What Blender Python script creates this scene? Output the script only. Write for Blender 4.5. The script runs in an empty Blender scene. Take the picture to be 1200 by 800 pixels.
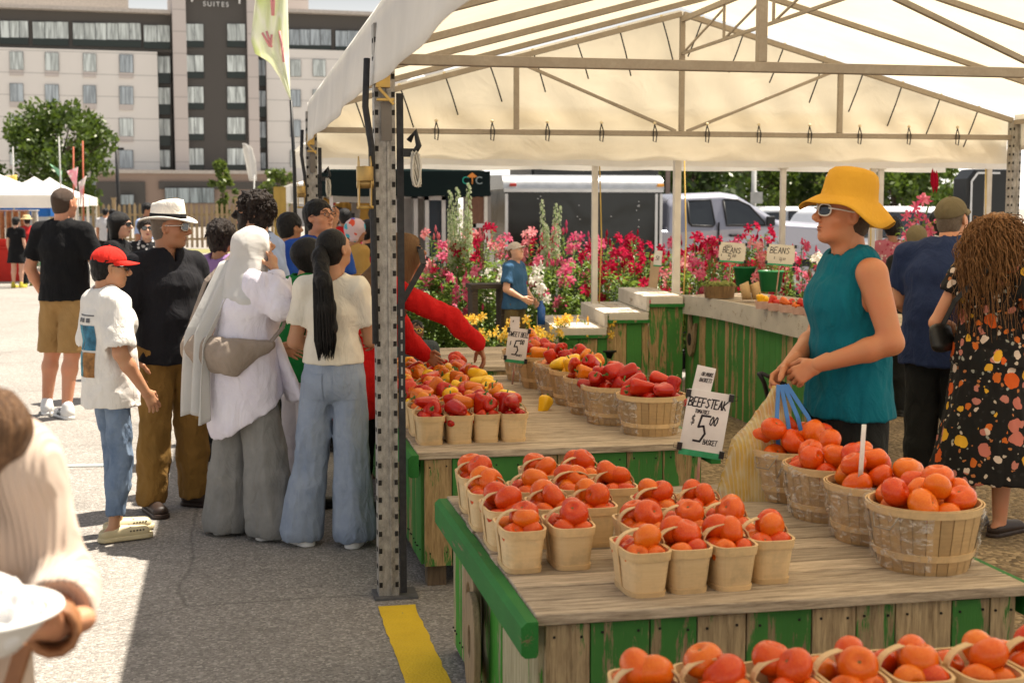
import bpy, bmesh, math, random
import numpy as np
from mathutils import Vector, Matrix, Euler
R = math.radians
random.seed(7)
sc = bpy.context.scene
COL = sc.collection

# ------------------------------------------------------------------ camera, sky, sun, exposure
EYE = 1.70
FPX = 1600.0                       # focal length in pixels of a 1200 px wide picture
PITCH = math.atan(157 / FPX)
YAW = math.atan(328 / FPX * math.cos(PITCH))
cam = bpy.data.cameras.new('camera')
cam.sensor_width = 36.0
cam.lens = FPX / 1200 * 36.0
cam.clip_start = 0.05
cam.clip_end = 3000
cam.dof.use_dof = True
cam.dof.focus_distance = 6.2
cam.dof.aperture_fstop = 5.0
camera = bpy.data.objects.new('camera', cam)
camera.location = (0, 0, EYE)
camera.rotation_euler = (math.pi / 2 - PITCH, 0, -YAW)
COL.objects.link(camera)
sc.camera = camera

SUN_DIR = Vector((0.64, 0.25, 1.94 * 0.80)).normalized()       # towards the sun
SUN_EL = math.asin(SUN_DIR.z)
SUN_AZ = math.atan2(SUN_DIR.x, SUN_DIR.y)
world = bpy.data.worlds.new('World')
sc.world = world
world.use_nodes = True
wnt = world.node_tree
bg = wnt.nodes['Background']
sky = wnt.nodes.new('ShaderNodeTexSky')
sky.sky_type = 'NISHITA'
sky.sun_disc = False
sky.sun_elevation = SUN_EL
sky.sun_rotation = SUN_AZ
sky.altitude = 100
sky.air_density = 1.0
sky.dust_density = 4.0
sky.ozone_density = 0.6
wmix = wnt.nodes.new('ShaderNodeMixRGB')
wmix.blend_type = 'MIX'
wmix.inputs[0].default_value = 0.55
wtc = wnt.nodes.new('ShaderNodeTexCoord'); wsep = wnt.nodes.new('ShaderNodeSeparateXYZ')       # thin bright haze over the blue, whitest low down
wmr = wnt.nodes.new('ShaderNodeMapRange'); wmr.inputs[1].default_value = 0.0; wmr.inputs[2].default_value = 0.30; wmr.inputs[2].default_value = 0.16; wmr.inputs[3].default_value = 26.0; wmr.inputs[4].default_value = 4.5
wcol = wnt.nodes.new('ShaderNodeMixRGB'); wcol.blend_type = 'MULTIPLY'; wcol.inputs[0].default_value = 1.0; wcol.inputs[1].default_value = (1.0, 0.95, 0.88, 1)
wnt.links.new(wtc.outputs['Generated'], wsep.inputs[0]); wnt.links.new(wsep.outputs[2], wmr.inputs[0]); wnt.links.new(wmr.outputs[0], wcol.inputs[2]); wnt.links.new(wcol.outputs[0], wmix.inputs[2])
wnt.links.new(sky.outputs[0], wmix.inputs[1])
wnt.links.new(wmix.outputs[0], bg.inputs[0])
bg.inputs[1].default_value = 0.064

sun = bpy.data.lights.new('sun', 'SUN')
sun.energy = 5.0
sun.angle = R(0.6)
sun.color = (1.0, 0.91, 0.78)
sun_o = bpy.data.objects.new('sun', sun)
sun_o.rotation_euler = SUN_DIR.to_track_quat('Z', 'Y').to_euler()
sun_o.location = (20, 5, 40)
COL.objects.link(sun_o)

sc.view_settings.view_transform = 'Standard'
sc.view_settings.look = 'None'
sc.view_settings.exposure = 1.22
sc.view_settings.gamma = 1.0
sc.render.engine = 'CYCLES'
sc.cycles.use_denoising = True
try:
    sc.cycles.denoiser = 'OPENIMAGEDENOISE'
except Exception:
    pass
sc.cycles.max_bounces = 8
sc.cycles.transmission_bounces = 6
sc.cycles.transparent_max_bounces = 12
sc.cycles.sample_clamp_indirect = 8.0

CF = Vector((math.sin(YAW) * math.cos(PITCH), math.cos(YAW) * math.cos(PITCH), -math.sin(PITCH)))
CR = Vector((math.cos(YAW), -math.sin(YAW), 0))
CU = CR.cross(CF)
def ray(x, y):
    return CF + CR * ((x - 600) / FPX) + CU * ((400 - y) / FPX)
def on_z(x, y, z=0.0):
    d = ray(x, y); t = (z - EYE) / d.z
    return Vector((d.x * t, d.y * t, z))
def on_y(x, y, Y):
    d = ray(x, y); t = Y / d.y
    return Vector((d.x * t, Y, EYE + d.z * t))

# ------------------------------------------------------------------ naming
def tag(o, label, cat, group=None, kind=None):
    if label: o['label'] = label
    if cat: o['category'] = cat
    if group: o['group'] = group
    if kind: o['kind'] = kind
    return o
def structure(o):
    o['kind'] = 'structure'; return o
def empty(name, loc, label, cat, group=None, rz=0.0):
    o = bpy.data.objects.new(name, None)
    o.empty_display_size = 0.1
    COL.objects.link(o)
    o.location = loc; o.rotation_euler = (0, 0, rz)
    return tag(o, label, cat, group)
def link(name, me, parent=None, loc=None, rot=None):
    o = bpy.data.objects.new(name, me)
    COL.objects.link(o)
    if parent is not None: o.parent = parent
    if loc is not None: o.location = loc
    if rot is not None: o.rotation_euler = rot
    return o
def copy_tree(o, parent=None):
    c = o.copy(); COL.objects.link(c)
    if parent is not None: c.parent = parent
    for ch in list(o.children):
        copy_tree(ch, c)
    return c

# ------------------------------------------------------------------ mesh builder
class MB:
    nails = False
    def __init__(s):
        s.v = []; s.f = []; s.m = []; s.r = []; s.sm = []
    def add(s, vs, fs, mi=0, rnd=None, smooth=False):
        o = len(s.v)
        s.v.extend([tuple(p) for p in vs])
        r = random.random() if rnd is None else rnd
        for f in fs:
            s.f.append(tuple(i + o for i in f)); s.m.append(mi); s.r.append(r); s.sm.append(smooth)
        return s
    def box(s, c, size, rot=None, mi=0, rnd=None, taper=1.0):
        hx, hy, hz = size[0] / 2, size[1] / 2, size[2] / 2
        vs = []
        for z in (-hz, hz):
            k = taper if z > 0 else 1.0
            for x, y in ((-hx, -hy), (hx, -hy), (hx, hy), (-hx, hy)):
                vs.append(Vector((x * k, y * k, z)))
        if rot is not None:
            mt = rot if isinstance(rot, Matrix) else Euler(rot).to_matrix()
            vs = [mt @ p for p in vs]
        vs = [p + Vector(c) for p in vs]
        return s.add(vs, [(0, 3, 2, 1), (4, 5, 6, 7), (0, 1, 5, 4), (1, 2, 6, 5), (2, 3, 7, 6), (3, 0, 4, 7)], mi, rnd)
    def bar(s, a, b, w, h=None, mi=0, rnd=None, up=(0, 0, 1)):
        a = Vector(a); b = Vector(b); h = h or w
        z = (b - a); L = z.length
        if L < 1e-6: return s
        z.normalize(); u = Vector(up)
        if abs(z.dot(u)) > 0.98: u = Vector((0, 1, 0))
        x = u.cross(z).normalized(); y = z.cross(x)
        vs = []
        for p in (a, b):
            for i, j in ((-1, -1), (1, -1), (1, 1), (-1, 1)):
                vs.append(p + x * (i * w / 2) + y * (j * h / 2))
        return s.add(vs, [(0, 3, 2, 1), (4, 5, 6, 7), (0, 1, 5, 4), (1, 2, 6, 5), (2, 3, 7, 6), (3, 0, 4, 7)], mi, rnd)
    def tube(s, pts, r, n=8, mi=0, caps=True, rnd=None, smooth=True):
        pts = [Vector(p) for p in pts]
        k = len(pts)
        rr = r if isinstance(r, (list, tuple)) else [r] * k
        t0 = (pts[1] - pts[0]).normalized()
        x = t0.orthogonal().normalized()
        vs = []
        for i, p in enumerate(pts):
            t = (pts[min(i + 1, k - 1)] - pts[max(i - 1, 0)])
            if t.length < 1e-9: t = t0
            t.normalize()
            x = (x - t * x.dot(t))
            if x.length < 1e-6: x = t.orthogonal()
            x.normalize(); y = t.cross(x)
            for j in range(n):
                a = 2 * math.pi * j / n
                vs.append(p + (x * math.cos(a) + y * math.sin(a)) * rr[i])
        fs = []
        for i in range(k - 1):
            for j in range(n):
                fs.append((i * n + j, i * n + (j + 1) % n, (i + 1) * n + (j + 1) % n, (i + 1) * n + j))
        if caps:
            fs.append(tuple(range(n - 1, -1, -1))); fs.append(tuple((k - 1) * n + j for j in range(n)))
        return s.add(vs, fs, mi, rnd, smooth)
    def lathe(s, prof, n=24, c=(0, 0, 0), mi=0, rnd=None, smooth=True, fn=None, close=False):
        """prof: list of (radius, z); fn(r, angle, z) -> point lets a shape leave the circle"""
        vs = []; fs = []; k = len(prof)
        for r, z in prof:
            for j in range(n):
                a = 2 * math.pi * j / n
                if fn: p = fn(r, a, z)
                else: p = (r * math.cos(a), r * math.sin(a), z)
                vs.append((p[0] + c[0], p[1] + c[1], p[2] + c[2]))
        for i in range(k - 1):
            for j in range(n):
                fs.append((i * n + j, i * n + (j + 1) % n, (i + 1) * n + (j + 1) % n, (i + 1) * n + j))
        if close:
            fs.append(tuple(range(n - 1, -1, -1))); fs.append(tuple((k - 1) * n + j for j in range(n)))
        return s.add(vs, fs, mi, rnd, smooth)
    def prism(s, poly, depth, mt=None, mi=0, rnd=None):
        """poly in local x-z, extruded along y from 0 to depth"""
        n = len(poly)
        vs = [Vector((x, 0, z)) for x, z in poly] + [Vector((x, depth, z)) for x, z in poly]
        if mt is not None: vs = [mt @ p for p in vs]
        fs = [tuple(range(n)), tuple(range(2 * n - 1, n - 1, -1))]
        for i in range(n):
            j = (i + 1) % n
            fs.append((j, i, i + n, j + n))
        return s.add(vs, fs, mi, rnd)
    def grid(s, fn, nu, nv, mi=0, smooth=True, rnd=None):
        vs = [fn(i / nu, j / nv) for i in range(nu + 1) for j in range(nv + 1)]
        fs = []
        for i in range(nu):
            for j in range(nv):
                a = i * (nv + 1) + j
                fs.append((a, a + nv + 1, a + nv + 2, a + 1))
        return s.add(vs, fs, mi, rnd, smooth)
    def mesh(s, name, mats):
        me = bpy.data.meshes.new(name)
        me.from_pydata(s.v, [], s.f)
        for m in (mats if isinstance(mats, (list, tuple)) else [mats]): me.materials.append(m)
        me.polygons.foreach_set('material_index', s.m)
        me.polygons.foreach_set('use_smooth', s.sm)
        at = me.attributes.new('rnd', 'FLOAT', 'FACE')
        at.data.foreach_set('value', s.r)
        me.update()
        return me
    def build(s, name, mats, parent=None, loc=None, rot=None, bevel=0.0, solid=0.0, seg=2):
        o = link(name, s.mesh(name, mats), parent, loc, rot)
        if solid:
            m = o.modifiers.new('solid', 'SOLIDIFY'); m.thickness = solid; m.offset = 0
        if bevel:
            m = o.modifiers.new('bevel', 'BEVEL'); m.width = bevel; m.segments = seg; m.limit_method = 'ANGLE'; m.angle_limit = R(40)
        return o

# ------------------------------------------------------------------ materials
class Nodes:
    def __init__(s, name):
        s.mat = bpy.data.materials.new(name); s.mat.use_nodes = True
        s.nt = s.mat.node_tree; s.p = s.nt.nodes['Principled BSDF']; s.out = s.nt.nodes['Material Output']
        s.tc = None
    def new(s, t, ins=None, **kw):
        n = s.nt.nodes.new('ShaderNode' + t)
        for k, v in kw.items(): setattr(n, k, v)
        for k, v in (ins or {}).items(): s.set(n, k, v)
        return n
    def set(s, n, k, v):
        i = n.inputs[k]
        if isinstance(v, bpy.types.NodeSocket): s.nt.links.new(v, i)
        elif isinstance(v, bpy.types.Node): s.nt.links.new(v.outputs[0], i)
        else:
            if isinstance(v, (tuple, list)) and len(v) == 3 and i.type == 'RGBA': v = (*v, 1)
            i.default_value = v
    def coord(s, scale=(1, 1, 1), kind='Object', rnd_offset=0.0):
        tc = s.new('TexCoord')
        src = tc.outputs[kind]
        if rnd_offset:
            at = s.attr()
            mul = s.new('VectorMath', {0: at.outputs['Fac'], 1: (rnd_offset, rnd_offset * 1.7, rnd_offset * 0.6)}, operation='MULTIPLY')
            src = s.new('VectorMath', {0: src, 1: mul.outputs[0]}, operation='ADD').outputs[0]
        mp = s.new('Mapping', {'Vector': src, 'Scale': scale})
        return mp.outputs[0]
    def attr(s, name='rnd'):
        return s.new('Attribute', attribute_name=name)
    def noise(s, vec, scale, detail=4, rough=0.55, dist=0.0):
        return s.new('TexNoise', {'Vector': vec, 'Scale': scale, 'Detail': detail, 'Roughness': rough, 'Distortion': dist})
    def ramp(s, fac, stops, interp='LINEAR'):
        n = s.new('ValToRGB', {'Fac': fac}); e = n.color_ramp.elements
        n.color_ramp.interpolation = interp
        while len(e) < len(stops): e.new(0.5)
        for el, (p, c) in zip(e, stops):
            el.position = p
            el.color = (c, c, c, 1) if isinstance(c, (int, float)) else ((*c, 1) if len(c) == 3 else c)
        return n
    def mix(s, fac, a, b, mode='MIX'):
        n = s.new('MixRGB', {0: fac, 1: a, 2: b}, blend_type=mode)
        return n.outputs[0]
    def math(s, op, a, b=0.0, c=0.0):
        n = s.new('Math', {0: a, 1: b, 2: c}, operation=op); return n.outputs[0]
    def bump(s, h, strength=0.3, dist=0.01):
        b = s.new('Bump', {'Height': h, 'Strength': strength, 'Distance': dist}); s.set(s.p, 'Normal', b.outputs[0])
    def done(s, col=None, rough=None, metal=None, spec=None, **kw):
        if col is not None: s.set(s.p, 'Base Color', col)
        if rough is not None: s.set(s.p, 'Roughness', rough)
        if metal is not None: s.set(s.p, 'Metallic', metal)
        if spec is not None: s.set(s.p, 'Specular IOR Level', spec)
        for k, v in kw.items(): s.set(s.p, k.replace('_', ' '), v)
        return s.mat

_MC = {}
def pm(name, c, c2=None, scale=6.0, rough=0.7, bump=0.0, bscale=60.0, stretch=(1, 1, 1), metal=0.0, spec=0.4, objrnd=0.0, detail=4, **kw):
    """mottled surface: c to c2 by noise, optional fine bump"""
    if name in _MC: return _MC[name]
    N = Nodes(name)
    v = N.coord(stretch)
    c2 = c2 or tuple(x * 0.78 for x in c)
    f = N.ramp(N.noise(v, scale, detail).outputs[0], [(0.32, 0.0), (0.68, 1.0)])
    col = N.mix(f.outputs[0], c, c2)
    if objrnd:
        oi = N.new('ObjectInfo')
        hv = N.new('HueSaturation', {'Color': col, 'Value': N.math('MULTIPLY_ADD', oi.outputs['Random'], objrnd, 1 - objrnd / 2)})
        col = hv.outputs[0]
    if bump:
        N.bump(N.noise(v, bscale, 3).outputs[0], bump, 0.01)
    _MC[name] = N.done(col, rough, metal, spec, **kw)
    return _MC[name]
def cloth(name, c, c2=None, weave=500.0, rough=0.85, folds=0.55, scale=5.0, **kw):
    """fabric: fine weave and soft creases"""
    if name in _MC: return _MC[name]
    N = Nodes(name)
    v = N.coord()
    f = N.ramp(N.noise(v, scale, 5, 0.6).outputs[0], [(0.3, 0.0), (0.7, 1.0)])
    col = N.mix(f.outputs[0], c, c2 or tuple(x * 0.86 for x in c))
    a = N.math('ABSOLUTE', N.math('SUBTRACT', N.noise(N.coord((1, 1, 0.5)), 9, 4, 0.55, 1.3).outputs[0], 0.5))
    b = N.noise(v, weave, 2).outputs[0]
    N.bump(N.math('MULTIPLY_ADD', b, 0.04, a), folds * .9, 0.045)
    _MC[name] = N.done(col, rough, 0, 0.12, Sheen_Weight=0.02, **kw)
    return _MC[name]

def wood_mat(name, base, dark, paint=None, cover=0.5, axis=2, rough=0.8, stain=None):
    """weathered boards, grain along axis; paint that has flaked off in long streaks, board by board"""
    N = Nodes(name)
    st = [20.0, 20.0, 20.0]; st[axis] = 1.7
    v = N.coord(tuple(st), rnd_offset=37.0)
    g = N.noise(v, 4.0, 8, 0.7, 0.25).outputs[0]
    at = N.attr().outputs['Fac']
    col = N.mix(N.ramp(g, [(0.34, 0.0), (0.62, 1.0)]).outputs[0], dark, base)
    col = N.new('HueSaturation', {'Color': col, 'Value': N.math('MULTIPLY_ADD', at, 0.45, 0.78)}).outputs[0]
    big = N.noise(N.coord((1, 1, 1), rnd_offset=11.0), 4.5, 5, 0.6).outputs[0]
    if stain:
        col = N.mix(N.ramp(big, [(0.52, 0.0), (0.72, 0.7)]).outputs[0], col, stain)
    h = g
    if paint:
        s2 = [5.0, 5.0, 5.0]; s2[axis] = 0.8
        pn = N.noise(N.coord(tuple(s2), rnd_offset=53.0), 3.0, 8, 0.7, 0.5).outputs[0]
        k = N.math('ADD', N.math('MULTIPLY', pn, 0.75), N.math('MULTIPLY', g, 0.25))
        # the threshold wanders with the board, so some boards are nearly bare and some nearly whole
        th = N.math('SUBTRACT', k, N.math('MULTIPLY_ADD', at, 0.22, 0.5 - 0.11 + (0.5 - cover) * 0.3))
        mask = N.ramp(th, [(0.0, 0.0), (0.035, 1.0)]).outputs[0]
        pv = N.new('HueSaturation', {'Color': (*paint, 1), 'Value': N.math('MULTIPLY_ADD', big, 0.6, 0.7)}).outputs[0]
        col = N.mix(mask, col, pv)
        h = N.math('MULTIPLY_ADD', mask, 0.35, g)
    N.bump(h, 0.45, 0.006)
    return N.done(col, rough, 0, 0.3)
# ------------------------------------------------------------------ ground
def asphalt_mat(name, c1, c2, tint):
    N = Nodes(name)
    v = N.coord()
    vor = N.new('TexVoronoi', {'Vector': v, 'Scale': 95.0})
    st = N.new('SeparateColor', {0: vor.outputs['Color']}).outputs[0]
    speck = N.ramp(st, [(0.0, 0.55), (0.5, 0.95), (0.8, 1.15), (1.0, 1.75)]).outputs[0]
    big = N.noise(v, 0.55, 6, 0.6).outputs[0]
    col = N.mix(N.ramp(big, [(0.36, 0), (0.66, 1)]).outputs[0], c1, c2)
    spot = N.ramp(N.noise(v, 1.7, 6, 0.65).outputs[0], [(0.56, 0.0), (0.66, 0.4)]).outputs[0]
    col = N.mix(spot, col, tuple(x * .55 for x in c1))
    fine = N.noise(v, 14, 5, 0.7).outputs[0]
    col = N.mix(N.ramp(fine, [(0.4, 0.0), (0.75, 0.45)]).outputs[0], col, tint)
    col = N.mix(0.75, col, speck, 'MULTIPLY')
    crack = N.new('TexVoronoi', {'Vector': N.new('MixRGB', {0: 0.12, 1: v, 2: N.noise(v, 1.5, 4).outputs[1]}).outputs[0], 'Scale': 0.33}, feature='DISTANCE_TO_EDGE')
    cm = N.ramp(crack.outputs[0], [(0.0, 0.35), (0.0022, 0.0)]).outputs[0]
    col = N.mix(cm, col, (0.03, 0.028, 0.026))
    N.bump(N.math('MULTIPLY_ADD', vor.outputs[0], -1.0, N.math('MULTIPLY', cm, -1.0)), 0.55, 0.008)
    return N.done(col, 0.85, 0, 0.3)
M_ASPHALT = asphalt_mat('asphalt', (0.25, 0.23, 0.207), (0.315, 0.29, 0.26), (0.195, 0.18, 0.161))
g = MB()
xs = [-900, -60, -20, -8, 0, 8, 20, 60, 900]; ys = [-40, 0, 6, 12, 30, 80, 300, 1600]
vs = [(x, y, 0) for y in ys for x in xs]
fs = [(j * 9 + i, j * 9 + i + 1, (j + 1) * 9 + i + 1, (j + 1) * 9 + i) for j in range(len(ys) - 1) for i in range(8)]
g.add(vs, fs)
structure(g.build('ground', M_ASPHALT))
# worn yellow bay line
N = Nodes('worn_yellow_paint')
v = N.coord()
n1 = N.noise(v, 22, 6, 0.7).outputs[0]
wear = N.ramp(N.math('ADD', n1, N.math('MULTIPLY', N.noise(v, 3.0, 3).outputs[0], 0.4)), [(0.44, 0), (0.52, 1)]).outputs[0]
col = N.mix(wear, (0.2, 0.18, 0.15), N.mix(N.noise(v, 9, 4).outputs[0], (0.66, 0.42, 0.02), (0.85, 0.58, 0.03)))
vor = N.new('TexVoronoi', {'Vector': v, 'Scale': 95.0})
N.bump(N.math('MULTIPLY', vor.outputs[0], -1.0), 0.4, 0.008)
M_YELLOW = N.done(col, 0.75, 0, 0.3)
y = MB()
pts_l = []; pts_r = []
rr = random.Random(3)
for i in range(41):
    t = i / 40; Y = 3.2 + t * 2.5
    pts_l.append((0.575 + rr.uniform(-.004, .004), Y, 0.004)); pts_r.append((0.735 + rr.uniform(-.004, .004), Y, 0.004))
y.add(pts_l + pts_r, [(i, 41 + i, 42 + i, i + 1) for i in range(40)])
structure(y.build('yellow_road_line', M_YELLOW))
# a faint blue bay mark in the lane
b = MB(); p = on_z(66, 545)
b.add([(p.x - .25, p.y - .05, .004), (p.x + .4, p.y - .12, .004), (p.x + .42, p.y - .02, .004), (p.x - .2, p.y + .05, .004)], [(0, 1, 2, 3)])
structure(b.build('blue_road_line', pm('faded_blue_paint', (0.22, 0.27, 0.29), (0.3, 0.3, 0.28), 20, 0.9)))
# gravel behind the stands
N = Nodes('brown_gravel'); v = N.coord()
vor = N.new('TexVoronoi', {'Vector': v, 'Scale': 42.0})
st = N.new('SeparateColor', {0: vor.outputs['Color']}).outputs[1]
col = N.mix(st, (0.12, 0.085, 0.05), (0.40, 0.30, 0.18))
col = N.mix(N.ramp(N.noise(v, 2.0, 4).outputs[0], [(0.4, 0), (0.65, 0.6)]).outputs[0], col, (0.16, 0.12, 0.075))
N.bump(N.math('MULTIPLY', vor.outputs[0], -1.0), 0.8, 0.02)
M_GRAVEL = N.done(col, 0.9, 0, 0.2)
gp = MB()
ring = []
for i in range(60):
    a = 2 * math.pi * i / 60
    sx = math.copysign(abs(math.cos(a)) ** 0.35, math.cos(a)); sy = math.copysign(abs(math.sin(a)) ** 0.35, math.sin(a))
    ring.append((7.0 + 4.8 * sx + rr.uniform(-.08, .08), 8.2 + 4.6 * sy + rr.uniform(-.08, .08), 0.004))
gp.add(ring, [tuple(range(60))])
structure(gp.build('gravel_path', M_GRAVEL))

# ------------------------------------------------------------------ main tent
def canvas_mat(name, c, trans, tr=0.5, folds=0.15):
    N = Nodes(name)
    N.nt.nodes.remove(N.p)
    v = N.coord()
    dirt = N.noise(v, 1.3, 6, 0.6).outputs[0]
    m = N.ramp(dirt, [(0.35, 0.86), (0.7, 1.0)]).outputs[0]
    bmp = N.new('Bump', {'Height': N.noise(N.coord((1, 1, 1)), 3.0, 4, 0.5, 0.8).outputs[0], 'Strength': folds, 'Distance': 0.08})
    d = N.new('BsdfDiffuse', {'Color': N.mix(1.0, (*c, 1), m, 'MULTIPLY'), 'Normal': bmp.outputs[0]})
    t = N.new('BsdfTranslucent', {'Color': N.mix(1.0, (*trans, 1), m, 'MULTIPLY'), 'Normal': bmp.outputs[0]})
    mx = N.new('MixShader', {0: tr, 1: d.outputs[0], 2: t.outputs[0]})
    N.nt.links.new(mx.outputs[0], N.out.inputs[0])
    return N.mat
M_CANVAS = canvas_mat('canvas_cream', (0.87, 0.84, 0.78), (0.86, 0.765, 0.57), 0.47)
M_CANVAS_W = canvas_mat('canvas_white', (0.88, 0.87, 0.85), (0.80, 0.76, 0.66), 0.35)
N = Nodes('galvanised_steel'); v = N.coord()
col = N.mix(N.noise(v, 9, 6, 0.7).outputs[0], (0.20, 0.165, 0.13), (0.42, 0.37, 0.30))
col = N.mix(N.ramp(N.noise(v, 60, 3).outputs[0], [(0.4, 0), (0.7, 0.5)]).outputs[0], col, (0.27, 0.22, 0.17))
N.bump(N.noise(v, 120, 2).outputs[0], 0.15, 0.003)
M_GALV = N.done(col, 0.6, 0.25, 0.4)
N = Nodes('spangled_post_steel'); v = N.coord()
col = N.mix(N.ramp(N.noise(N.coord((1, 1, .5)), 28, 6, 0.75).outputs[0], [(0.35, 0), (0.65, 1)]).outputs[0], (0.19, 0.178, 0.16), (0.44, 0.415, 0.375))
N.bump(N.noise(v, 50, 4).outputs[0], 0.3, 0.004)
M_POST = N.done(col, 0.55, 0.2, 0.4)
M_BLACK = pm('black_plastic', (0.012, 0.012, 0.013), rough=0.5)
M_BLACKSTRAP = pm('black_webbing', (0.02, 0.02, 0.022), (0.035, 0.035, 0.037), 40, 0.8, 0.3, 300)
M_BRASS = pm('yellow_zinc', (0.55, 0.36, 0.10), (0.36, 0.24, 0.09), 12, 0.4, metal=0.6)
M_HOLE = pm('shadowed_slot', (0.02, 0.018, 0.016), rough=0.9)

XL, XR, XM = 0.64, 6.93, 3.78
ZE, ZR = 2.50, 3.36
YF0, YF1, YF2 = 0.35, 5.87, 11.28
def roof_z(x):
    return ZE + (ZR - ZE) * (1 - abs(x - XM) / (XM - XL))
tent = empty('market_tent', (XM, (YF1 + YF2) / 2, 0), 'large cream frame tent with galvanised trusses sheltering the tomato and pepper stands', 'tent')
tinv = Matrix.Translation(-tent.location)
def tpart(mb, name, mats, **k):
    return mb.build(name, mats, tent, loc=-tent.location, **k)
# canopy: cloth sagging a little between rafters
RAFT = [YF0, 1.75, 3.15, 4.5, YF1, 7.2, 8.55, 9.9, YF2]
def sag(y):
    for a, b in zip(RAFT, RAFT[1:]):
        if a <= y <= b: return math.sin(math.pi * (y - a) / (b - a))
    return 0
roof = MB()
def roof_pt(u, w):
    x = XL - 0.02 + (XR - XL + 0.04) * u; yy = YF0 - 0.05 + (YF2 - YF0 + 0.1) * w
    e = math.sin(math.pi * min(1, max(0, abs(x - XM) / (XM - XL))))
    return (x, yy, roof_z(x) + 0.035 - 0.030 * sag(yy) * (0.35 + 0.65 * e))
roof.grid(roof_pt, 40, 96)
tpart(roof, 'canopy', M_CANVAS)
def valance(x, side):
    vb = MB()
    def f(u, w):
        yy = YF0 - 0.05 + (YF2 - YF0 + 0.1) * u
        return (x + side * (0.012 * math.sin(yy * 2.1) * w + 0.008 * math.sin(yy * 5.3 + 1) * w + 0.03 * w), yy, ZE + 0.045 - 0.335 * w + 0.008 * math.sin(yy * 1.16) * w)
    vb.grid(f, 90, 6)
    tpart(vb, 'valance', M_CANVAS_W, solid=0.003)
valance(XL - 0.022, -1); valance(XR + 0.022, 1)
# back gable panel hanging from the last frame
gp = MB()
def gab(u, w):
    x = XL + (XR - XL) * u
    top = roof_z(x) + 0.02; bot = 2.10 + 0.006 * math.sin(x * 9)
    z = top + (bot - top) * w
    bulge = 0.022 * math.sin(math.pi * w) * math.sin(x * 3.0) + 0.008 * math.sin(x * 13 + 2 * math.sin(w * 5)) * math.sin(math.pi * w)
    return (x, YF2 + 0.10 + bulge, z)
gp.grid(gab, 80, 24)
tpart(gp, 'gable_panel', M_CANVAS)
for z0, z1 in ((2.385, 2.53), (2.175, 2.275)):
    hm = MB()
    hm.grid(lambda u, w: (XL + 0.05 + (XR - XL - 0.1) * u, YF2 + 0.165 + 0.004 * math.sin(u * 60), z0 + (z1 - z0) * w), 60, 1)
    tpart(hm, 'hem_strip', M_CANVAS)
# frames
def truss(y):
    t = MB(); s = 0.045
    zc = 2.325
    t.bar((XL, y, zc), (XR, y, zc), s, s)
    q = (XR - XL) * 0.27
    for x in (XL + q, XM, XR - q):
        t.bar((x, y, zc + s / 2), (x, y, roof_z(x) - 0.05), s * 0.95, s * 0.95)
    t.bar((XM - 0.05, y, zc + s / 2), (XL + q + 0.03, y, roof_z(XL + q) - 0.07), s * 0.6, s * 0.6)
    t.bar((XM + 0.05, y, zc + s / 2), (XR - q - 0.03, y, roof_z(XR - q) - 0.07), s * 0.6, s * 0.6)
    tpart(t, 'roof_truss', M_GALV, bevel=0.004)
def rafters(y, s=0.045):
    for x in (XL, XR):
        r_ = MB()
        xa = x + (0.03 if x < XM else -0.03); xb = XM + (-0.01 if x < XM else 0.01)
        r_.bar((xa, y, roof_z(xa) - 0.028), (xb, y, ZR - 0.03), s, s)
        tpart(r_, 'rafter', M_GALV, bevel=0.004)
for yy in RAFT:
    rafters(yy, 0.045 if yy in (YF0, YF1, YF2) else 0.04)
for yy in (YF1, YF2): truss(yy)
for x, z in ((XL + 0.02, ZE - 0.04), (XR - 0.02, ZE - 0.04), (XM, ZR - 0.075), ):
    p_ = MB(); p_.bar((x, YF0, z), (x, YF2, z), 0.04, 0.04); tpart(p_, 'purlin', M_GALV)
# ridge lattice seen between the frames
lat = MB()
for k in range(5):
    ya = YF1 + 0.4 + k * 1.0
    lat.bar((XM, ya, ZR - 0.10), (XM, ya, ZR - 0.36), 0.018); lat.bar((XM, ya, ZR - 0.12), (XM, ya + 1.0, ZR - 0.36), 0.014)
lat.bar((XM, YF1, ZR - 0.36), (XM, YF2, ZR - 0.36), 0.022)
tpart(lat, 'ridge_lattice', M_GALV)
def post(x, y, side=1):
    w = 0.088
    pb = MB()
    pb.box((x, y, 1.24), (w, w, 2.46))
    pb.box((x + side * 0.012, y - w / 2 - 0.003, 1.24), (0.010, 0.006, 2.44), rnd=0.9)
    for k in range(32):
        z = 0.06 + k * 0.0755
        for sx in (-1, 1):
            pb.box((x + sx * (w / 2 - 0.009), y - w / 2 - 0.0005, z), (0.014, 0.005, 0.022), mi=1)
            pb.box((x + sx * (w / 2), y, z), (0.004, 0.03, 0.018), mi=1)
    o = tpart(pb, 'post', [M_POST, M_HOLE])
    bp = MB(); bp.box((x + 0.03, y + 0.0, 0.006), (0.19, 0.16, 0.010)); bp.build('base_plate', pm('dark_steel', (0.16, 0.16, 0.165), (0.1, 0.1, 0.1), 20, 0.6, metal=0.3), o)
for x, y in ((XL, YF1), (XR, YF1), (XL, YF2), (XR, YF2), (XR, YF0), (XL, YF0)):
    post(x, y)
def bungee(a, b):
    t = MB(); a = Vector(a); b = Vector(b)
    t.tube([a, a.lerp(b, .5) + Vector((0.004, 0, 0)), b], 0.006, 6)
    o = tpart(t, 'bungee_tie', M_BLACK)
    k = MB(); k.lathe([(0.001, -0.013), (0.012, -0.008), (0.014, 0), (0.010, 0.010), (0.001, 0.014)], 8, a); k.build('tie_ball', pm('ball_white', (0.7, 0.6, 0.4), rough=0.4), o)
rt = random.Random(5)
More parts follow.
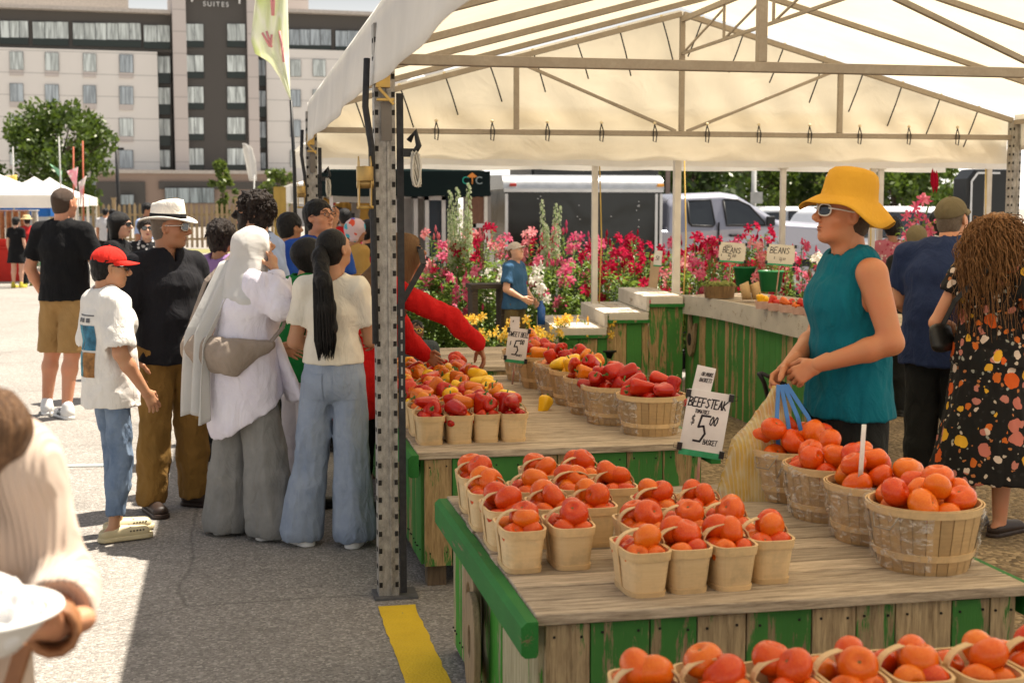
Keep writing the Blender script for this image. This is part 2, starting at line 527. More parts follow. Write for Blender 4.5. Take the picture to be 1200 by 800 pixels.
for i in range(16):
    x = XL + 0.35 + i * (XR - XL - 0.7) / 15
    if abs(x - XM) < 0.12: continue
    sgn = 1 if x < XM else -1
    bungee((x, YF2 + 0.02, roof_z(x) - 0.0), (x + sgn * 0.12, YF2 + 0.06, roof_z(x) - 0.36 + rt.uniform(-.04, .04)))
for i in range(12):
    x = XL + 0.55 + i * (XR - XL - 0.9) / 11.5
    t = MB()
    t.tube([(x, YF2 - 0.03, 2.40), (x + .02, YF2 - 0.035, 2.33), (x + .012, YF2 - 0.03, 2.25), (x - .012, YF2 - .03, 2.26), (x - .01, YF2 - 0.03, 2.35), (x, YF2 - 0.03, 2.40)], 0.005, 6)
    o = tpart(t, 'bungee_tie', M_BLACK)
    k = MB(); k.lathe([(0.001, -0.013), (0.013, -0.008), (0.015, 0), (0.010, 0.010), (0.001, 0.014)], 8, (x, YF2 - 0.03, 2.41)); k.build('tie_ball', _MC['ball_white'], o)

# tie-down gear on the two left posts
def ratchet_strap(x, y, label, s=1.0):
    e = empty('ratchet_strap', (x, y, 1.0), label, 'strap', None)
    st = MB()
    st.box((0.064 * s, -0.040, 0.10), (0.030 * s, 0.006, 2.16))
    for k in range(9):
        st.box((0.064 * s, -0.0445, -0.15 + k * 0.05), (0.008 * s, 0.002, 0.03), mi=1)
    st.build('strap', [M_BLACKSTRAP, pm('strap_print', (0.35, 0.35, 0.33), rough=.8)], e)
    st = MB(); st.tube([(-0.075, -0.06, 1.32), (-0.085, -0.075, 1.12), (-0.06, -0.07, .95), (-.055, -.07, .55), (-.05, -.062, .12)], 0.014, 6); st.build('strap', M_BLACKSTRAP, e)
    rb = MB()
    for sx in (-0.028, 0.028):
        rb.prism([(-.025, -.10), (.022, -.11), (.032, .02), (.03, .09), (0, .115), (-.03, .09), (-.034, 0)], 0.006, Matrix.Translation((-0.092 + sx * .9, -0.085, 0.80)) @ Matrix.Rotation(R(90), 4, 'Z') @ Matrix.Translation((0, -0.003, 0)))
    rb.tube([(-0.125, -0.085, 0.80), (-0.055, -0.085, 0.80)], 0.022, 12); rb.tube([(-0.125, -0.08, 0.70), (-0.055, -0.08, 0.70)], 0.008, 8)
    rb.lathe([(0.001, -.034), (0.036, -.03), (0.036, .03), (0.001, .034)], 14, (-0.092, -.1, .84))
    rb.build('ratchet', M_BRASS, e, bevel=0.002)
    rb = MB(); rb.box((-0.01, -0.065, 1.245), (0.06, 0.03, 0.09)); rb.box((0.0, -0.07, 1.15), (0.075, 0.02, 0.012)); rb.tube([(-.035, -.08, 1.28), (.03, -.08, 1.28)], .012, 8)
    rb.bar((-0.03, -.075, 1.2), (0.035, -.075, 1.13), .012)
    rb.build('ratchet', M_BRASS, e, bevel=0.002)
    wb = MB(); wb.box((0.005, -0.058, 1.06), (0.045, 0.008, 0.16)); wb.build('strap', pm('grey_webbing', (0.17, 0.15, 0.13), rough=.8), e)
    ck = MB(); ck.tube([(0.10, -0.06, 0.98), (0.125, -0.075, 1.02), (0.14, -0.07, 0.96), (0.115, -0.07, 0.92)], 0.013, 8); ck.box((0.10, -.065, .93), (.06, .03, .035)); ck.build('buckle', M_BLACK, e)
    co = MB()
    for k in range(5):
        a0 = [(0.125 + 0.018 * math.cos(t_ * .7 + k), -0.075 - 0.008 * k, 0.86 + 0.075 * math.sin(t_ * .7 + .2 * k)) for t_ in range(10)]
        co.tube(a0, 0.005, 5)
    co.build('cord_coil', pm('pale_cord', (0.6, 0.57, 0.5), rough=.8), e)
    return e
ratchet_strap(XL, YF1, 'black strap with yellow ratchet hanging on the perforated post beside the pepper stand')
ratchet_strap(XL, YF2, 'black strap with yellow ratchet on the farther tent post behind the crowd')

# ------------------------------------------------------------------ stands
W_TOP = wood_mat('weathered_top_boards', (0.54, 0.44, 0.33), (0.21, 0.16, 0.112), axis=0)
W_SIDE = wood_mat('flaking_green_boards', (0.46, 0.35, 0.21), (0.20, 0.14, 0.08), paint=(0.05, 0.19, 0.04), cover=0.42, axis=2)
W_SIDE2 = wood_mat('mostly_green_boards', (0.42, 0.29, 0.14), (0.20, 0.13, 0.06), paint=(0.055, 0.205, 0.042), cover=0.72, axis=2)
W_SIDE3 = wood_mat('bare_and_green_boards', (0.46, 0.42, 0.28), (0.24, 0.21, 0.12), paint=(0.055, 0.27, 0.03), cover=0.36, axis=2)
W_RAIL = wood_mat('green_rail', (0.26, 0.2, 0.11), (0.13, 0.10, 0.05), paint=(0.022, 0.165, 0.03), cover=0.84, axis=1, rough=0.7)
W_WHITE = wood_mat('whitewashed_boards', (0.36, 0.28, 0.2), (0.19, 0.14, 0.1), paint=(0.50, 0.46, 0.40), cover=0.85, axis=0)
W_PLAQ = wood_mat('plaque_wood', (0.34, 0.25, 0.15), (0.18, 0.13, 0.08), axis=2)
W_LEG = wood_mat('leg_wood', (0.18, 0.13, 0.08), (0.09, 0.06, 0.04), axis=2)
rs = random.Random(11)
def boards_along(mb, a, b, z0, z1, w, thick, nrm, mi=0, gap=0.004, jit=0.25, r=rs):
    """vertical boards from a to b (xy), facing nrm"""
    a = Vector((*a, 0)); b = Vector((*b, 0)); L = (b - a).length; d = (b - a) / L
    pos = 0
    while pos < L - 0.01:
        ww = min(w * (1 + r.uniform(-jit, jit)), L - pos)
        if L - pos - ww < w * 0.3: ww = L - pos
        c = a + d * (pos + ww / 2)
        ang = math.atan2(d.y, d.x)
        mb.box((c.x + nrm[0] * r.uniform(0, .003), c.y + nrm[1] * r.uniform(0, .003), (z0 + z1) / 2 + r.uniform(-.004, .004)), (ww - gap, thick, z1 - z0), (0, 0, ang), mi, r.random())
        if abs(nrm[0]) + abs(nrm[1]) > .5 and mb.nails:
            for zz in (z1 - .035, z0 + .06):
                for q in (-.3, .3): mb.box((c.x + d.x * q * ww + nrm[0] * (thick / 2 + .003), c.y + d.y * q * ww + nrm[1] * (thick / 2 + .003), zz + r.uniform(-.006, .006)), (.007, .007, .007), None, 1)
        pos += ww
def stand(label, x0, x1, y0, y1, top, z_skirt=0.03, side=None, front=None, rails=True, boardw=0.142, group=None, legs=False, name='display_stand'):
    e = empty(name, ((x0 + x1) / 2, (y0 + y1) / 2, 0), label, 'stand', group)
    off = -e.location
    t = MB(); y = y0
    while y < y1 - 0.01:
        w = min(boardw * rs.uniform(.9, 1.1), y1 - y)
        if y1 - y - w < .05: w = y1 - y
        t.box(((x0 + x1) / 2 + rs.uniform(-.004, .004), y + w / 2, top - 0.016 + rs.uniform(-.0015, .0015)), (x1 - x0, w - 0.009, 0.032), (rs.uniform(-.002, .002), rs.uniform(-.001, .001), 0), rnd=rs.random())
        y += w
    t.build('table_top', W_TOP, e, off, bevel=0.004)
    f = MB(); f.nails = True; boards_along(f, (x0 + 0.03, y0 + 0.035), (x1 - 0.03, y0 + 0.035), z_skirt, top - 0.034, 0.16, 0.02, (0, -1))
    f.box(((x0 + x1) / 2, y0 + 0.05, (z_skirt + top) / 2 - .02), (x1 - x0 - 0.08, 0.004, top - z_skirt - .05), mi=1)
    f.build('front_panel', [front or W_SIDE, M_HOLE], e, off, bevel=0.003)
    for xs_, n_ in ((x0 + 0.03, -1), (x1 - 0.03, 1)):
        s_ = MB(); s_.nails = True; boards_along(s_, (xs_, y0 + 0.05), (xs_, y1 - 0.03), z_skirt, top - 0.034, 0.12, 0.02, (n_, 0))
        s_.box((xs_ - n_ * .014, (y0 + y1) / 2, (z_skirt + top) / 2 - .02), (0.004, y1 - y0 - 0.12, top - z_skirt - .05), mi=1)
        s_.build('side_panel', [side or W_SIDE3, M_HOLE], e, off, bevel=0.003)
    bk = MB(); boards_along(bk, (x0 + 0.05, y1 - 0.03), (x1 - 0.05, y1 - 0.03), z_skirt, top - 0.034, 0.16, 0.02, (0, 1)); bk.build('back_panel', front or W_SIDE, e, off)
    if rails:
        for xr in (x0 - 0.024, x1 + 0.024):
            r_ = MB()
            r_.prism([(-0.024, -0.045), (-0.012, -0.055), (0.018, -0.055), (0.024, -0.045), (0.024, 0.045), (-0.008, 0.045), (-0.024, 0.030)] if xr < x0 else [(-0.024, -0.045), (0.024, -0.045), (0.024, 0.030), (0.008, 0.045), (-0.024, 0.045)], (y1 - y0) + 0.02, Matrix.Translation((xr, y0 - 0.03, top - 0.052)))
            r_.build('side_rail', W_RAIL, e, off, bevel=0.0015)
    for lx in (x0 + 0.09, x1 - 0.09):
        for ly in (y0 + 0.1, y1 - 0.1):
            l_ = MB(); l_.box((lx, ly, (top - 0.04) / 2), (0.085, 0.085, top - 0.04)); l_.build('leg', W_LEG, e, off)
    return e
S1 = stand('weathered green plank stand at the front piled with small baskets of beefsteak tomatoes', 0.785, 2.265, 3.52, 5.10, 0.60)
S2 = stand('green plank stand behind the tomato stand, topped with baskets of peppers', 0.785, 2.14, 5.93, 8.62, 0.62, z_skirt=0.10, front=W_SIDE2, side=W_SIDE2)
S0 = stand('wooden stand at the bottom edge, nearest the viewer, under a row of tomato baskets', 0.7, 2.6, 1.55, 2.80, 0.58)
S3 = stand('low wooden bench behind the pepper stand with bare plank top', 0.95, 2.12, 9.25, 10.6, 0.60, z_skirt=0.06, front=W_SIDE2, side=W_SIDE2, rails=False)

def oval(rx, rz, n=28, k=2.4, cx=0, cz=0):
    o = []
    for i in range(n):
        a = 2 * math.pi * i / n
        o.append((cx + rx * math.copysign(abs(math.cos(a)) ** (2 / k), math.cos(a)), cz + rz * math.copysign(abs(math.sin(a)) ** (2 / k), math.sin(a))))
    return o
def ring_prism(mb, outer, inner, depth, mt, mi=0):
    n = len(outer)
    V = []
    for y in (0, depth):
        V += [mt @ Vector((x, y, z)) for x, z in outer] + [mt @ Vector((x, y, z)) for x, z in inner]
    F = []
    for i in range(n):
        j = (i + 1) % n
        F += [(i, j, n + j, n + i), (2 * n + j, 2 * n + i, 3 * n + i, 3 * n + j), (j, i, 2 * n + i, 2 * n + j), (n + i, n + j, 3 * n + j, 3 * n + i)]
    mb.add(V, F, mi)
# carved plaques on the stands (parts of them)
pl = MB()
mt = Matrix.Translation((0.803, 4.52, 0.30)) @ Matrix.Rotation(R(-90), 4, 'Z') @ Matrix.Translation((0, -0.035, 0))
ring_prism(pl, oval(0.12, 0.20), oval(0.05, 0.10, cz=.02), 0.024, mt)
mt = Matrix.Translation((0.775, 4.36, 0.255)) @ Matrix.Rotation(R(-90), 4, 'Z') @ Matrix.Translation((0, -0.032, 0))
ring_prism(pl, oval(0.10, 0.175), oval(0.028, 0.055, cz=.01), 0.024, mt)
pl.build('carved_plaque', W_PLAQ, S1, -S1.location, bevel=0.004)

# ------------------------------------------------------------------ baskets
def veneer(name, c, d):
    N = Nodes(name); v = N.coord((1, 1, 1)); oi = N.new('ObjectInfo')
    off = N.new('VectorMath', {0: v, 1: N.new('CombineXYZ', {0: oi.outputs['Random'], 1: oi.outputs['Random'], 2: 0.0}).outputs[0]}, operation='ADD').outputs[0]
    g_ = N.noise(N.new('Mapping', {'Vector': off, 'Scale': (3, 3, 40)}).outputs[0], 3, 5, 0.6).outputs[0]
    col = N.mix(g_, d, c)
    st = N.ramp(N.noise(off, 17, 6, 0.7).outputs[0], [(0.48, 0.0), (0.72, 0.75)]).outputs[0]
    col = N.mix(st, col, tuple(x * 0.62 for x in c))
    at = N.attr().outputs['Fac']
    col = N.new('HueSaturation', {'Color': col, 'Value': N.math('ADD', N.math('MULTIPLY_ADD', at, 0.26, 0.78), N.math('MULTIPLY', oi.outputs['Random'], 0.16))}).outputs[0]
    N.bump(g_, 0.2, 0.003)
    return N.done(col, 0.6, 0, 0.3)
M_VEN = veneer('pale_veneer', (0.80, 0.60, 0.35), (0.64, 0.44, 0.22))
M_VEN2 = veneer('basket_slats', (0.62, 0.42, 0.21), (0.40, 0.25, 0.11))
M_VENRIM = veneer('basket_rim', (0.76, 0.55, 0.30), (0.58, 0.39, 0.19))
def rrect(hx, hy, n=32, k=4.5):
    return oval(hx, hy, n, k)
def small_basket_meshes():
    n = 36
    B = (0.054, 0.088); T = (0.067, 0.108); Hh = 0.132
    body = MB(); o0 = rrect(*B, n); o1 = rrect(*T, n)
    i0 = rrect(B[0] - .003, B[1] - .003, n); i1 = rrect(T[0] - .003, T[1] - .003, n)
    for i in range(n):
        j = (i + 1) % n
        body.add([(*o0[i], 0), (*o0[j], 0), (*o1[j], Hh), (*o1[i], Hh)], [(0, 1, 2, 3)], rnd=[.35, .6, .45, .7, .5][(i // 6) % 5])
        body.add([(*i0[i], 0.004), (*i0[j], 0.004), (*i1[j], Hh), (*i1[i], Hh)], [(3, 2, 1, 0)], rnd=.4)
    body.add([(*p, 0.003) for p in o0], [tuple(range(n))], rnd=.3)
    rim0 = MB(); rim_b = MB()
    def band(z0, z1, out, th, rim=None):
        rim = rim or rim0
        def at(z, d):
            t = z / Hh
            return rrect(B[0] + (T[0] - B[0]) * t + d, B[1] + (T[1] - B[1]) * t + d, n)
        a, b_, c_, d_ = at(z0, out), at(z1, out), at(z1, out - th), at(z0, out - th)
        for i in range(n):
            j = (i + 1) % n
            rim.add([(*a[i], z0), (*a[j], z0), (*b_[j], z1), (*b_[i], z1), (*c_[i], z1), (*c_[j], z1), (*d_[j], z0), (*d_[i], z0)], [(0, 1, 2, 3), (3, 2, 5, 4), (7, 6, 1, 0)], rnd=.75)
    band(Hh - 0.024, Hh + 0.002, 0.0035, 0.007); band(0.0, 0.016, 0.003, 0.003, rim_b)
    hd = MB(); pts = []
    w = T[0] + 0.003
    for k in range(17):
        a = math.pi * k / 16
        pts.append((-w * math.cos(a), 0, Hh - 0.01 + 0.056 * math.sin(a) ** 0.8))
    pts = [(-(B[0] + .002), 0, 0.01)] + pts + [(B[0] + .002, 0, 0.01)]
    for p, q in zip(pts, pts[1:]):
        hd.bar(p, q, 0.022, 0.0028, up=(0, 1, 0)) if False else hd.add(
            [(p[0], -.011, p[2]), (p[0], .011, p[2]), (q[0], .011, q[2]), (q[0], -.011, q[2])] +
            [(p[0] * 1.04, -.011, p[2] + .003), (p[0] * 1.04, .011, p[2] + .003), (q[0] * 1.04, .011, q[2] + .003), (q[0] * 1.04, -.011, q[2] + .003)],
            [(0, 1, 2, 3), (7, 6, 5, 4), (0, 3, 7, 4), (1, 5, 6, 2)], rnd=.85)
    return body.mesh('small_basket_body', M_VEN), rim0.mesh('small_basket_rim', M_VENRIM), hd.mesh('small_basket_handle', M_VENRIM), rim_b.mesh('small_basket_base', M_VENRIM)
SB = small_basket_meshes()
def small_basket(x, y, z, label, group, rz=0.0):
    e = link('veneer_basket', SB[0], None, (x, y, z), (0, 0, rz))
    tag(e, label, 'basket', group)
    link('rim', SB[1], e); link('handle', SB[2], e); link('base_band', SB[3], e)
    return e
def big_basket_meshes():
    n = 26; rb, rt_, Hh = 0.138, 0.176, 0.205
    body = MB(); r = random.Random(2)
    for i in range(n):
        a0 = 2 * math.pi * (i + .03) / n; a1 = 2 * math.pi * (i + .97) / n
        off = r.uniform(-.0015, .002); rn = r.random()
        for rr_, fl in ((0, 0), (-.004, 1)):
            q = []
            for zz in (0, .07, .14, Hh):
                k = rb + (rt_ - rb) * (zz / Hh) ** 0.85 + off + rr_
                q += [(k * math.cos(a0), k * math.sin(a0), zz), (k * math.cos(a1), k * math.sin(a1), zz)]
            body.add(q, [(2 * k_, 2 * k_ + 1, 2 * k_ + 3, 2 * k_ + 2) if not fl else (2 * k_ + 2, 2 * k_ + 3, 2 * k_ + 1, 2 * k_) for k_ in range(3)], rnd=rn)
    body.lathe([(0.001, .004), (rb, .004)], 26, rnd=.2)
    hoops = MB()
    def hoop(z0, z1, out):
        pr = []
        for zz, o in ((z0, out), (z1, out), (z1, out - .005), (z0, out - .005), (z0, out)):
            pr.append((rb + (rt_ - rb) * (zz / Hh) ** 0.85 + o, zz))
        hoops.lathe(pr, 40, rnd=.7, smooth=False)
    hoop(Hh - .022, Hh + .002, .006); hoop(0.045, 0.066, .0045); hoop(Hh - .02, Hh + .004, -.003)
    wire = MB()
    for s_ in (-1, 1):
        wire.tube([(s_ * (rt_ + .004), -.05, Hh - .02), (s_ * (rt_ + .02), -.03, Hh - .06), (s_ * (rt_ + .02), .03, Hh - .06), (s_ * (rt_ + .004), .05, Hh - .02)], .0025, 5)
    return body.mesh('bushel_body', M_VEN2), hoops.mesh('bushel_hoops', M_VENRIM), wire.mesh('bushel_wire', M_GALV)
BB = big_basket_meshes()
N = Nodes('clear_film')
v = N.coord()
wr = N.noise(N.coord((1, 1, 2.2)), 22, 6, 0.65, 1.2).outputs[0]
bm_ = N.new('Bump', {'Height': wr, 'Strength': 0.9, 'Distance': 0.02})
gl = N.new('BsdfGlossy', {'Color': (0.9, 0.9, 0.9, 1), 'Roughness': 0.16, 'Normal': bm_.outputs[0]})
df = N.new('BsdfDiffuse', {'Color': (0.8, 0.76, 0.7, 1)})
tr = N.new('BsdfTransparent')
m0 = N.new('MixShader', {0: 0.45, 1: gl.outputs[0], 2: df.outputs[0]})
m1 = N.new('MixShader', {0: N.ramp(wr, [(0.38, 0.03), (0.52, 0.14), (0.62, 0.55)]).outputs[0], 1: tr.outputs[0], 2: m0.outputs[0]})
N.nt.nodes.remove(N.p); N.nt.links.new(m1.outputs[0], N.out.inputs[0])
M_FILM = N.mat
def film_mesh(seed):
    r = random.Random(seed); f = MB()
    ph = r.uniform(0, 6)
    def fn(u, w):
        a = ph + u * 5.2
        z = 0.015 + w * (0.185 + 0.02 * math.sin(a * 3))
        k = 0.138 + 0.038 * (z / .205) ** .85 + 0.009 + 0.005 * math.sin(a * 17 + 9 * w) + 0.004 * math.sin(a * 7 - 13 * w)
        return (k * math.cos(a), k * math.sin(a), z)
    f.grid(fn, 90, 14)
    return f.mesh('film', M_FILM)
FILMS = [film_mesh(i) for i in range(4)]
def bushel(x, y, z, label, group, rz=0.0, film=None, s=1.0, name='bushel_basket'):
    e = link(name, BB[0], None, (x, y, z), (0, 0, rz)); e.scale = (s, s, s)
    tag(e, label, 'basket', group)
    link('hoops', BB[1], e); link('handle', BB[2], e)
    if film is not None: link('plastic_wrap', FILMS[film % 4], e)
    return e

# ------------------------------------------------------------------ produce
def produce_mat(name, c1, c2, c3, rough=0.28):
    N = Nodes(name); oi = N.new('ObjectInfo'); rnd = oi.outputs['Random']
    v = N.coord()
    off = N.new('VectorMath', {0: v, 1: N.new('CombineXYZ', {0: N.math('MULTIPLY', rnd, 7.0), 1: N.math('MULTIPLY', rnd, 3.1), 2: 0.0}).outputs[0]}, operation='ADD').outputs[0]
    f = N.math('ADD', N.math('MULTIPLY', N.noise(off, 13, 3).outputs[0], 0.75), N.math('MULTIPLY_ADD', rnd, 0.5, -0.13))
    col = N.ramp(f, [(0.18, c1), (0.5, c2), (0.85, c3)]).outputs[0]
    col = N.mix(N.ramp(N.noise(off, 160, 2).outputs[0], [(0.62, 0.0), (0.75, 0.25)]).outputs[0], col, tuple(min(1, x * 1.3 + .05) for x in c3))
    N.bump(N.noise(off, 35, 3).outputs[0], 0.08, 0.004)
    return N.done(col, rough, 0, 0.4, Subsurface_Weight=0.06, Subsurface_Radius=(0.02, 0.006, 0.003), Subsurface_Scale=0.3)
M_TOM = produce_mat('tomato_skin', (0.58, 0.034, 0.003), (0.70, 0.098, 0.004), (0.78, 0.20, 0.008), .26)
M_SCAR = pm('tomato_scar', (0.20, 0.14, 0.04), rough=.8)
M_PRED = produce_mat('red_pepper_skin', (0.34, 0.007, 0.004), (0.52, 0.016, 0.005), (0.62, 0.06, 0.007), .22)
M_PORA = produce_mat('orange_pepper_skin', (0.56, 0.08, 0.005), (0.66, 0.15, 0.006), (0.74, 0.24, 0.01), .22)
M_PYEL = produce_mat('yellow_pepper_skin', (0.82, 0.36, 0.01), (0.90, 0.50, 0.015), (0.92, 0.60, 0.03), .22)
M_STEM = pm('pepper_stem', (0.07, 0.16, 0.03), (0.13, 0.22, 0.05), 30, .6)
def tomato_mesh(seed):
    r = random.Random(seed); t = MB(); prof = []
    flat = r.uniform(.76, .9); nl = r.choice([5, 6, 7]); ph = r.uniform(0, 6); am = r.uniform(.012, .05); tilt = r.uniform(-.08, .08)
    for k in range(17):
        a = -math.pi / 2 + math.pi * k / 16
        prof.append((max(math.cos(a), 0.001), math.sin(a)))
    def fn(rr_, a, z):
        lob = 1 + am * math.cos(nl * a + ph) * (0.25 + 0.75 * max(0, z)) + .03 * math.cos(2 * a + ph)
        dim = 0.30 * math.exp(-(rr_ / 0.30) ** 2) if z > 0 else 0.09 * math.exp(-(rr_ / .25) ** 2)
        return (rr_ * lob * math.cos(a), rr_ * lob * math.sin(a), z * flat - (dim if z > 0 else -dim) + tilt * rr_ * math.cos(a))
    t.lathe(prof, 24, fn=fn)
    st = MB()
    st.lathe([(0.001, flat - .265), (0.11, flat - .262), (0.14, flat - .27)], 8)
    t.add(st.v, [f for f in st.f], 1)
    return t.mesh('tomato', [M_TOM, M_SCAR])
TOMS = [tomato_mesh(40 + i) for i in range(7)]
def pepper_mesh(seed, mat):
    r = random.Random(seed); t = MB()
    nl = r.choice([3, 4, 4]); ph = r.uniform(0, 6); ln = r.uniform(1.25, 1.75); tp = r.uniform(.55, .8); bend = r.uniform(-.15, .15)
    prof = []
    ctrl = [(0.001, .80), (.14, .79), (.30, .86), (.55, .94), (.80, .86), (.96, .62), (1.0, .3), (.97, -.1), (.90, -.5), (.78, -.85), (.55, -1.05), (.30, -1.08), (.12, -1.02), (.001, -.98)]
    for x, z in ctrl:
        k = 1 if z > .2 else 1 + (tp - 1) * (.2 - z) / 1.25
        prof.append((x * k * .86, z))
    def fn(rr_, a, z):
        lob = 1 + (0.17 if abs(z) < 1 else .28) * (abs(math.cos(nl * a / 2 + ph)) - .6)
        zz = z * ln if z < 0 else z * .9
        return (rr_ * lob * math.cos(a) + bend * zz * zz, rr_ * lob * math.sin(a), zz)
    t.lathe(list(reversed(prof)), 26, fn=fn)
    me = t.mesh('pepper', [mat])
    s = MB()
    bx, by = r.uniform(-.25, .25), r.uniform(-.25, .25)
    s.lathe([(0.001, .70), (.26, .70), (.20, .76), (.001, .80)], 8)
    s.tube([(0, 0, .70), (bx * .3, by * .3, .95), (bx, by, 1.2)], [.13, .075, .095], 7)
    return me, s.mesh('pepper_stem', M_STEM)
PEPS = {k: [pepper_mesh(100 + i * 7 + j, m) for i in range(4)] for j, (k, m) in enumerate((('red', M_PRED), ('orange', M_PORA), ('yellow', M_PYEL)))}
rp = random.Random(21)
def heap(n, inside, r0, r1, base, tries=26, cmax=9):
    """drop spheres one after another, each into the lowest of several spots"""
    out = []
    for k in range(n):
        r = rp.uniform(r0, r1); best = None
        for _ in range(tries):
            x, y = inside(r, k)
            z = base + r * 0.9
            for (a, b_, c_, q) in out:
                d2 = (x - a) ** 2 + (y - b_) ** 2; R2 = (r + q) * .94
                if d2 < R2 * R2: z = max(z, c_ + math.sqrt(R2 * R2 - d2) * .9)
            if best is None or z < best[2]: best = (x, y, z, r)
        out.append(best)
    return out
def tomato(x, y, z, r, label, group):
    o = link('tomato', rp.choice(TOMS), None, (x, y, z), (rp.gauss(0, .75), rp.gauss(0, .75), rp.uniform(0, 6.3)))
    o.scale = (r * 1.04, r * 1.04, r * 1.04)
    return tag(o, label, 'tomato', group)
def pepper(x, y, z, r, colour, label, group, up=False):
    me, st = rp.choice(PEPS[colour])
    o = link(colour + '_pepper' if False else 'bell_pepper', me, None, (x, y, z))
    o.rotation_euler = (rp.uniform(1.0, 2.0), rp.uniform(-.5, .5), rp.uniform(0, 6.3)) if rp.random() < .72 else (rp.gauss(0, .4), rp.gauss(0, .4), rp.uniform(0, 6.3))
    o.scale = (r, r, r)
    tag(o, label, 'pepper', group)
    link('stem', st, o)
    return o
def rect_in(hx, hy):
    def f(r, k):
        return rp.uniform(-max(hx - r * .98, .003), max(hx - r * .98, .003)), rp.uniform(-max(hy - r * .98, .002), max(hy - r * .98, .002))
    return f
def disc_in(R_):
    def f(r, k):
        a = rp.uniform(0, 6.283); q = math.sqrt(rp.random()) * (R_ - r * .8)
        return q * math.cos(a), q * math.sin(a)
    return f
def fill_small(x, y, z, what, n, where, rz=0.0, colours=None, group=None):
    ca, sa = math.cos(rz), math.sin(rz); tom = what == 'tomato'
    low = [(sx * .026, sy, .112 if tom else .12) for sx in (-1, 1) for sy in (-.064, .0, .064)]
    tops = [(.012, -.030, .158), (-.012, .034, .160), (.018, .012, .156)] if tom else [(.0, -.045, .172), (.004, .035, .176), (-.012, -.002, .18)]
    rp.shuffle(low)
    sel = [p for p in low if p[1] < -.05] + [p for p in low if p[1] > -.05][:n - 4] + rp.sample(tops, 2 if tom else 3)
    for k, (a, b_, c_) in enumerate(sel):
        r = (rp.uniform(.035, .0395) if c_ < .13 else rp.uniform(.039, .047)) if tom else (rp.uniform(.031, .035) if c_ < .13 else rp.uniform(.040, .050))
        a += rp.uniform(-.002, .002); b_ += rp.uniform(-.006, .006) + (.006 if b_ < -.05 else 0); c_ += rp.uniform(-.006, .006)
        if not tom and c_ > .13: a += rp.uniform(-.022, .022); b_ += rp.uniform(-.025, .025); c_ += rp.uniform(-.02, .012)
        px, py = x + a * ca - b_ * sa, y + a * sa + b_ * ca
        if tom: tomato(px, py, z + c_, r, 'ripe beefsteak tomato in ' + where, 'tomatoes in ' + where)
        else:
            c = rp.choice(colours)
            pepper(px, py, z + c_, r, c, c + ' sweet pepper in ' + where, c + ' peppers in ' + where)
def nth(i): return ('first', 'second', 'third', 'fourth', 'fifth', 'sixth', 'seventh', 'eighth', 'ninth', 'tenth')[i]

# front stand, left block: four columns running back from the left rail
G_SB = 'small tomato baskets on the front stand'
layout = {0: [0.85, 1.00], 1: [0.85, 1.00, 1.15], 2: [0.85, 1.00, 1.15, 1.30], 3: [0.86, 1.10, 1.25]}
rows_y = [4.03, 4.30, 4.58, 4.86]
cnt = 0
for row, cols in layout.items():
    for c, x in enumerate(cols):
        w = 'small basket, %s from left, %s row of the left block' % (nth(c), ('front', 'second', 'third', 'back')[row])
        xx, yy, rz = x + rp.uniform(-.006, .006), rows_y[row] + rp.uniform(-.012, .012), rp.uniform(-.05, .05)
        small_basket(xx, yy, 0.60, 'small tomato basket, %s from left in the %s row of the left block' % (nth(c), ('front', 'second', 'third', 'back')[row]), G_SB, rz)
        fill_small(xx, yy, 0.60, 'tomato', 7, w, rz)
for row, (yy0, cols) in enumerate(((3.72, [1.13, 1.265, 1.40, 1.535]), (3.99, [1.22, 1.36, 1.50]), (4.26, [1.36, 1.50]))):
    for c, x in enumerate(cols):
        w = 'small basket, %s from left, %s row of the right block' % (nth(c), ('front', 'second', 'back')[row])
        xx, yy, rz = x + rp.uniform(-.005, .005), yy0 + rp.uniform(-.012, .012) + (.05 if (row == 0 and c == 3) else 0), rp.uniform(-.05, .05)
        small_basket(xx, yy, 0.60, 'small tomato basket, %s from left in the %s row of the right block' % (nth(c), ('front', 'second', 'back')[row]), G_SB, rz)
        fill_small(xx, yy, 0.60, 'tomato', 7, w, rz)
# bushel baskets of tomatoes on the right of the front stand
for i, (px, y) in enumerate(((1083, 3.80), (1025, 4.15), (972, 4.48), (926, 4.82))):
    x = on_y(px, 600, y).x
    nm = ('nearest', 'second', 'third', 'farthest')[i]
    s_ = (0.98, 0.93, 0.93, 0.93)[i]
    bushel(x, y, 0.60, 'round slatted basket of tomatoes, %s of four along the right side' % nm, 'round tomato baskets on the front stand', 1.1 * i + .4, i, s_)
    for (a, b_, c_, r) in heap(15, disc_in(0.158), 0.040, 0.048, 0.135, 60):
        tomato(x + a, y + b_, 0.60 + c_, r, 'beefsteak tomato heaped in the %s round basket on the right' % nm, 'tomatoes in the %s round basket' % nm)
# nearest stand: one row seen along the bottom edge
for i in range(10):
    x, y = 0.825 + i * 0.148, 2.64 + 0.012 * math.sin(i * 2.2)
    w = 'basket at the bottom edge, %s from left' % nth(i)
    small_basket(x, y, 0.58, 'small tomato basket along the bottom edge, %s from left' % nth(i), 'tomato baskets along the bottom edge', rp.uniform(-.06, .06))
    fill_small(x, y, 0.58, 'tomato', 6, w)
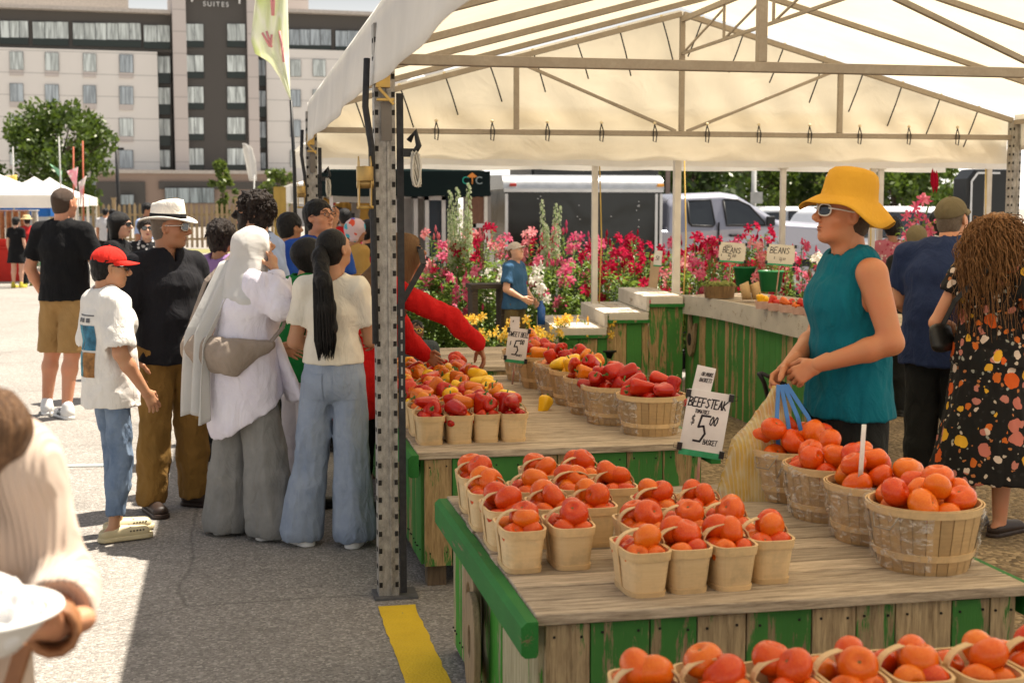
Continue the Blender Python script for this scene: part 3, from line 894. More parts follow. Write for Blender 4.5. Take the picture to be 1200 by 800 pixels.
# peppers: small baskets on the left of the second stand, rows running back
cols_x = [0.875, 1.005, 1.135, 1.265]
for row in range(8):
    yy0 = 6.20 + row * 0.245
    for c, x in enumerate(cols_x):
        w = '%s pepper basket, row %s' % (nth(c), nth(row))
        xx, yy, rz = x + rp.uniform(-.006, .006), yy0 + rp.uniform(-.012, .012), rp.uniform(-.05, .05)
        small_basket(xx, yy, 0.62, 'small pepper basket, %s from left in the %s row from the front' % (nth(c), nth(row)), 'small pepper baskets on the second stand', rz)
        cs = ['red'] if (row == 0 and c != 1) else (['red', 'red', 'orange'] if row == 0 else (['red', 'red', 'orange', 'yellow'] if c < 2 else ['yellow', 'orange', 'red', 'orange']))
        if row >= 4: cs = ['orange', 'yellow', 'red', 'orange']
        fill_small(xx, yy, 0.62, 'pepper', 5 if row < 6 else 4, 'the %s basket from left, %s row' % (nth(c), nth(row)), rz, cs)
# bushels of peppers along the right of the second stand
for i, (x, y, cs) in enumerate(((1.955, 6.24, ['red']), (1.87, 6.60, ['red']), (1.86, 6.93, ['red', 'red', 'orange']), (1.86, 7.27, ['yellow', 'yellow', 'orange']), (1.855, 7.62, ['orange', 'red']), (1.83, 8.0, ['red', 'orange']), (1.81, 8.36, ['orange', 'red']))):
    w = '%s round basket from the front on the second stand' % nth(i)
    bushel(x, y, 0.62, 'round slatted basket of peppers, %s from the front on the second stand' % nth(i), 'round pepper baskets on the second stand', .7 * i, i, 0.92)
    for (a, b_, c_, r) in heap(13, disc_in(0.146), 0.040, 0.048, 0.128, 60):
        c = rp.choice(cs)
        pepper(x + a, y + b_, 0.62 + c_, r, c, c + ' pepper in the ' + w, c + ' peppers in the ' + w)
pepper(1.62, 7.05, 0.66, .045, 'yellow', 'single yellow pepper lying loose on the second stand beside the round baskets', None)
# ------------------------------------------------------------------ hotel
HY = 126.0
hu = Vector((math.cos(R(4)), math.sin(R(4)), 0)); hn = Vector((math.sin(R(4)), -math.cos(R(4)), 0))
h0 = on_y(200, 262, HY); h0.z = 0
def fac(px, py, push=0.0):
    """point on the hotel's front, as metres along it and height"""
    d = ray(px, py); o = h0 + hn * push - Vector((0, 0, EYE))
    t = o.dot(hn) / d.dot(hn)
    p = d * t - Vector((h0.x, h0.y, 0))
    return p.dot(hu), EYE + d.z * t
def siding(name, c, c2, pitch, axis='Z', rough=.8):
    N = Nodes(name); v = N.coord()
    w = N.new('TexWave', {'Vector': v, 'Scale': 1.0 / pitch * .5, 'Distortion': 0.0}, wave_type='BANDS', bands_direction=axis, wave_profile='SAW')
    col = N.mix(N.noise(v, .35, 5).outputs[0], c, c2)
    g_ = N.ramp(w.outputs[1], [(0.0, .0), (.06, 1.0), (1.0, 1.0)]).outputs[0]
    col = N.mix(g_, tuple(x * .55 for x in c), col)
    N.bump(w.outputs[1], .5, .05)
    return N.done(col, rough, 0, .2)
M_STUC = siding('beige_panel_wall', (.75, .715, .67), (.69, .66, .62), 3.0); M_PIER = siding('rose_panel_wall', (.56, .505, .475), (.52, .47, .44), 3.0); M_CHAR = siding('charcoal_siding', (.10, .093, .086), (.085, .079, .073), .34); M_BRICK = siding('brown_block', (.33, .25, .205), (.28, .21, .17), .2)
M_SPAN = pm('dark_spandrel', (.012, .022, .018), rough=.3); M_WFR = pm('window_frame_dark', (.03, .03, .032), rough=.5); M_COPE = pm('pale_coping', (.52, .47, .42), rough=.7)
def glass_mat(name, c, rough=.08):
    N = Nodes(name); v = N.coord()
    w = N.ramp(N.noise(N.coord((1.6, 1, .12)), 1.6, 3, .6).outputs[0], [(.38, 0), (.52, 1), (.60, .3)]).outputs[0]
    return N.done(N.mix(w, c, tuple(x * .45 for x in c)), rough, 0, .6)
M_CURT = glass_mat('curtained_glass', (.66, .72, .70)); M_CURT2 = glass_mat('curtained_glass_grey', (.44, .50, .54)); M_STORE = glass_mat('shop_glass', (.34, .40, .42))
hotel = empty('hotel_building', h0, 'tall beige and charcoal hotel block rising behind the market', 'building', None, R(4))
def hbox(name, x0, y0, x1, y1, mat, front=0.0, depth=8.0, mb=None):
    a, zt = fac(x0, y0, front); b, _ = fac(x1, y0, front); _, zb = fac((x0 + x1) / 2, y1, front); _, zt = fac((x0 + x1) / 2, y0, front)
    m = mb or MB(); m.box(((a + b) / 2, -front + depth / 2, (zt + zb) / 2), (b - a, depth, zt - zb))
    return m if mb else m.build(name, mat, hotel)
hbox('wall', -160, 56, 184, 275, M_STUC, 0.0, 14); hbox('wall', 312, 60, 520, 275, M_STUC, 0, 14)
hbox('wall', 184, 53, 200, 275, M_CHAR, -0.8, 12); hbox('wall', 300, 58, 312, 275, M_CHAR, -.8, 12)
hbox('upper_wall', -160, 9, 200, 56.5, M_CHAR, -0.35, 13); hbox('upper_wall', 312, 17, 520, 61, M_CHAR, -.35, 13)
hbox('roof_coping', -160, 5, 200, 9.5, M_COPE, 0.6, 14); hbox('roof_coping', 304, 13, 520, 17, M_COPE, .6, 14)
hbox('penthouse', -120, -12, 150, 6, M_COPE, -5, 6); hbox('penthouse', 337, -25, 361, 14, M_PIER, -3, 6)
hbox('tower_pier', 200, -60, 216, 275, M_PIER, 1.2, 14); hbox('tower_pier', 288, -60, 300.5, 275, M_PIER, 1.2, 14); hbox('tower_wall', 216, -60, 288, 275, M_CHAR, .7, 13)
hbox('podium', 112, 203, 345, 275, M_BRICK, 4.0, 5); hbox('podium_coping', 110, 199.5, 347, 203.5, M_COPE, 4.3, 5.5)
hbox('podium_wall', 113, 213, 170, 275, M_CHAR, 4.2, .3); hbox('podium_wall', 186, 213, 330, 222, M_CHAR, 4.2, .3)
def window(x0, y0, x1, y1, mat, span=0, front=0.0, panes=2):
    fb = MB(); hbox('', x0, y0, x1, y1 + span, None, front + .10, .14, fb); f_ = fb.build('window', M_WFR, hotel)
    gb = MB(); w = (x1 - x0) / panes; e = .35
    for i in range(panes): hbox('', x0 + i * w + e, y0 + e, x0 + (i + 1) * w - e, y1 - e, None, front + .12, .06, gb)
    gb.build('pane', mat, f_)
    if span:
        sb = MB(); hbox('', x0 + .1, y1, x1 - .1, y1 + span - .2, None, front + .13, .08, sb); sb.build('spandrel', M_SPAN, f_)
rw = random.Random(9)
for x0, x1 in ((217, 238.5), (266, 287.3)):
    for y0, y1 in ((28, 48.3), (64.8, 84.5), (101.5, 121), (137.6, 157.3), (173.8, 193.5)):
        window(x0, y0, x1, y1, M_CURT, 7.5, .7, 2)
for x0, x1 in ((11, 27), (52.3, 68.6), (97, 112.5), (139.5, 156)):
    for k in range(5):
        dy = (x0 - 11) * .026
        window(x0, 60.7 + 37.3 * k + dy, x1, 82 + 37.3 * k + dy, rw.choice([M_CURT, M_CURT, M_CURT2]), 0, 0, 1)
        sb = MB(); hbox('', x0 + .3, 82 + 37.3 * k + dy, x1 - .3, 88.5 + 37.3 * k + dy, None, .12, .1, sb); sb.build('louvre', M_PIER, hotel)
for x0, x1 in ((340, 352.5), (366.5, 381.5), (398, 412), (428, 442)):
    for k in range(4):
        window(x0, 70 + 35.3 * k, x1, 90 + 35.3 * k, rw.choice([M_CURT, M_CURT2]), 0, 0, 1)
for k in range(5):
    window(184.5, 66 + 36.6 * k, 199.5, 86 + 36.6 * k, M_CURT, 12, -.7, 2); window(300.8, 70 + 36.3 * k, 311.5, 89 + 36.3 * k, M_CURT2, 12, -.7, 2)
for x0, x1, n in ((-60, -4, 4), (0, 33, 3), (38, 80, 3), (85, 165, 6), (168, 199, 2)):
    window(x0, 24.5 + max(0, x0) * .03, x1, 44.5 + max(0, x0) * .03, M_CURT, 8, -.3, n)
for x0, x1, n in ((338, 388, 4), (393, 450, 4), (455, 510, 4)): window(x0, 34.5 + (x0 - 338) * .03, x1, 53.5 + (x0 - 338) * .03, M_CURT2 if n else 0, 7, -.3, n)
window(193, 220, 251, 238, M_STORE, 0, 4.3, 4); window(141, 228, 157, 240, M_STORE, 0, 4.5, 1)
# sign on the tower: an arch over the word SUITES
def text_mesh(name, s, size, mat, parent, loc, rot, depth=.01, spacing=1.0):
    cu = bpy.data.curves.new(name, 'FONT'); cu.body = s; cu.size = size; cu.extrude = depth; cu.align_x = 'CENTER'; cu.align_y = 'CENTER'; cu.space_character = spacing
    t = bpy.data.objects.new('tmp_text', cu); COL.objects.link(t)
    dg = bpy.context.evaluated_depsgraph_get(); me = bpy.data.meshes.new_from_object(t.evaluated_get(dg)); me.name = name
    bpy.data.objects.remove(t); bpy.data.curves.remove(cu)
    me.materials.clear(); me.materials.append(mat)
    return link(name, me, parent, loc, rot)
M_SIGNW = pm('sign_white', (.75, .74, .72), rough=.5)
sx, sz = fac(253, 5.5, .9); sgn = MB()
for i in range(12):
    a0 = -1 + i / 6; a1 = -1 + (i + 1) / 6
    sgn.bar((sx + a0 * 2.0, -.9, sz + .95 - .35 * a0 * a0), (sx + a1 * 2.0, -.9, sz + .95 - .35 * a1 * a1), .12, .1, up=(0, 1, 0))
for q in (-1, 1): sgn.box((sx + q * 2.05, -.9, sz + .75), (.16, .12, 1.2))
so = sgn.build('sign', M_SIGNW, hotel); text_mesh('sign_lettering', 'SUITES', .58, M_SIGNW, so, (sx, -.9, sz), (math.pi / 2, 0, 0), .04, 1.35)

# ------------------------------------------------------------------ trees
def leaf_mat(name, c, c2, tr=.35):
    N = Nodes(name); N.nt.nodes.remove(N.p)
    at = N.attr().outputs['Fac']
    col = N.mix(at, c, c2)
    d = N.new('BsdfDiffuse', {'Color': col}); t = N.new('BsdfTranslucent', {'Color': N.mix(.5, col, (c2[0] * 1.6, c2[1] * 1.5, c2[2] * .6))}); g_ = N.new('BsdfGlossy', {'Color': (.6, .6, .55, 1), 'Roughness': .4})
    m = N.new('MixShader', {0: tr, 1: d.outputs[0], 2: t.outputs[0]}); m2 = N.new('MixShader', {0: .05, 1: m.outputs[0], 2: g_.outputs[0]})
    N.nt.links.new(m2.outputs[0], N.out.inputs[0]); return N.mat
M_LEAF = leaf_mat('tree_leaves', (.035, .065, .012), (.085, .135, .022)); M_LEAFD = leaf_mat('dark_tree_leaves', (.018, .038, .012), (.05, .085, .02)); M_LEAFP = leaf_mat('pale_tree_leaves', (.06, .10, .02), (.13, .18, .04))
M_BARK = wood_mat('bark', (.16, .12, .09), (.07, .05, .04), axis=2)
def tree(label, loc, h, rx, rz, n, leaf, mat, seed, group=None, crown0=.25, name='leafy_tree'):
    r = random.Random(seed); e = empty(name, loc, label, 'tree', group)
    t = MB(); t.tube([(0, 0, 0), (.05 * h * .2, 0, h * .3), (0, .02 * h, h * .6), (0, 0, h * .85)], [h * .028, h * .022, h * .014, h * .004], 9)
    clumps = []
    zc = h - rz
    for i in range(int(26 + n / 260)):
        while True:
            p = Vector((r.uniform(-1, 1), r.uniform(-1, 1), r.uniform(-1, 1)))
            if .25 < p.length < 1: break
        q = Vector((p.x * rx * (1 - .25 * max(0, p.z)), p.y * rx * (1 - .25 * max(0, p.z)), zc + p.z * rz)); clumps.append((q, r.uniform(.16, .34) * rx, r.random()))
        if i % 2 == 0:
            s = Vector((0, 0, h * r.uniform(.25, .6))); t.tube([s, s.lerp(q, .5) + Vector((0, 0, .05 * h)), q], [h * .012, h * .007, h * .002], 5)
    t.build('trunk', M_BARK, e)
    c = MB(); vs = []; fs = []
    for k in range(n):
        q, cr, tone = r.choice(clumps)
        d = Vector((r.gauss(0, 1), r.gauss(0, 1), r.gauss(0, 1))).normalized() * cr * (r.random() ** .45)
        p = q + d; a = Vector((r.gauss(0, 1), r.gauss(0, 1), r.gauss(0, .7))).normalized(); b_ = a.orthogonal().normalized(); w = a.cross(b_) ; L = leaf * r.uniform(.7, 1.4)
        m_ = Matrix.Rotation(r.uniform(0, 6.28), 3, a); b_ = m_ @ b_; w = m_ @ w
        c.add([p - b_ * L, p + w * L * .55, p + b_ * L, p - w * L * .55], [(0, 1, 2, 3)], rnd=min(1, max(0, tone * .6 + r.uniform(0, .4))))
    c.build('crown', mat, e); return e
c = on_y(66, 262, 62)
tree('round green tree in front of the hotel at the far left', (c.x, 62, 0), 6.4, 2.55, 2.5, 9000, .115, M_LEAF, 3, name='leafy_tree')
c = on_y(262, 262, 78); tree('slim young tree in front of the hotel storefront', (c.x, 78, 0), 4.3, .75, 1.7, 1800, .12, M_LEAFP, 5, name='young_tree')
c = on_y(326, 262, 80); tree('small pale tree behind the white canopy corner', (c.x, 80, 0), 4.2, 1.0, 1.3, 1600, .12, M_LEAFP, 6, name='young_tree')
G_T = 'trees beyond the parked vehicles'
for i, (px, Y, h, rx, m, lab) in enumerate(((815, 55, 5.2, 2.6, M_LEAFD, 'dark tree behind the pickup cab'), (868, 60, 5.0, 2.6, M_LEAF, 'green tree behind the pickup windscreen'), (915, 66, 4.9, 2.4, M_LEAFP, 'pale green tree beside the bucket hat'), (985, 60, 4.6, 2.2, M_LEAFD, 'dark tree hidden partly by the bucket hat'), (1048, 55, 4.4, 2.3, M_LEAF, 'loose branched tree above the white car'), (1092, 58, 4.0, 1.5, M_LEAFP, 'thin pale tree above the white car'), (760, 70, 6.0, 3.0, M_LEAFD, 'dark tree above the black trailer'))):
    c = on_y(px, 262, Y); tree(lab, (c.x, Y, 0), h, rx, h * .42, 3800, .15, m, 20 + i, G_T)

# ------------------------------------------------------------------ fence, lamp, far canopies, flags
W_FENCE = wood_mat('fence_wood', (.40, .29, .19), (.24, .17, .11), axis=2)
fy = 58.0; a = on_y(60, 262, fy).x; b = on_y(345, 262, fy).x
fe = empty('picket_fence', ((a + b) / 2, fy, 0), 'brown wooden picket fence in front of the hotel', 'fence')
fp = MB(); x = a; i = 0; rf = random.Random(4)
while x < b:
    hh = 1.86 + rf.uniform(-.03, .03); xl = x - (a + b) / 2
    fp.add([(xl - .055, 0, .05), (xl + .055, 0, .05), (xl + .055, 0, hh - .1), (xl, 0, hh), (xl - .055, 0, hh - .1), (xl - .055, .025, .05), (xl + .055, .025, .05), (xl + .055, .025, hh - .1), (xl, .025, hh), (xl - .055, .025, hh - .1)],
           [(0, 1, 2, 3, 4), (9, 8, 7, 6, 5), (0, 4, 9, 5), (1, 6, 7, 2), (4, 3, 8, 9), (3, 2, 7, 8)]); x += .205
for z in (.4, 1.4): fp.box((0, .06, z), (b - a, .05, .09))
fp.build('picket_panel', W_FENCE, fe)
x = a
while x < b:
    q = MB(); q.box((x - (a + b) / 2, .1, 1.0), (.14, .14, 2.05)); q.box((x - (a + b) / 2, .1, 2.06), (.2, .2, .07)); q.build('post', W_FENCE, fe); x += 2.45
gv = MB(); gv.grid(lambda u, w: (-24 + 40 * u, 52.5 + 5 * w + .3 * math.sin(u * 40), .006), 40, 2)
structure(gv.build('grass_verge', pm('dry_grass', (.16, .17, .05), (.26, .23, .10), 3, .95, .4, 30)))
c = on_y(139, 262, 75); lm = empty('lamp_post', (c.x, 75, 0), 'thin dark lamp post with a short crossarm beside the left tree', 'lamp')
q = MB(); q.tube([(0, 0, 0), (0, 0, 5.1)], [.11, .08], 8); q.build('pole', M_BLACK, lm); q = MB(); q.box((0, 0, 4.75), (.75, .10, .14)); q.build('crossarm', M_BLACK, lm)
def popup(label, x, y, w, d, eave, peak, mat=None, val=.28, group='white peaked canopies on the left', legs=True, rz=0.0):
    e = empty('popup_canopy', (x, y, 0), label, 'canopy', group, rz)
    m = MB(); n = 8
    def f(u, v_):
        a_, b_ = 2 * u - 1, 2 * v_ - 1; k = max(abs(a_), abs(b_)); return (a_ * w / 2, b_ * d / 2, peak - (peak - eave) * (k ** .85) - .05 * math.sin(math.pi * k) * (1 - abs(abs(a_) - abs(b_))))
    m.grid(f, 16, 16, smooth=False); m.build('canopy', mat or M_CANVAS_W, e)
    m = MB()
    for s_, t_ in (((-1, -1), (1, -1)), ((1, -1), (1, 1)), ((1, 1), (-1, 1)), ((-1, 1), (-1, -1))):
        m.grid(lambda u, v_: ((s_[0] + (t_[0] - s_[0]) * u) * w / 2 * 1.004, (s_[1] + (t_[1] - s_[1]) * u) * d / 2 * 1.004, eave + .004 - val * v_ - .018 * abs(math.sin(u * 9)) * v_), 18, 2)
    m.build('valance', mat or M_CANVAS_W, e)
    if legs:
        for p in (-1, 1):
            for q_ in (-1, 1):
                l_ = MB(); l_.box((p * (w / 2 - .05), q_ * (d / 2 - .05), eave / 2), (.045, .045, eave)); l_.build('leg', M_LEGW, e)
    return e
M_LEGW = pm('white_leg_paint', (.66, .62, .55), (.56, .52, .46), 8, .5)
for i, (px, Y, w, ev, pk, lab) in enumerate(((-14, 34, 3.6, 1.98, 2.62, 'white canopy nearest on the far left edge'), (12, 39, 3.2, 1.98, 2.5, 'white canopy with small mountain mark, second on the left'), (42, 46, 3.0, 2.02, 2.68, 'white peaked canopy with the sharpest tip behind the man in black'), (60, 52, 3.0, 2.05, 2.78, 'white peaked canopy farthest along the left row'))):
    c = on_y(px, 262, Y); e = popup('%s' % lab, c.x, Y, w, 3.0, ev, pk)
c = on_y(50, 262, 42); popup('blue low canopy between the white canopies', c.x - .5, 43, 1.4, 1.6, 1.72, 1.95, canvas_mat('canvas_blue', (.05, .17, .45), (.05, .2, .5)), group=None)
# goods under the left canopies
for i, (px, Y, cc, lab) in enumerate(((-4, 33.5, (.55, .04, .03), 'red cloth covered table under the nearest left canopy'), (44, 42, (.12, .32, .16), 'green cloth covered table behind the red shirted shopper'))):
    c = on_y(px, 300, Y); m = MB(); m.box((0, 0, .38), (1.1, .7, .76)); m.box((0, 0, .775), (1.16, .76, .03)); m.box((.1, 0, .88), (.5, .35, .18)); o = m.build('vendor_table', cloth('table_cloth_%d' % i, cc), None, (c.x, Y, 0), bevel=.02); tag(o, lab, 'table')
for i, (px, Y, cc, lab) in enumerate(((2, 34.6, (.45, .20, .10), 'row of rust coloured garments hanging under the left canopy'), (16, 36, (.6, .56, .5), 'pale garments hanging on a rack behind the dark dress'))):
    c = on_y(px, 300, Y); m = MB(); 
    for k in range(7): m.grid(lambda u, v_: (-.5 + k * .16 + .12 * u, .05 * math.sin(u * 7 + k), 1.6 - v_ * (.95 + .1 * (k % 3))), 4, 4)
    m.tube([(-.6, 0, 1.62), (.65, 0, 1.62)], .015, 6); m.tube([(-.55, 0, 0), (-.55, 0, 1.62)], .015, 6); m.tube([(.6, 0, 0), (.6, 0, 1.62)], .015, 6)
    o = m.build('clothes_rack', cloth('rack_cloth_%d' % i, cc, tuple(x * .5 for x in cc), scale=14), None, (c.x, Y, 0)); tag(o, lab, 'rack')
def flag_on_pole(name, label, px, ptop, pbot, Y, tri, mat, pole_mat, lean=0):
    a = on_y(px, pbot, Y); b = on_y(px + lean, ptop, Y); e = empty(name, (a.x, Y, 0), label, 'flag')
    q = MB(); q.tube([(0, 0, 0), (b.x - a.x, 0, b.z)], .022, 6); q.build('pole', pole_mat, e)
    m = MB(); P_ = [on_y(x, y_, Y) - Vector((a.x, Y, 0)) for x, y_ in tri]
    def f(u, v_):
        p = P_[0].lerp(P_[1], v_).lerp(P_[-1].lerp(P_[2], v_) if len(P_) == 4 else P_[2], u); return (p.x, .05 * math.sin(u * 6 + v_ * 2), p.z)
    m.grid(f, 8, 6); m.build('flag', mat, e, solid=.004); return e
M_PINKF = spotted_flag = None
N = Nodes('pink_flag'); v = N.coord(); M_PINKF = N.done(N.mix(N.ramp(N.noise(v, 3.5, 3).outputs[0], [(.45, 0), (.55, 1)]).outputs[0], (.75, .28, .33), (.78, .68, .64)), .8)
M_REDP = pm('red_pole', (.5, .12, .06)); M_GREYP = pm('grey_pole', (.42, .42, .40)); N = Nodes('yellow_flag'); v = N.coord(); M_YELF = N.done(N.mix(N.ramp(N.noise(v, 3, 3).outputs[0], [(.45, 0), (.6, 1)]).outputs[0], (.75, .55, .12), (.62, .55, .58)), .8)
N = Nodes('green_flag'); M_GRNF = N.done((.25, .5, .3), .8)
flag_on_pole('pennant_flag', 'pink and white pennant on a tall grey pole, left of the pair', 73, 160, 262, 41, ((78, 201), (90, 223), (91, 196)), M_PINKF, M_GREYP, -4)
flag_on_pole('pennant_flag', 'pink and white pennant on a red pole, right of the pair', 97, 165, 262, 42, ((92, 214), (94, 242), (101, 206)), M_PINKF, M_REDP, 0)
flag_on_pole('pennant_flag', 'small green flag on a thin red pole', 85, 172, 262, 43, ((58, 192), (73, 212), (72, 200)), M_GRNF, M_REDP, 1)
flag_on_pole('yellow_flag', 'yellow and violet square flag above the left canopies', 16, 172, 262, 40, ((6, 206), (6, 221), (19, 221), (20, 205)), M_YELF, M_GREYP, -1)
# feather banner
N = Nodes('banner_fabric'); N.nt.nodes.remove(N.p); v = N.coord((1, 1, .35))
k = N.ramp(N.noise(N.coord((3, 1, .8)), 2.6, 2, .4, .5).outputs[0], [(.36, (.72, .78, .42)), (.50, (.86, .86, .74)), (.66, (.80, .84, .60))]).outputs[0]
d = N.new('BsdfDiffuse', {'Color': k}); t = N.new('BsdfTranslucent', {'Color': k}); mx = N.new('MixShader', {0: .4, 1: d.outputs[0], 2: t.outputs[0]}); N.nt.links.new(mx.outputs[0], N.out.inputs[0]); M_BANNER = N.mat
BY = 13.2; a = on_y(349, 400, BY); fb = empty('feather_banner', (a.x, BY, 0), 'tall pale green feather banner with pink lettering on a black pole', 'banner')
loc_ = lambda px, py: on_y(px, py, BY) - Vector((a.x, BY, 0))
q = MB(); q.tube([(0, 0, 0), loc_(345, 200), loc_(341, 118)], [.022, .018, .014], 8); q.build('pole', M_BLACK, fb)
ol = [(336, -40), (337, 0), (338, 40), (340, 80), (341, 117)]; il = [(302, -40), (299, 0), (294, 42), (298, 62), (312, 72), (325, 88)]
m = MB()
def ban(u, w):
    y_ = -40 + u * 157; xr = 336 + 5 * (u ** 1.2)
    xl = np.interp(y_, [-40, 0, 45, 62, 72, 90, 117], [304, 299, 294, 299, 316, 328, 340.5])
    p = loc_(xl + (xr - xl) * w, y_); return (p.x, .06 * math.sin(w * 5 + u * 3) + .025 * math.sin(w * 13 + 2 * u), p.z)
m.grid(ban, 40, 16); m.build('banner_cloth', M_BANNER, fb, solid=.003)
M_PINKI = pm('pink_ink', (.75, .30, .30)); k = MB()
for pts in ([(307, 40), (316, 56)], [(312, 38), (318, 57)], [(318, 42), (317, 55)], [(327, 38), (331, 62)], [(330, 55), (332, 74)], [(317, -10), (319, 20)], [(321, -10), (320, 20)]):
    k.tube([tuple(loc_(x, y_) + Vector((0, -.085, 0))) for x, y_ in pts], .012, 5)
k.build('banner_lettering', M_PINKI, fb)
B2 = 36; a = on_y(295, 262, B2); fb = empty('feather_banner', (a.x, B2, 0), 'small white feather banner standing in front of the storefront', 'banner')
loc2 = lambda px, py: on_y(px, py, B2) - Vector((a.x, B2, 0)); m = MB()
m.grid(lambda u, w: tuple(loc2(np.interp(u, [0, .2, 1], [284, 285, 292]) + w * np.interp(u, [0, .1, .5, 1], [3, 11, 12.5, 9]), 168 + 44 * u) + Vector((0, .04 * math.sin(9 * w), 0))), 14, 5); m.build('banner_cloth', M_CANVAS_W, fb, solid=.005)
q = MB(); q.tube([(0, 0, 0), loc2(298, 205)], .02, 6); q.build('pole', M_GREYP, fb)
# white canopy corner with side panel, left of the posts
c = on_y(342, 262, 21.5); popup('white canopy with yellow posts between the banner and the tent', c.x + 1.2, 23.0, 2.4, 3, 2.06, 2.5, group=None)
for i, (px, cc) in enumerate(((325, (.55, .36, .08)), (332, (.5, .33, .08)))):
    c = on_y(px, 262, 20.5); m = MB(); m.box((0, 0, 1.0), (.09, .06, 2.0)); m.box((0, 0, .03), (.25, .25, .05)); o = m.build('yellow_post', pm('yellow_post_paint', cc), None, (c.x, 20.5, 0)); tag(o, 'yellow painted post left of the tent, %s of the two' % ('left' if i == 0 else 'right'), 'post')
# ------------------------------------------------------------------ black canopy with letters
CY = 19.0; x0 = on_y(384, 215, CY).x; x1 = on_y(574, 215, CY).x
M_CBLACK = canvas_mat('canvas_black', (.014, .022, .022), (.01, .012, .012), .1)
bc = popup('black canopy printed with green and orange letters, behind the lilies', (x0 + x1) / 2, CY + 1.5, x1 - x0, 3.0, 2.20, 2.75, M_CBLACK, .34, None)
lx = on_y(553, 209, CY).x - (x0 + x1) / 2
for ch, cc, dx in (('C', (.02, .35, .25), -.095), ('T', (.8, .28, .05), .0), ('C', (.30, .36, .36), .095)):
    text_mesh('canopy_letter', ch, .15, pm('letter_' + ch + str(int(dx * 100)), cc), bc, (lx + dx, -1.53, 2.07), (math.pi / 2, 0, 0), .004)
k = MB(); k.prism([(-.075, 0), (.075, 0), (0, .06)], .006, Matrix.Translation((lx, -1.535, 2.125))); k.build('canopy_arrow', _MC['letter_T0'], bc)
def board(label, px0, px1, pt, pb, Y, mat, frame=None, name='door_panel', cat='panel', group=None):
    a = on_y(px0, pb, Y); b = on_y(px1, pt, Y); w = b.x - a.x; e = empty(name, ((a.x + b.x) / 2, Y, 0), label, cat, group)
    m = MB(); m.box((0, 0, b.z / 2), (w, .05, b.z)); m.build('panel', mat, e)
    if frame:
        for q in (-1, 1): f_ = MB(); f_.box((q * w / 2, -.04, b.z / 2), (.06, .06, b.z)); f_.build('frame', frame, e)
        f_ = MB(); f_.box((0, -.04, b.z - .03), (w + .06, .06, .06)); f_.box((0, -.04, b.z * .5), (w + .06, .06, .06)); f_.build('frame', frame, e)
    return e
M_RUST = wood_mat('red_brown_wood', (.22, .11, .07), (.12, .06, .04), axis=2); M_NAVYP = pm('navy_panel', (.02, .035, .055), rough=.4); M_GREYW = wood_mat('grey_wood', (.34, .31, .28), (.2, .18, .16), axis=2); M_ALU = pm('aluminium', (.62, .62, .61), (.5, .5, .5), 4, .35, metal=.8)
board('grey plank door leaning under the black canopy', 487, 499, 228, 300, 20.6, M_GREYW, M_ALU); board('navy panel framed in pale metal under the black canopy', 500, 519, 230, 300, 20.4, M_NAVYP, M_ALU)
board('dark navy panel beside the black canopy leg', 521, 536, 229, 300, 21.2, M_NAVYP); board('tall brown wooden door with glass under the canopy end', 545, 572, 225, 310, 20.8, M_RUST, M_GREYW); board('low brown wooden door in front of the tall one', 555, 572, 262, 310, 20.2, M_RUST, M_ALU)
board('white metal rack frame left of the grey door', 466, 484, 228, 300, 20.9, pm('pale_cloth_panel', (.45, .43, .42)), M_ALU); board('white folded panel left of the rack', 452, 462, 228, 300, 21.6, pm('white_panel', (.6, .58, .56)), None)
# merchandise under the canopy, left part
rm = random.Random(31)
for i in range(9):
    px = 377 + i * 6.5; Y = 22 + rm.uniform(-.5, .8); py = 233 + rm.uniform(-3, 12); c = on_y(px, py, Y); m = MB()
    hh = rm.uniform(.25, .5); m.grid(lambda u, v_: (-.09 + .18 * u - .03 * math.cos(v_ * 3) * (u - .5), .04 * math.sin(u * 5 + i), -hh * v_), 5, 6); m.grid(lambda u, v_: (-.14 + .28 * u, .05 * math.sin(u * 5 + i), -.02 - hh * .35 * v_), 5, 3)
    o = m.build('hanging_garment', pm('garment_%d' % (i % 4), ((.55, .30, .05), (.5, .05, .05), (.05, .05, .06), (.45, .42, .40))[i % 4]), None, (c.x, Y, c.z), solid=.02); tag(o, 'garment hanging under the black canopy behind the crowd, %s from left' % nth(i), 'garment', 'garments hanging under the black canopy')
# ------------------------------------------------------------------ trailers and vehicles
N = Nodes('glossy_black_panel'); v = N.coord()
N.bump(N.noise(v, 1.1, 2, .5, .3).outputs[0], .16, .10); M_GLOSSB = N.done((.006, .008, .007), .14, 0, .35)
M_TYRE = pm('tyre_rubber', (.02, .02, .02), rough=.8); M_RIM = pm('wheel_rim', (.45, .45, .46), rough=.3, metal=.8)
def wheel(parent, loc, r=.36, w=.22):
    m = MB(); m.lathe([(r * .6, -w / 2), (r * .93, -w / 2), (r, -w * .35), (r, w * .35), (r * .93, w / 2), (r * .6, w / 2)], 24); o = m.build('wheel', M_TYRE, parent, loc, (math.pi / 2, 0, 0))
    k = MB(); k.lathe([(.001, w * .42), (r * .15, w * .45), (r * .55, w * .36), (r * .62, w * .48), (r * .62, -w * .48), (.001, -w * .4)], 20); k.build('rim', M_RIM, o)
TY = 21.5
a = on_y(592, 300, TY).x; b = on_y(775, 300, TY).x; W = b - a
tr_ = empty('cargo_trailer', ((a + b) / 2, TY, 0), 'black enclosed cargo trailer with rounded silver roof edge behind the lilies', 'trailer')
m = MB(); zt = on_y(680, 222, TY).z; m.box((0, 1.0, (.45 + zt) / 2), (W, 2.0, zt - .45)); m.build('body', M_GLOSSB, tr_, bevel=.02)
cp = MB(); n = 10
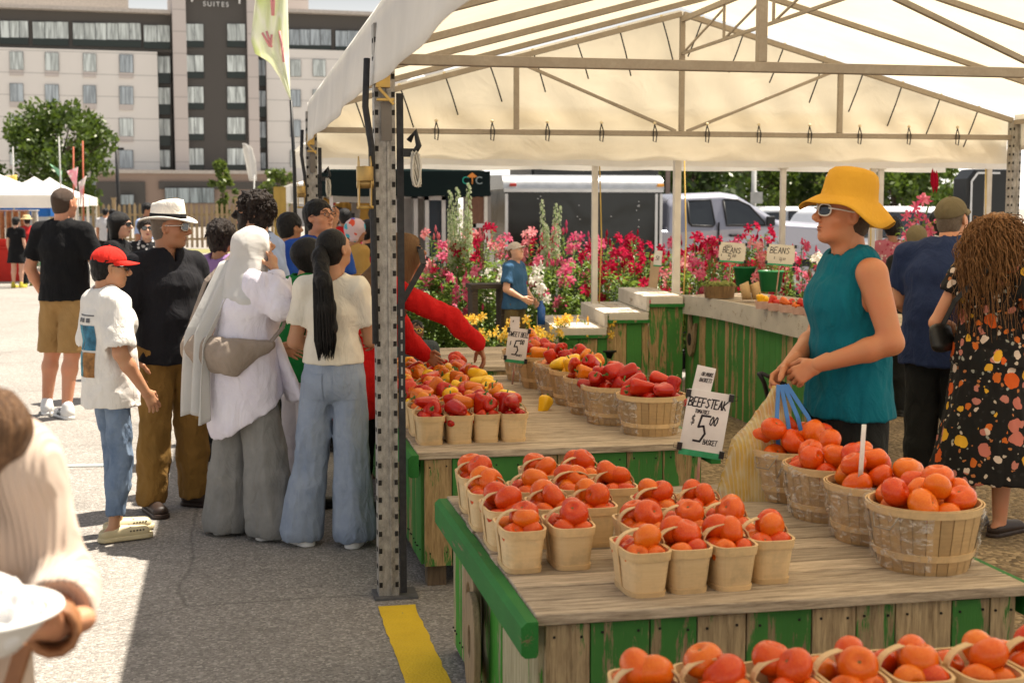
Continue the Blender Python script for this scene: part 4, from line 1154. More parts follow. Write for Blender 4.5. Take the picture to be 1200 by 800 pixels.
prof = [(0.0 - .02, 0)] + [(-.02 + .28 - .28 * math.cos(t_ * math.pi / 2 / n), .235 * math.sin(t_ * math.pi / 2 / n)) for t_ in range(n + 1)] + [(2.0, .26), (2.02, 0)]
vs = []; 
for xx in (-W / 2 - .03, W / 2 + .03): vs += [(xx, p[0], zt + p[1]) for p in prof]
k_ = len(prof); cp.add(vs, [tuple(range(k_)), tuple(range(2 * k_ - 1, k_ - 1, -1))] + [(i, i + k_, (i + 1) % k_ + k_, (i + 1) % k_) for i in range(k_)], smooth=False); cp.build('roof_cap', pm('silver_roof', (.55, .56, .56), rough=.25, metal=.6), tr_)
tm = MB(); tm.box((0, -.012, zt - .02), (W + .04, .03, .05)); tm.build('trim', M_ALU, tr_)
for q in (-W / 2 + .02, W / 2 - .10, W / 2 - .02): tm = MB(); tm.box((q, -.012, (.5 + zt) / 2 - .03), (.045, .03, zt - .58)); tm.build('trim', M_ALU, tr_)
for q, cc in ((-W / 2 + .12, (.5, .03, .02)), (W / 2 - .04, (.8, .35, .04))): tm = MB(); tm.box((q, -.04, zt + .07), (.11, .04, .045)); tm.build('marker_light', pm('marker_%d' % int(cc[0] * 10), cc, rough=.3), tr_, bevel=.01)
for q in (-.45, .45): wheel(tr_, (q, .05, .36))
rv = MB(); rv2 = random.Random(3)
for q in range(26): rv.box((rv2.choice([-.75, -.1, .45, .9]) + rv2.uniform(-.03, .03), -.004, rv2.uniform(.7, zt - .1)), (.014, .008, .014))
rv.build('rivets', M_ALU, tr_)
a = on_y(622, 300, 24.5).x; b = on_y(772, 300, 24.5).x; t2 = empty('dark_trailer', ((a + b) / 2, 24.5, 0), 'taller glossy black trailer wrapped in plastic behind the first one', 'trailer')
m = MB(); zz = on_y(700, 186, 24.5).z; m.box((0, 1, (.5 + zz) / 2), (b - a, 2, zz - .5)); m.build('body', M_GLOSSB, t2, bevel=.06); m = MB(); m.box((0, -.02, zz - .02), (b - a + .04, .06, .06)); m.build('trim', M_ALU, t2); wheel(t2, (0, .05, .36))
m = MB()
for kk in range(3): m.tube([((-1.2 + kk * .9) + .32 * u + .1 * math.sin(kk * 3 + u * 5), -.05, zz - .08 - .10 * abs(math.sin(u * 2.5 + kk))) for u in range(4)], .02, 5)
m.build('plastic_wrap', pm('wrap_white', (.6, .6, .6), rough=.2), t2)
board('brown brick coloured pillar right of the trailer', 779, 785, 200, 300, 25.5, M_BRICK, None, 'brick_pillar', 'pillar')
M_GLASSC = pm('car_glass', (.018, .022, .024), rough=.05, spec=.9)
def paint(name, c, metal=.35): return pm(name, c, c, 3, .25, metal=metal, spec=.6, Coat_Weight=.6)
def car(name, label, cat, loc, rz, prof, belt, width, paintm, windows, wheels, group=None, extras=()):
    """prof: side outline (x, z); belt: height where the sides lean in; windows: polygons on the side"""
    e = empty(name, loc, label, cat, group, rz); m = MB(); n = len(prof); ztop = max(p[1] for p in prof)
    def half(z): return width / 2 * (1 - .16 * max(0, (z - belt) / (ztop - belt)) ** 1.1 if z > belt else width / 2 * (1 - .05 * max(0, (.5 - z) / .5)) / (width / 2))
    rows = []
    for s_ in (-1, -.82, .82, 1):
        rows.append([(x, s_ * half(z) , z - (.05 if abs(s_) == 1 and z > belt else .0) - (.02 if abs(s_) == 1 else 0)) for x, z in prof])
    vs = [p for r_ in rows for p in r_]; fs = []
    for j in range(3):
        for i in range(n): fs.append((j * n + i, j * n + (i + 1) % n, (j + 1) * n + (i + 1) % n, (j + 1) * n + i))
    fs += [tuple(range(n - 1, -1, -1)), tuple(3 * n + i for i in range(n))]
    m.add(vs, fs); m.build('body', paintm, e, bevel=.05, seg=3)
    for s_ in (-1, 1):
        for wp in windows:
            g_ = MB(); P_ = [(x, s_ * (half(z) + .012), z) for x, z in wp]; Q_ = [(x, s_ * (half(z) - .03), z) for x, z in wp]; k_ = len(wp)
            g_.add(P_ + Q_, [tuple(range(k_))] + [(i, i + k_, (i + 1) % k_ + k_, (i + 1) % k_) for i in range(k_)]); w_ = g_.build('window', M_GLASSC, e)
            f_ = MB(); f_.tube(P_ + [P_[0]], .016, 6); f_.build('window_seal', M_BLACK, w_)
        for x, r in wheels: wheel(e, (x, s_ * (width / 2 - .10), r), r)
        for x, z, sx_, sz_, mt_, nm in extras:
            x_ = MB(); x_.box((x, s_ * (half(z) + .03), z), (sx_, .07, sz_)); x_.build(nm, mt_, e, bevel=.02)
    return e
KY = 23.2; c0 = on_y(780, 300, KY)
def tx(px): return on_y(px, 243, KY).x
cx = tx(850); L = lambda px: tx(px) - cx; Z = lambda py: on_y(850, py, KY).z
PX = lambda pts: [(L(x), Z(y_)) for x, y_ in pts]
pk = car('pickup_truck', 'pale lilac silver pickup truck with crew cab parked behind the lilies', 'truck', (cx, KY + .95, 0), 0,
    [(L(655), .55), (L(655), 1.32), (L(782), 1.32), (L(786), 1.80), (L(800), Z(227)), (L(850), Z(225)), (L(868), Z(228)), (L(915), Z(258)), (L(985), Z(264)), (L(1000), 1.15), (L(1004), .55)], 1.38, 1.9, paint('lilac_silver', (.30, .30, .35)),
    [PX([(808, 236), (835, 234), (838, 262), (836, 265), (811, 264), (808, 260)]), PX([(850, 234), (866, 234), (880, 241), (896, 260), (897, 264), (852, 264)])], [(L(700), .40), (L(945), .40)],
    extras=((L(903), Z(259), .16, .17, M_BLACK, 'mirror'), (L(862), Z(276), .22, .05, M_BLACK, 'door_handle'), (L(842), Z(290), .012, .9, M_BLACK, 'door_gap')))
def suv(label, px, Y, rz, col, sc=1.0, group='cars parked beyond the pickup'):
    c = on_y(px, 300, Y)
    return car('parked_car', label, 'car', (c.x, Y, 0), rz, [(-2.3, .45), (-2.35, 1.0), (-2.2, 1.15), (-1.95, 1.62), (-1.6, 1.72), (.1, 1.72), (.5, 1.62), (1.15, 1.12), (2.0, 1.0), (2.3, .8), (2.3, .45)], 1.1, 1.85, paint('car_' + str(col[0]) + str(col[2]), col),
        [[(-1.95, 1.14), (-1.75, 1.55), (-1.2, 1.60), (-1.2, 1.13)], [(-1.1, 1.13), (-1.1, 1.60), (-.2, 1.60), (-.2, 1.12)], [(-.1, 1.12), (-.1, 1.60), (.3, 1.57), (.9, 1.12)]], [(-1.4, .36), (1.45, .36)], group, ((.78, 1.16, .16, .14, M_BLACK, 'mirror'),))
suv('white sport utility car right of the mustard hat', 1052, 25.5, R(8), (.72, .73, .75)); suv('silver car nose behind the pickup hood', 965, 30, R(-6), (.45, .46, .47)); suv('grey-blue car roof behind the pickup cab', 905, 36, R(5), (.30, .33, .37))
suv('white car far behind beside the black trailer end', 1095, 44, R(4), (.68, .68, .68)); suv('white car farthest right in the distance', 1135, 50, R(0), (.70, .70, .71)); suv('pale car far behind the white sport utility car', 1040, 47, R(3), (.6, .6, .62))
a = on_y(1131, 300, 15.5).x; b = on_y(1185, 300, 15.5).x; t3 = empty('black_trailer', ((a + b) / 2, 15.5, 0), 'matt black trailer end with chamfered corners and white edge line at the right', 'trailer')
zz = on_y(1150, 198, 15.5).z; w = (b - a) / 2; m = MB(); m.prism([(-w, .5), (w, .5), (w, zz - .08), (w - .08, zz), (-w + .1, zz), (-w, zz - .12)], .35, None); m.build('body', pm('matt_black', (.012, .014, .015), rough=.4), t3, bevel=.02)
m = MB()
for p, q in (((-w + .05, .7), (-w + .05, zz - .15)), ((-w + .05, zz - .15), (-w + .13, zz - .05)), ((-w + .13, zz - .05), (w - .2, zz - .05))): m.bar((p[0], -.01, p[1]), (q[0], -.01, q[1]), .025, .012, up=(0, 1, 0))
m.build('edge_line', M_ALU, t3); wheel(t3, (0, .2, .36))
c = on_y(882, 300, 34); m = MB(); m.tube([(0, 0, 0), (0, 0, 2.9)], .07, 8); m.box((.05, -.08, 1.95), (.32, .04, .3)); o = m.build('utility_pole', M_GREYP, None, (c.x, 34, 0)); tag(o, 'grey pole with small sign behind the pickup', 'pole')

# ------------------------------------------------------------------ flower tent
FY0, FY1 = 11.95, 13.3; fx0 = on_y(352, 200, FY0).x; fx1 = on_y(1192, 200, FY0).x
ft = empty('flower_tent', ((fx0 + fx1) / 2, FY0, 0), 'low white canopy on thin white legs over the lilies', 'tent')
fl_ = lambda x, y_, z: (x - (fx0 + fx1) / 2, y_ - FY0, z)
m = MB()
def frf(u, v_):
    k = abs(2 * ((u * 3) % 1.0) - 1); return fl_(fx0 + (fx1 - fx0) * u, FY0 + (FY1 - FY0) * v_, 2.23 + .70 * (1 - max(abs(2 * v_ - 1), k)))
m.grid(frf, 60, 16, smooth=False); m.build('canopy', M_CANVAS_W, ft)
for yy in (FY0, FY1):
    m = MB(); m.grid(lambda u, v_: fl_(fx0 + (fx1 - fx0) * u, yy + .015 * math.sin(u * 50) * v_, 2.24 - .165 * v_ - .012 * abs(math.sin(u * 18)) * v_), 90, 2); m.build('valance', M_CANVAS_W, ft)
for px, Y, zb in ((697, 12.3, 0), (917, 13.2, 0), (1022, 12.6, 0), (1031, 13.2, 0), (1157, 12.4, 0)):
    c = on_y(px, 250, Y); m = MB(); m.box(fl_(c.x, Y, 1.09), (.05, .05, 2.18)); m.box(fl_(c.x, Y, 2.13), (.08, .08, .08)); m.build('leg', M_LEGW, ft)
c = on_y(793, 250, 11.62); m = MB(); m.box(fl_(c.x, 11.62, 1.10), (.058, .058, 2.2)); m.box(fl_(c.x, 11.62, .92), (.075, .075, .035)); m.build('leg', M_LEGW, ft)
for px, Y in ((702, 12.3), (801, 11.62), (1018, 12.5), (1153, 12.4)):
    c = on_y(px, 250, Y); m = MB(); m.tube([fl_(c.x, Y, 2.18), fl_(c.x + .02, Y - .02, 1.4), fl_(c.x, Y, .6)], .006, 6); m.build('tie_cord', pm('yellow_cord', (.62, .42, .10), rough=.8), ft)
for px in (547, 608, 866, 922): c = on_y(px, 187, FY0); m = MB(); m.box(fl_(c.x, FY0 + .05, 2.19), (.10, .06, .05)); m.build('clip', pm('clip_grey', (.22, .20, .18)), ft)
# ------------------------------------------------------------------ curved counter and steps
cp_ = [on_z(793, 345, .95), on_z(838, 350, .95), on_z(884, 359, .95), on_z(925, 367, .95), on_z(960, 374, .95), on_z(1000, 384, .95)]
cnt_ = empty('sales_counter', (cp_[2].x, cp_[2].y, 0), 'curved green plank counter with whitewashed edge behind the stallholder', 'counter'); co = -cnt_.location
def offs(pts, d):
    o = []
    for i, p in enumerate(pts):
        t_ = (pts[min(i + 1, len(pts) - 1)] - pts[max(i - 1, 0)]).normalized(); o.append(p + Vector((-t_.y, t_.x, 0)) * d)
    return o
fine = []
for i in range(len(cp_) - 1):
    for k in range(6): fine.append(cp_[i].lerp(cp_[i + 1], k / 6))
fine.append(cp_[-1])
fine = [sum((fine[max(0, min(len(fine) - 1, i + j))] for j in range(-3, 4)), Vector()) / 7 for i in range(len(fine))]
back = offs(fine, .75); m = MB()
rb = random.Random(8)
for i in range(len(fine) - 1):
    for k in range(5):
        a_, b_ = fine[i].lerp(back[i], k / 5), fine[i + 1].lerp(back[i + 1], k / 5); c_, d_ = fine[i + 1].lerp(back[i + 1], (k + .97) / 5), fine[i].lerp(back[i], (k + .97) / 5)
        m.add([a_, b_, c_, d_], [(0, 1, 2, 3)], rnd=(k * .37) % 1)
m.build('counter_top', W_TOP, cnt_, co)
m = MB(); n = len(fine); fr = offs(fine, -.025)
for i in range(n - 1):
    q = [fr[i] + Vector((0, 0, .004)), fr[i + 1] + Vector((0, 0, .004)), fr[i + 1] - Vector((0, 0, .155)), fr[i] - Vector((0, 0, .155)), fine[i] + Vector((0, 0, .004)), fine[i + 1] + Vector((0, 0, .004)), fine[i + 1] - Vector((0, 0, .155)), fine[i] - Vector((0, 0, .155))]
    m.add(q, [(3, 2, 1, 0), (0, 1, 5, 4), (2, 3, 7, 6)], rnd=.5)
m.build('counter_edge', W_WHITE, cnt_, co)
m = MB(); fi = offs(fine, .05)
for i in range(n - 1): boards_along(m, (fi[i].x, fi[i].y), (fi[i + 1].x, fi[i + 1].y), .02, .80, .10, .02, (0, 0), r=rb)
m.build('front_panel', W_SIDE2, cnt_, co, bevel=.002)
def tulip(sx, sz): return [(x * sx, z * sz) for x, z in ((0, -1), (.45, -.8), (.75, -.3), (.8, .15), (.95, .55), (.72, .5), (.45, .25), (.25, .12), (.05, .35), (-.1, .75), (-.3, 1), (-.42, .6), (-.38, .1), (-.6, -.1), (-.55, -.55), (-.3, -.85))]
pc = on_y(815, 398, 11.0); ti = 1; dirv = (fine[5] - fine[1]).normalized(); ang = math.atan2(dirv.y, dirv.x)
best = min(range(n), key=lambda i: abs((fi[i] - Vector((0, 0, 0))).xy.normalized().cross(Vector(ray(815, 398)[:2]).normalized()))) if hasattr(Vector((0, 0)), 'cross') else 2
m = MB(); pp = fi[best]; ang = math.atan2((fi[min(best + 1, n - 1)] - fi[best]).y, (fi[min(best + 1, n - 1)] - fi[best]).x)
mt = Matrix.Translation((pp.x, pp.y, .62)) @ Matrix.Rotation(ang, 4, 'Z') @ Matrix.Translation((0, -.05, 0)); m.prism(tulip(.085, .19), .03, mt); 
mt2 = Matrix.Translation((pp.x, pp.y, .58)) @ Matrix.Rotation(ang, 4, 'Z') @ Matrix.Translation((0, -.054, 0)); m.prism(oval(.030, .055, 16, 2), .004, mt2, 1)
m.build('carved_plaque', [W_PLAQ, M_HOLE], cnt_, co, bevel=.004)
# steps going down to the left
d0 = fine[0]; ux = Vector((-1, .10, 0)).normalized(); uy = Vector((.10, 1, 0)).normalized()
stp = empty('stepped_display', d0.copy() * 1.0, 'whitewashed wooden steps with green sides at the left end of the counter', 'display'); stp.location.z = 0
W_STEP = wood_mat('whitewashed_treads', (.42, .35, .27), (.25, .2, .15), paint=(.56, .52, .46), cover=.72, axis=1)
for k, (zt_, x_in, x_out) in enumerate(((.945, .0, .30), (.81, .30, .66), (.685, .66, 1.08))):
    e_ = MB(); dp = 1.35 + .0 * k
    for j in range(3):
        wq = (x_out - x_in) / 3; cx_ = d0 + ux * (x_in + wq * (j + .5)) + uy * (dp / 2 - .08); e_.box((cx_.x - d0.x, cx_.y - d0.y, zt_ - .015), (wq - .006, dp, .03), (0, 0, -.10), rnd=rb.random())
    q = d0 + ux * (x_out + .012) + uy * (dp / 2 - .08); e_.box((q.x - d0.x, q.y - d0.y, zt_ - .065), (.024, dp + .01, .125), (0, 0, -.10), rnd=rb.random())
    q = d0 + ux * ((x_in + x_out) / 2) - uy * .085; e_.box((q.x - d0.x, q.y - d0.y, zt_ - .035), (x_out - x_in - .02, .02, .06), (0, 0, -.10), rnd=.2)
    e_.build('tread', W_STEP, stp, bevel=.003)
    s_ = MB(); p0 = d0 + ux * x_in - uy * .05; p1 = d0 + ux * x_out - uy * .05; boards_along(s_, (p1.x - d0.x, p1.y - d0.y), (p0.x - d0.x, p0.y - d0.y), .02, zt_ - .065, .15, .02, (0, -1), r=rb); s_.build('side_panel', W_SIDE2, stp, bevel=.002)
    g_ = MB(); g_.bar(tuple(p0 - d0 + Vector((0, -.03, zt_ - .075))), tuple(p1 - d0 + Vector((0, -.03, zt_ - .075))), .03, .03); g_.build('green_trim', W_RAIL, stp)
f_ = MB(); p0 = d0 + ux * 1.06 - uy * .05; p1 = p0 + uy * 1.28; boards_along(f_, (p0.x - d0.x, p0.y - d0.y), (p1.x - d0.x, p1.y - d0.y), .02, .62, .12, .02, (-1, 0), r=rb); f_.build('front_panel', W_SIDE3, stp)
# ------------------------------------------------------------------ implicit surfaces for bodies, hair and clothes
def _perlin_tab(seed):
    r = np.random.RandomState(seed)
    g = r.normal(size=(256, 3)); g /= np.linalg.norm(g, axis=1)[:, None]
    return r.permutation(256).astype(np.int64), g
_PT, _PG = _perlin_tab(4)
def pnoise(P):
    P = np.asarray(P, dtype=np.float64)
    i = np.floor(P).astype(np.int64); f = P - i
    u = f * f * f * (f * (f * 6 - 15) + 10)
    out = np.zeros(len(P))
    for dx in (0, 1):
        wx = u[:, 0] if dx else 1 - u[:, 0]
        for dy in (0, 1):
            wy = u[:, 1] if dy else 1 - u[:, 1]
            for dz in (0, 1):
                wz = u[:, 2] if dz else 1 - u[:, 2]
                h = _PT[(_PT[(_PT[(i[:, 0] + dx) & 255] + i[:, 1] + dy) & 255] + i[:, 2] + dz) & 255]
                g = _PG[h]
                out += wx * wy * wz * (g[:, 0] * (f[:, 0] - dx) + g[:, 1] * (f[:, 1] - dy) + g[:, 2] * (f[:, 2] - dz))
    return out
def V3(p): return np.array([float(x) for x in p])
class Field:
    def __init__(s, lo, hi, h):
        s.lo = V3(lo); s.h = h
        n = np.maximum(np.ceil((V3(hi) - s.lo) / h).astype(int) + 1, 4)
        s.ax = [s.lo[i] + h * np.arange(n[i]) for i in range(3)]
        s.D = np.full(tuple(n), 0.25)
    def sub(s, lo, hi):
        sl = []
        for i in range(3):
            a = int(np.searchsorted(s.ax[i], lo[i])); b = int(np.searchsorted(s.ax[i], hi[i]))
            if b <= a: return None, None
            sl.append(slice(a, b))
        X, Y, Z = np.meshgrid(*[s.ax[i][sl[i]] for i in range(3)], indexing='ij')
        return tuple(sl), (X, Y, Z)
    def put(s, sl, d, k, cut=False):
        o = s.D[sl]
        if cut:
            if k > 0:
                hh = np.maximum(k - np.abs(o + d), 0) / k
                s.D[sl] = np.maximum(o, -d) + hh * hh * k * 0.25
            else: s.D[sl] = np.maximum(o, -d)
        elif k > 0:
            hh = np.maximum(k - np.abs(o - d), 0) / k
            s.D[sl] = np.minimum(o, d) - hh * hh * k * 0.25
        else: s.D[sl] = np.minimum(o, d)
    def cap(s, a, b, ra, rb=None, k=0.02, cut=False):
        rb = ra if rb is None else rb
        a = V3(a); b = V3(b); m = max(ra, rb) + max(k, .0) + 3 * s.h + .02
        sl, G = s.sub(np.minimum(a, b) - m, np.maximum(a, b) + m)
        if sl is None: return s
        ab = b - a; L2 = max(ab @ ab, 1e-9)
        q = [G[i] - a[i] for i in range(3)]
        t = np.clip((q[0] * ab[0] + q[1] * ab[1] + q[2] * ab[2]) / L2, 0, 1)
        d = np.sqrt(sum((q[i] - t * ab[i]) ** 2 for i in range(3))) - (ra + t * (rb - ra))
        s.put(sl, d, k, cut); return s
    def chain(s, pts, rs_, k=0.02):
        for i in range(len(pts) - 1): s.cap(pts[i], pts[i + 1], rs_[i], rs_[i + 1], k)
        return s
    def ell(s, c, r, rot=None, k=0.02, cut=False):
        c = V3(c); r = V3(r); m = r.max() + max(k, 0) + 3 * s.h + .02
        sl, G = s.sub(c - m, c + m)
        if sl is None: return s
        q = np.stack([G[i] - c[i] for i in range(3)])
        if rot is not None:
            M_ = np.array(rot.to_3x3() if hasattr(rot, 'to_3x3') else rot)
            q = np.tensordot(M_.T, q, 1)
        k0 = np.sqrt(sum((q[i] / r[i]) ** 2 for i in range(3))); k1 = np.sqrt(sum((q[i] / r[i] ** 2) ** 2 for i in range(3)))
        d = k0 * (k0 - 1) / np.maximum(k1, 1e-6)
        s.put(sl, d, k, cut); return s
    def eseg(s, a, b, wa, wb, side=(1, 0, 0), k=0.03, cut=False, flat=False):
        """elliptic tube from a to b; wa, wb = (half width along side, half depth)"""
        a = V3(a); b = V3(b); n = b - a; L = np.linalg.norm(n); n = n / L
        sd = V3(side); sd = sd - n * (sd @ n); sd /= np.linalg.norm(sd); fr = np.cross(n, sd)
        m = max(*wa, *wb) + max(k, 0) + 3 * s.h + .02
        sl, G = s.sub(np.minimum(a, b) - m, np.maximum(a, b) + m)
        if sl is None: return s
        q = [G[i] - a[i] for i in range(3)]
        ax = q[0] * n[0] + q[1] * n[1] + q[2] * n[2]
        t = np.clip(ax / L, 0, 1); e = ax - t * L
        u = q[0] * sd[0] + q[1] * sd[1] + q[2] * sd[2]; v = q[0] * fr[0] + q[1] * fr[1] + q[2] * fr[2]
        w = wa[0] + t * (wb[0] - wa[0]); d_ = wa[1] + t * (wb[1] - wa[1]); mn = np.minimum(w, d_)
        if flat:
            k0 = np.sqrt((u / w) ** 2 + (v / d_) ** 2); d = np.maximum((k0 - 1) * mn, np.abs(e) - .002)
        else:
            k0 = np.sqrt((u / w) ** 2 + (v / d_) ** 2 + (e / mn) ** 2)
            k1 = np.sqrt((u / w ** 2) ** 2 + (v / d_ ** 2) ** 2 + (e / mn ** 2) ** 2)
            d = k0 * (k0 - 1) / np.maximum(k1, 1e-6)
        s.put(sl, d, k, cut); return s
    def plane(s, p, n):
        """keep the side the normal points away from"""
        n = V3(n); n /= np.linalg.norm(n); p = V3(p)
        X, Y, Z = np.meshgrid(*s.ax, indexing='ij', sparse=True)
        s.D = np.maximum(s.D, (X - p[0]) * n[0] + (Y - p[1]) * n[1] + (Z - p[2]) * n[2]); return s
    def warp(s, amp, freq, seed=0, band=0.05, stretch=(1, 1, 1), ridge=False, octs=2):
        idx = np.nonzero(np.abs(s.D) < band)
        P = np.stack([s.ax[i][idx[i]] * stretch[i] for i in range(3)], 1) * freq + seed * 3.7
        n = np.zeros(len(P)); a = 1.0
        for o in range(octs):
            x = pnoise(P * (2 ** o) + o * 11.3)
            n += a * ((0.35 - np.abs(x) * 1.6) if ridge else x * 1.5); a *= 0.5
        s.D[idx] += -amp * n; return s
    def mesh(s):
        D = s.D
        D[0] = D[-1] = 0.1; D[:, 0] = D[:, -1] = 0.1; D[:, :, 0] = D[:, :, -1] = 0.1
        ins = D < 0
        c = np.zeros(tuple(np.array(D.shape) - 1), dtype=np.int8)
        offs = [(i, j, k) for i in (0, 1) for j in (0, 1) for k in (0, 1)]
        nx, ny, nz = c.shape
        for o in offs: c += ins[o[0]:o[0] + nx, o[1]:o[1] + ny, o[2]:o[2] + nz]
        act = np.nonzero((c > 0) & (c < 8))
        n = len(act[0])
        if n == 0: return np.zeros((0, 3)), np.zeros((0, 4), int)
        base = np.stack(act, 1)
        val = [D[act[0] + o[0], act[1] + o[1], act[2] + o[2]] for o in offs]
        acc = np.zeros((n, 3)); cnt = np.zeros(n)
        for a in range(8):
            for b in range(a + 1, 8):
                df = [offs[b][i] - offs[a][i] for i in range(3)]
                if sum(abs(x) for x in df) != 1: continue
                cr = (val[a] < 0) != (val[b] < 0)
                t = np.where(cr, val[a] / np.where(cr, val[a] - val[b], 1), 0)
                for i in range(3): acc[:, i] += np.where(cr, offs[a][i] + t * df[i], 0)
                cnt += cr
        P = s.lo + s.h * (base + acc / cnt[:, None])
        id_ = np.full(c.shape, -1, dtype=np.int64); id_[act] = np.arange(n)
        quads = []
        for ax in range(3):
            o1, o2 = (ax + 1) % 3, (ax + 2) % 3
            s0 = [slice(None)] * 3; s1 = [slice(None)] * 3
            s0[ax] = slice(0, -1); s1[ax] = slice(1, None)
            A = ins[tuple(s0)]; B = ins[tuple(s1)]
            e = np.nonzero(A != B)
            e = [x for x in e]
            ok = (e[o1] > 0) & (e[o2] > 0) & (e[o1] < c.shape[o1]) & (e[o2] < c.shape[o2])
            e = [x[ok] for x in e]
            def at(d1, d2):
                q = list(e); q[o1] = q[o1] - d1; q[o2] = q[o2] - d2
                return id_[tuple(q)]
            Q = np.stack([at(1, 1), at(0, 1), at(0, 0), at(1, 0)], 1)
            flip = B[tuple(e)]
            Q[flip] = Q[flip][:, ::-1]
            quads.append(Q)
        Q = np.concatenate(quads); Q = Q[(Q >= 0).all(1)]
        return P, Q
def field_mesh(name, fields, mat, smooth=2):
    vs = []; fs = []; o = 0
    for f in fields:
        P, Q = f.mesh() if isinstance(f, Field) else f
        for _ in range(smooth if isinstance(f, Field) else 0):
            acc = np.zeros_like(P); cn = np.zeros(len(P))
            for a, b in ((0, 1), (1, 2), (2, 3), (3, 0)):
                np.add.at(acc, Q[:, a], P[Q[:, b]]); np.add.at(acc, Q[:, b], P[Q[:, a]])
                np.add.at(cn, Q[:, a], 1); np.add.at(cn, Q[:, b], 1)
            P = P * 0.5 + 0.5 * acc / np.maximum(cn, 1)[:, None]
        vs.append(P); fs.append(Q + o); o += len(P)
    P = np.concatenate(vs); Q = np.concatenate(fs)
    me = bpy.data.meshes.new(name)
    me.vertices.add(len(P)); me.vertices.foreach_set('co', P.ravel())
    me.loops.add(len(Q) * 4); me.loops.foreach_set('vertex_index', Q.ravel().astype(np.int32))
    me.polygons.add(len(Q)); me.polygons.foreach_set('loop_start', np.arange(0, len(Q) * 4, 4, dtype=np.int32))
    me.polygons.foreach_set('use_smooth', np.ones(len(Q), dtype=bool))
    me.materials.append(mat); me.update(calc_edges=True); me.validate()
    return me

# ------------------------------------------------------------------ skin, hair
def skin_mat(name, c):
    N = Nodes(name); v = N.coord()
    red = (min(1, c[0] * 1.08), c[1] * 0.8, c[2] * 0.74)
    f = N.ramp(N.noise(v, 13, 4, 0.6).outputs[0], [(0.35, 0), (0.7, 0.55)]).outputs[0]
    col = N.mix(f, c, red)
    col = N.mix(N.ramp(N.noise(v, 140, 2).outputs[0], [(0.6, 0), (0.8, 0.18)]).outputs[0], col, tuple(x * .6 for x in c))
    N.bump(N.noise(v, 220, 3).outputs[0], 0.10, 0.002)
    return N.done(col, 0.48, 0, 0.4, Subsurface_Weight=0.12, Subsurface_Radius=(0.012, 0.005, 0.003), Subsurface_Scale=0.5)
SK_TAN = skin_mat('skin_tan', (0.50, 0.25, 0.14)); SK_FAIR = skin_mat('skin_fair', (0.60, 0.36, 0.25))
SK_BROWN = skin_mat('skin_brown', (0.34, 0.165, 0.085)); SK_RUDDY = skin_mat('skin_ruddy', (0.56, 0.27, 0.155)); SK_DARK = skin_mat('skin_dark', (0.17, 0.08, 0.045))
SK_LIGHTB = skin_mat('skin_light_brown', (0.44, 0.235, 0.13))
M_LIP = pm('lips', (0.36, 0.11, 0.08), rough=.4); M_LIPM = pm('lips_men', (0.30, 0.115, 0.075), rough=.45); M_EYEW = pm('eye_white', (0.75, 0.72, 0.68), rough=.2); M_IRIS = pm('eye_iris', (0.03, 0.018, 0.01), rough=.1)
M_LENS = pm('dark_lens', (0.012, 0.014, 0.016), rough=.08, spec=.8)
def hair_mat(name, c, c2, stretch=(40, 40, 3)):
    N = Nodes(name); s_ = N.noise(N.coord(stretch), 4, 4, 0.6, 0.5).outputs[0]
    N.bump(s_, 0.9, 0.012)
    return N.done(N.mix(N.ramp(s_, [(0.35, 0), (0.7, 1)]).outputs[0], c, c2), 0.45, 0, 0.22)
H_BLACK = hair_mat('hair_black', (0.004, 0.0035, 0.0035), (0.012, 0.010, 0.009)); H_DARK = hair_mat('hair_dark_brown', (0.010, 0.006, 0.005), (0.032, 0.019, 0.012))
H_BROWN = hair_mat('hair_brown', (0.07, 0.035, 0.018), (0.20, 0.11, 0.055)); H_SHORT = hair_mat('hair_cropped', (0.05, 0.03, 0.02), (0.12, 0.075, 0.05), (60, 60, 60)); H_GREY = hair_mat('hair_greying', (0.10, 0.075, 0.055), (0.24, 0.19, 0.15), (60, 60, 60))
H_CURL = hair_mat('hair_curly_brown', (0.10, 0.042, 0.016), (0.40, 0.20, 0.08), (22, 22, 12))

def rotx(p, c, a):
    ca, sa = math.cos(a), math.sin(a); y, z = p[1] - c[1], p[2] - c[2]
    return np.array([p[0], c[1] + y * ca - z * sa, c[2] + y * sa + z * ca])
def rotz(p, a):
    ca, sa = math.cos(a), math.sin(a)
    return np.array([p[0] * ca - p[1] * sa, p[0] * sa + p[1] * ca, p[2]])

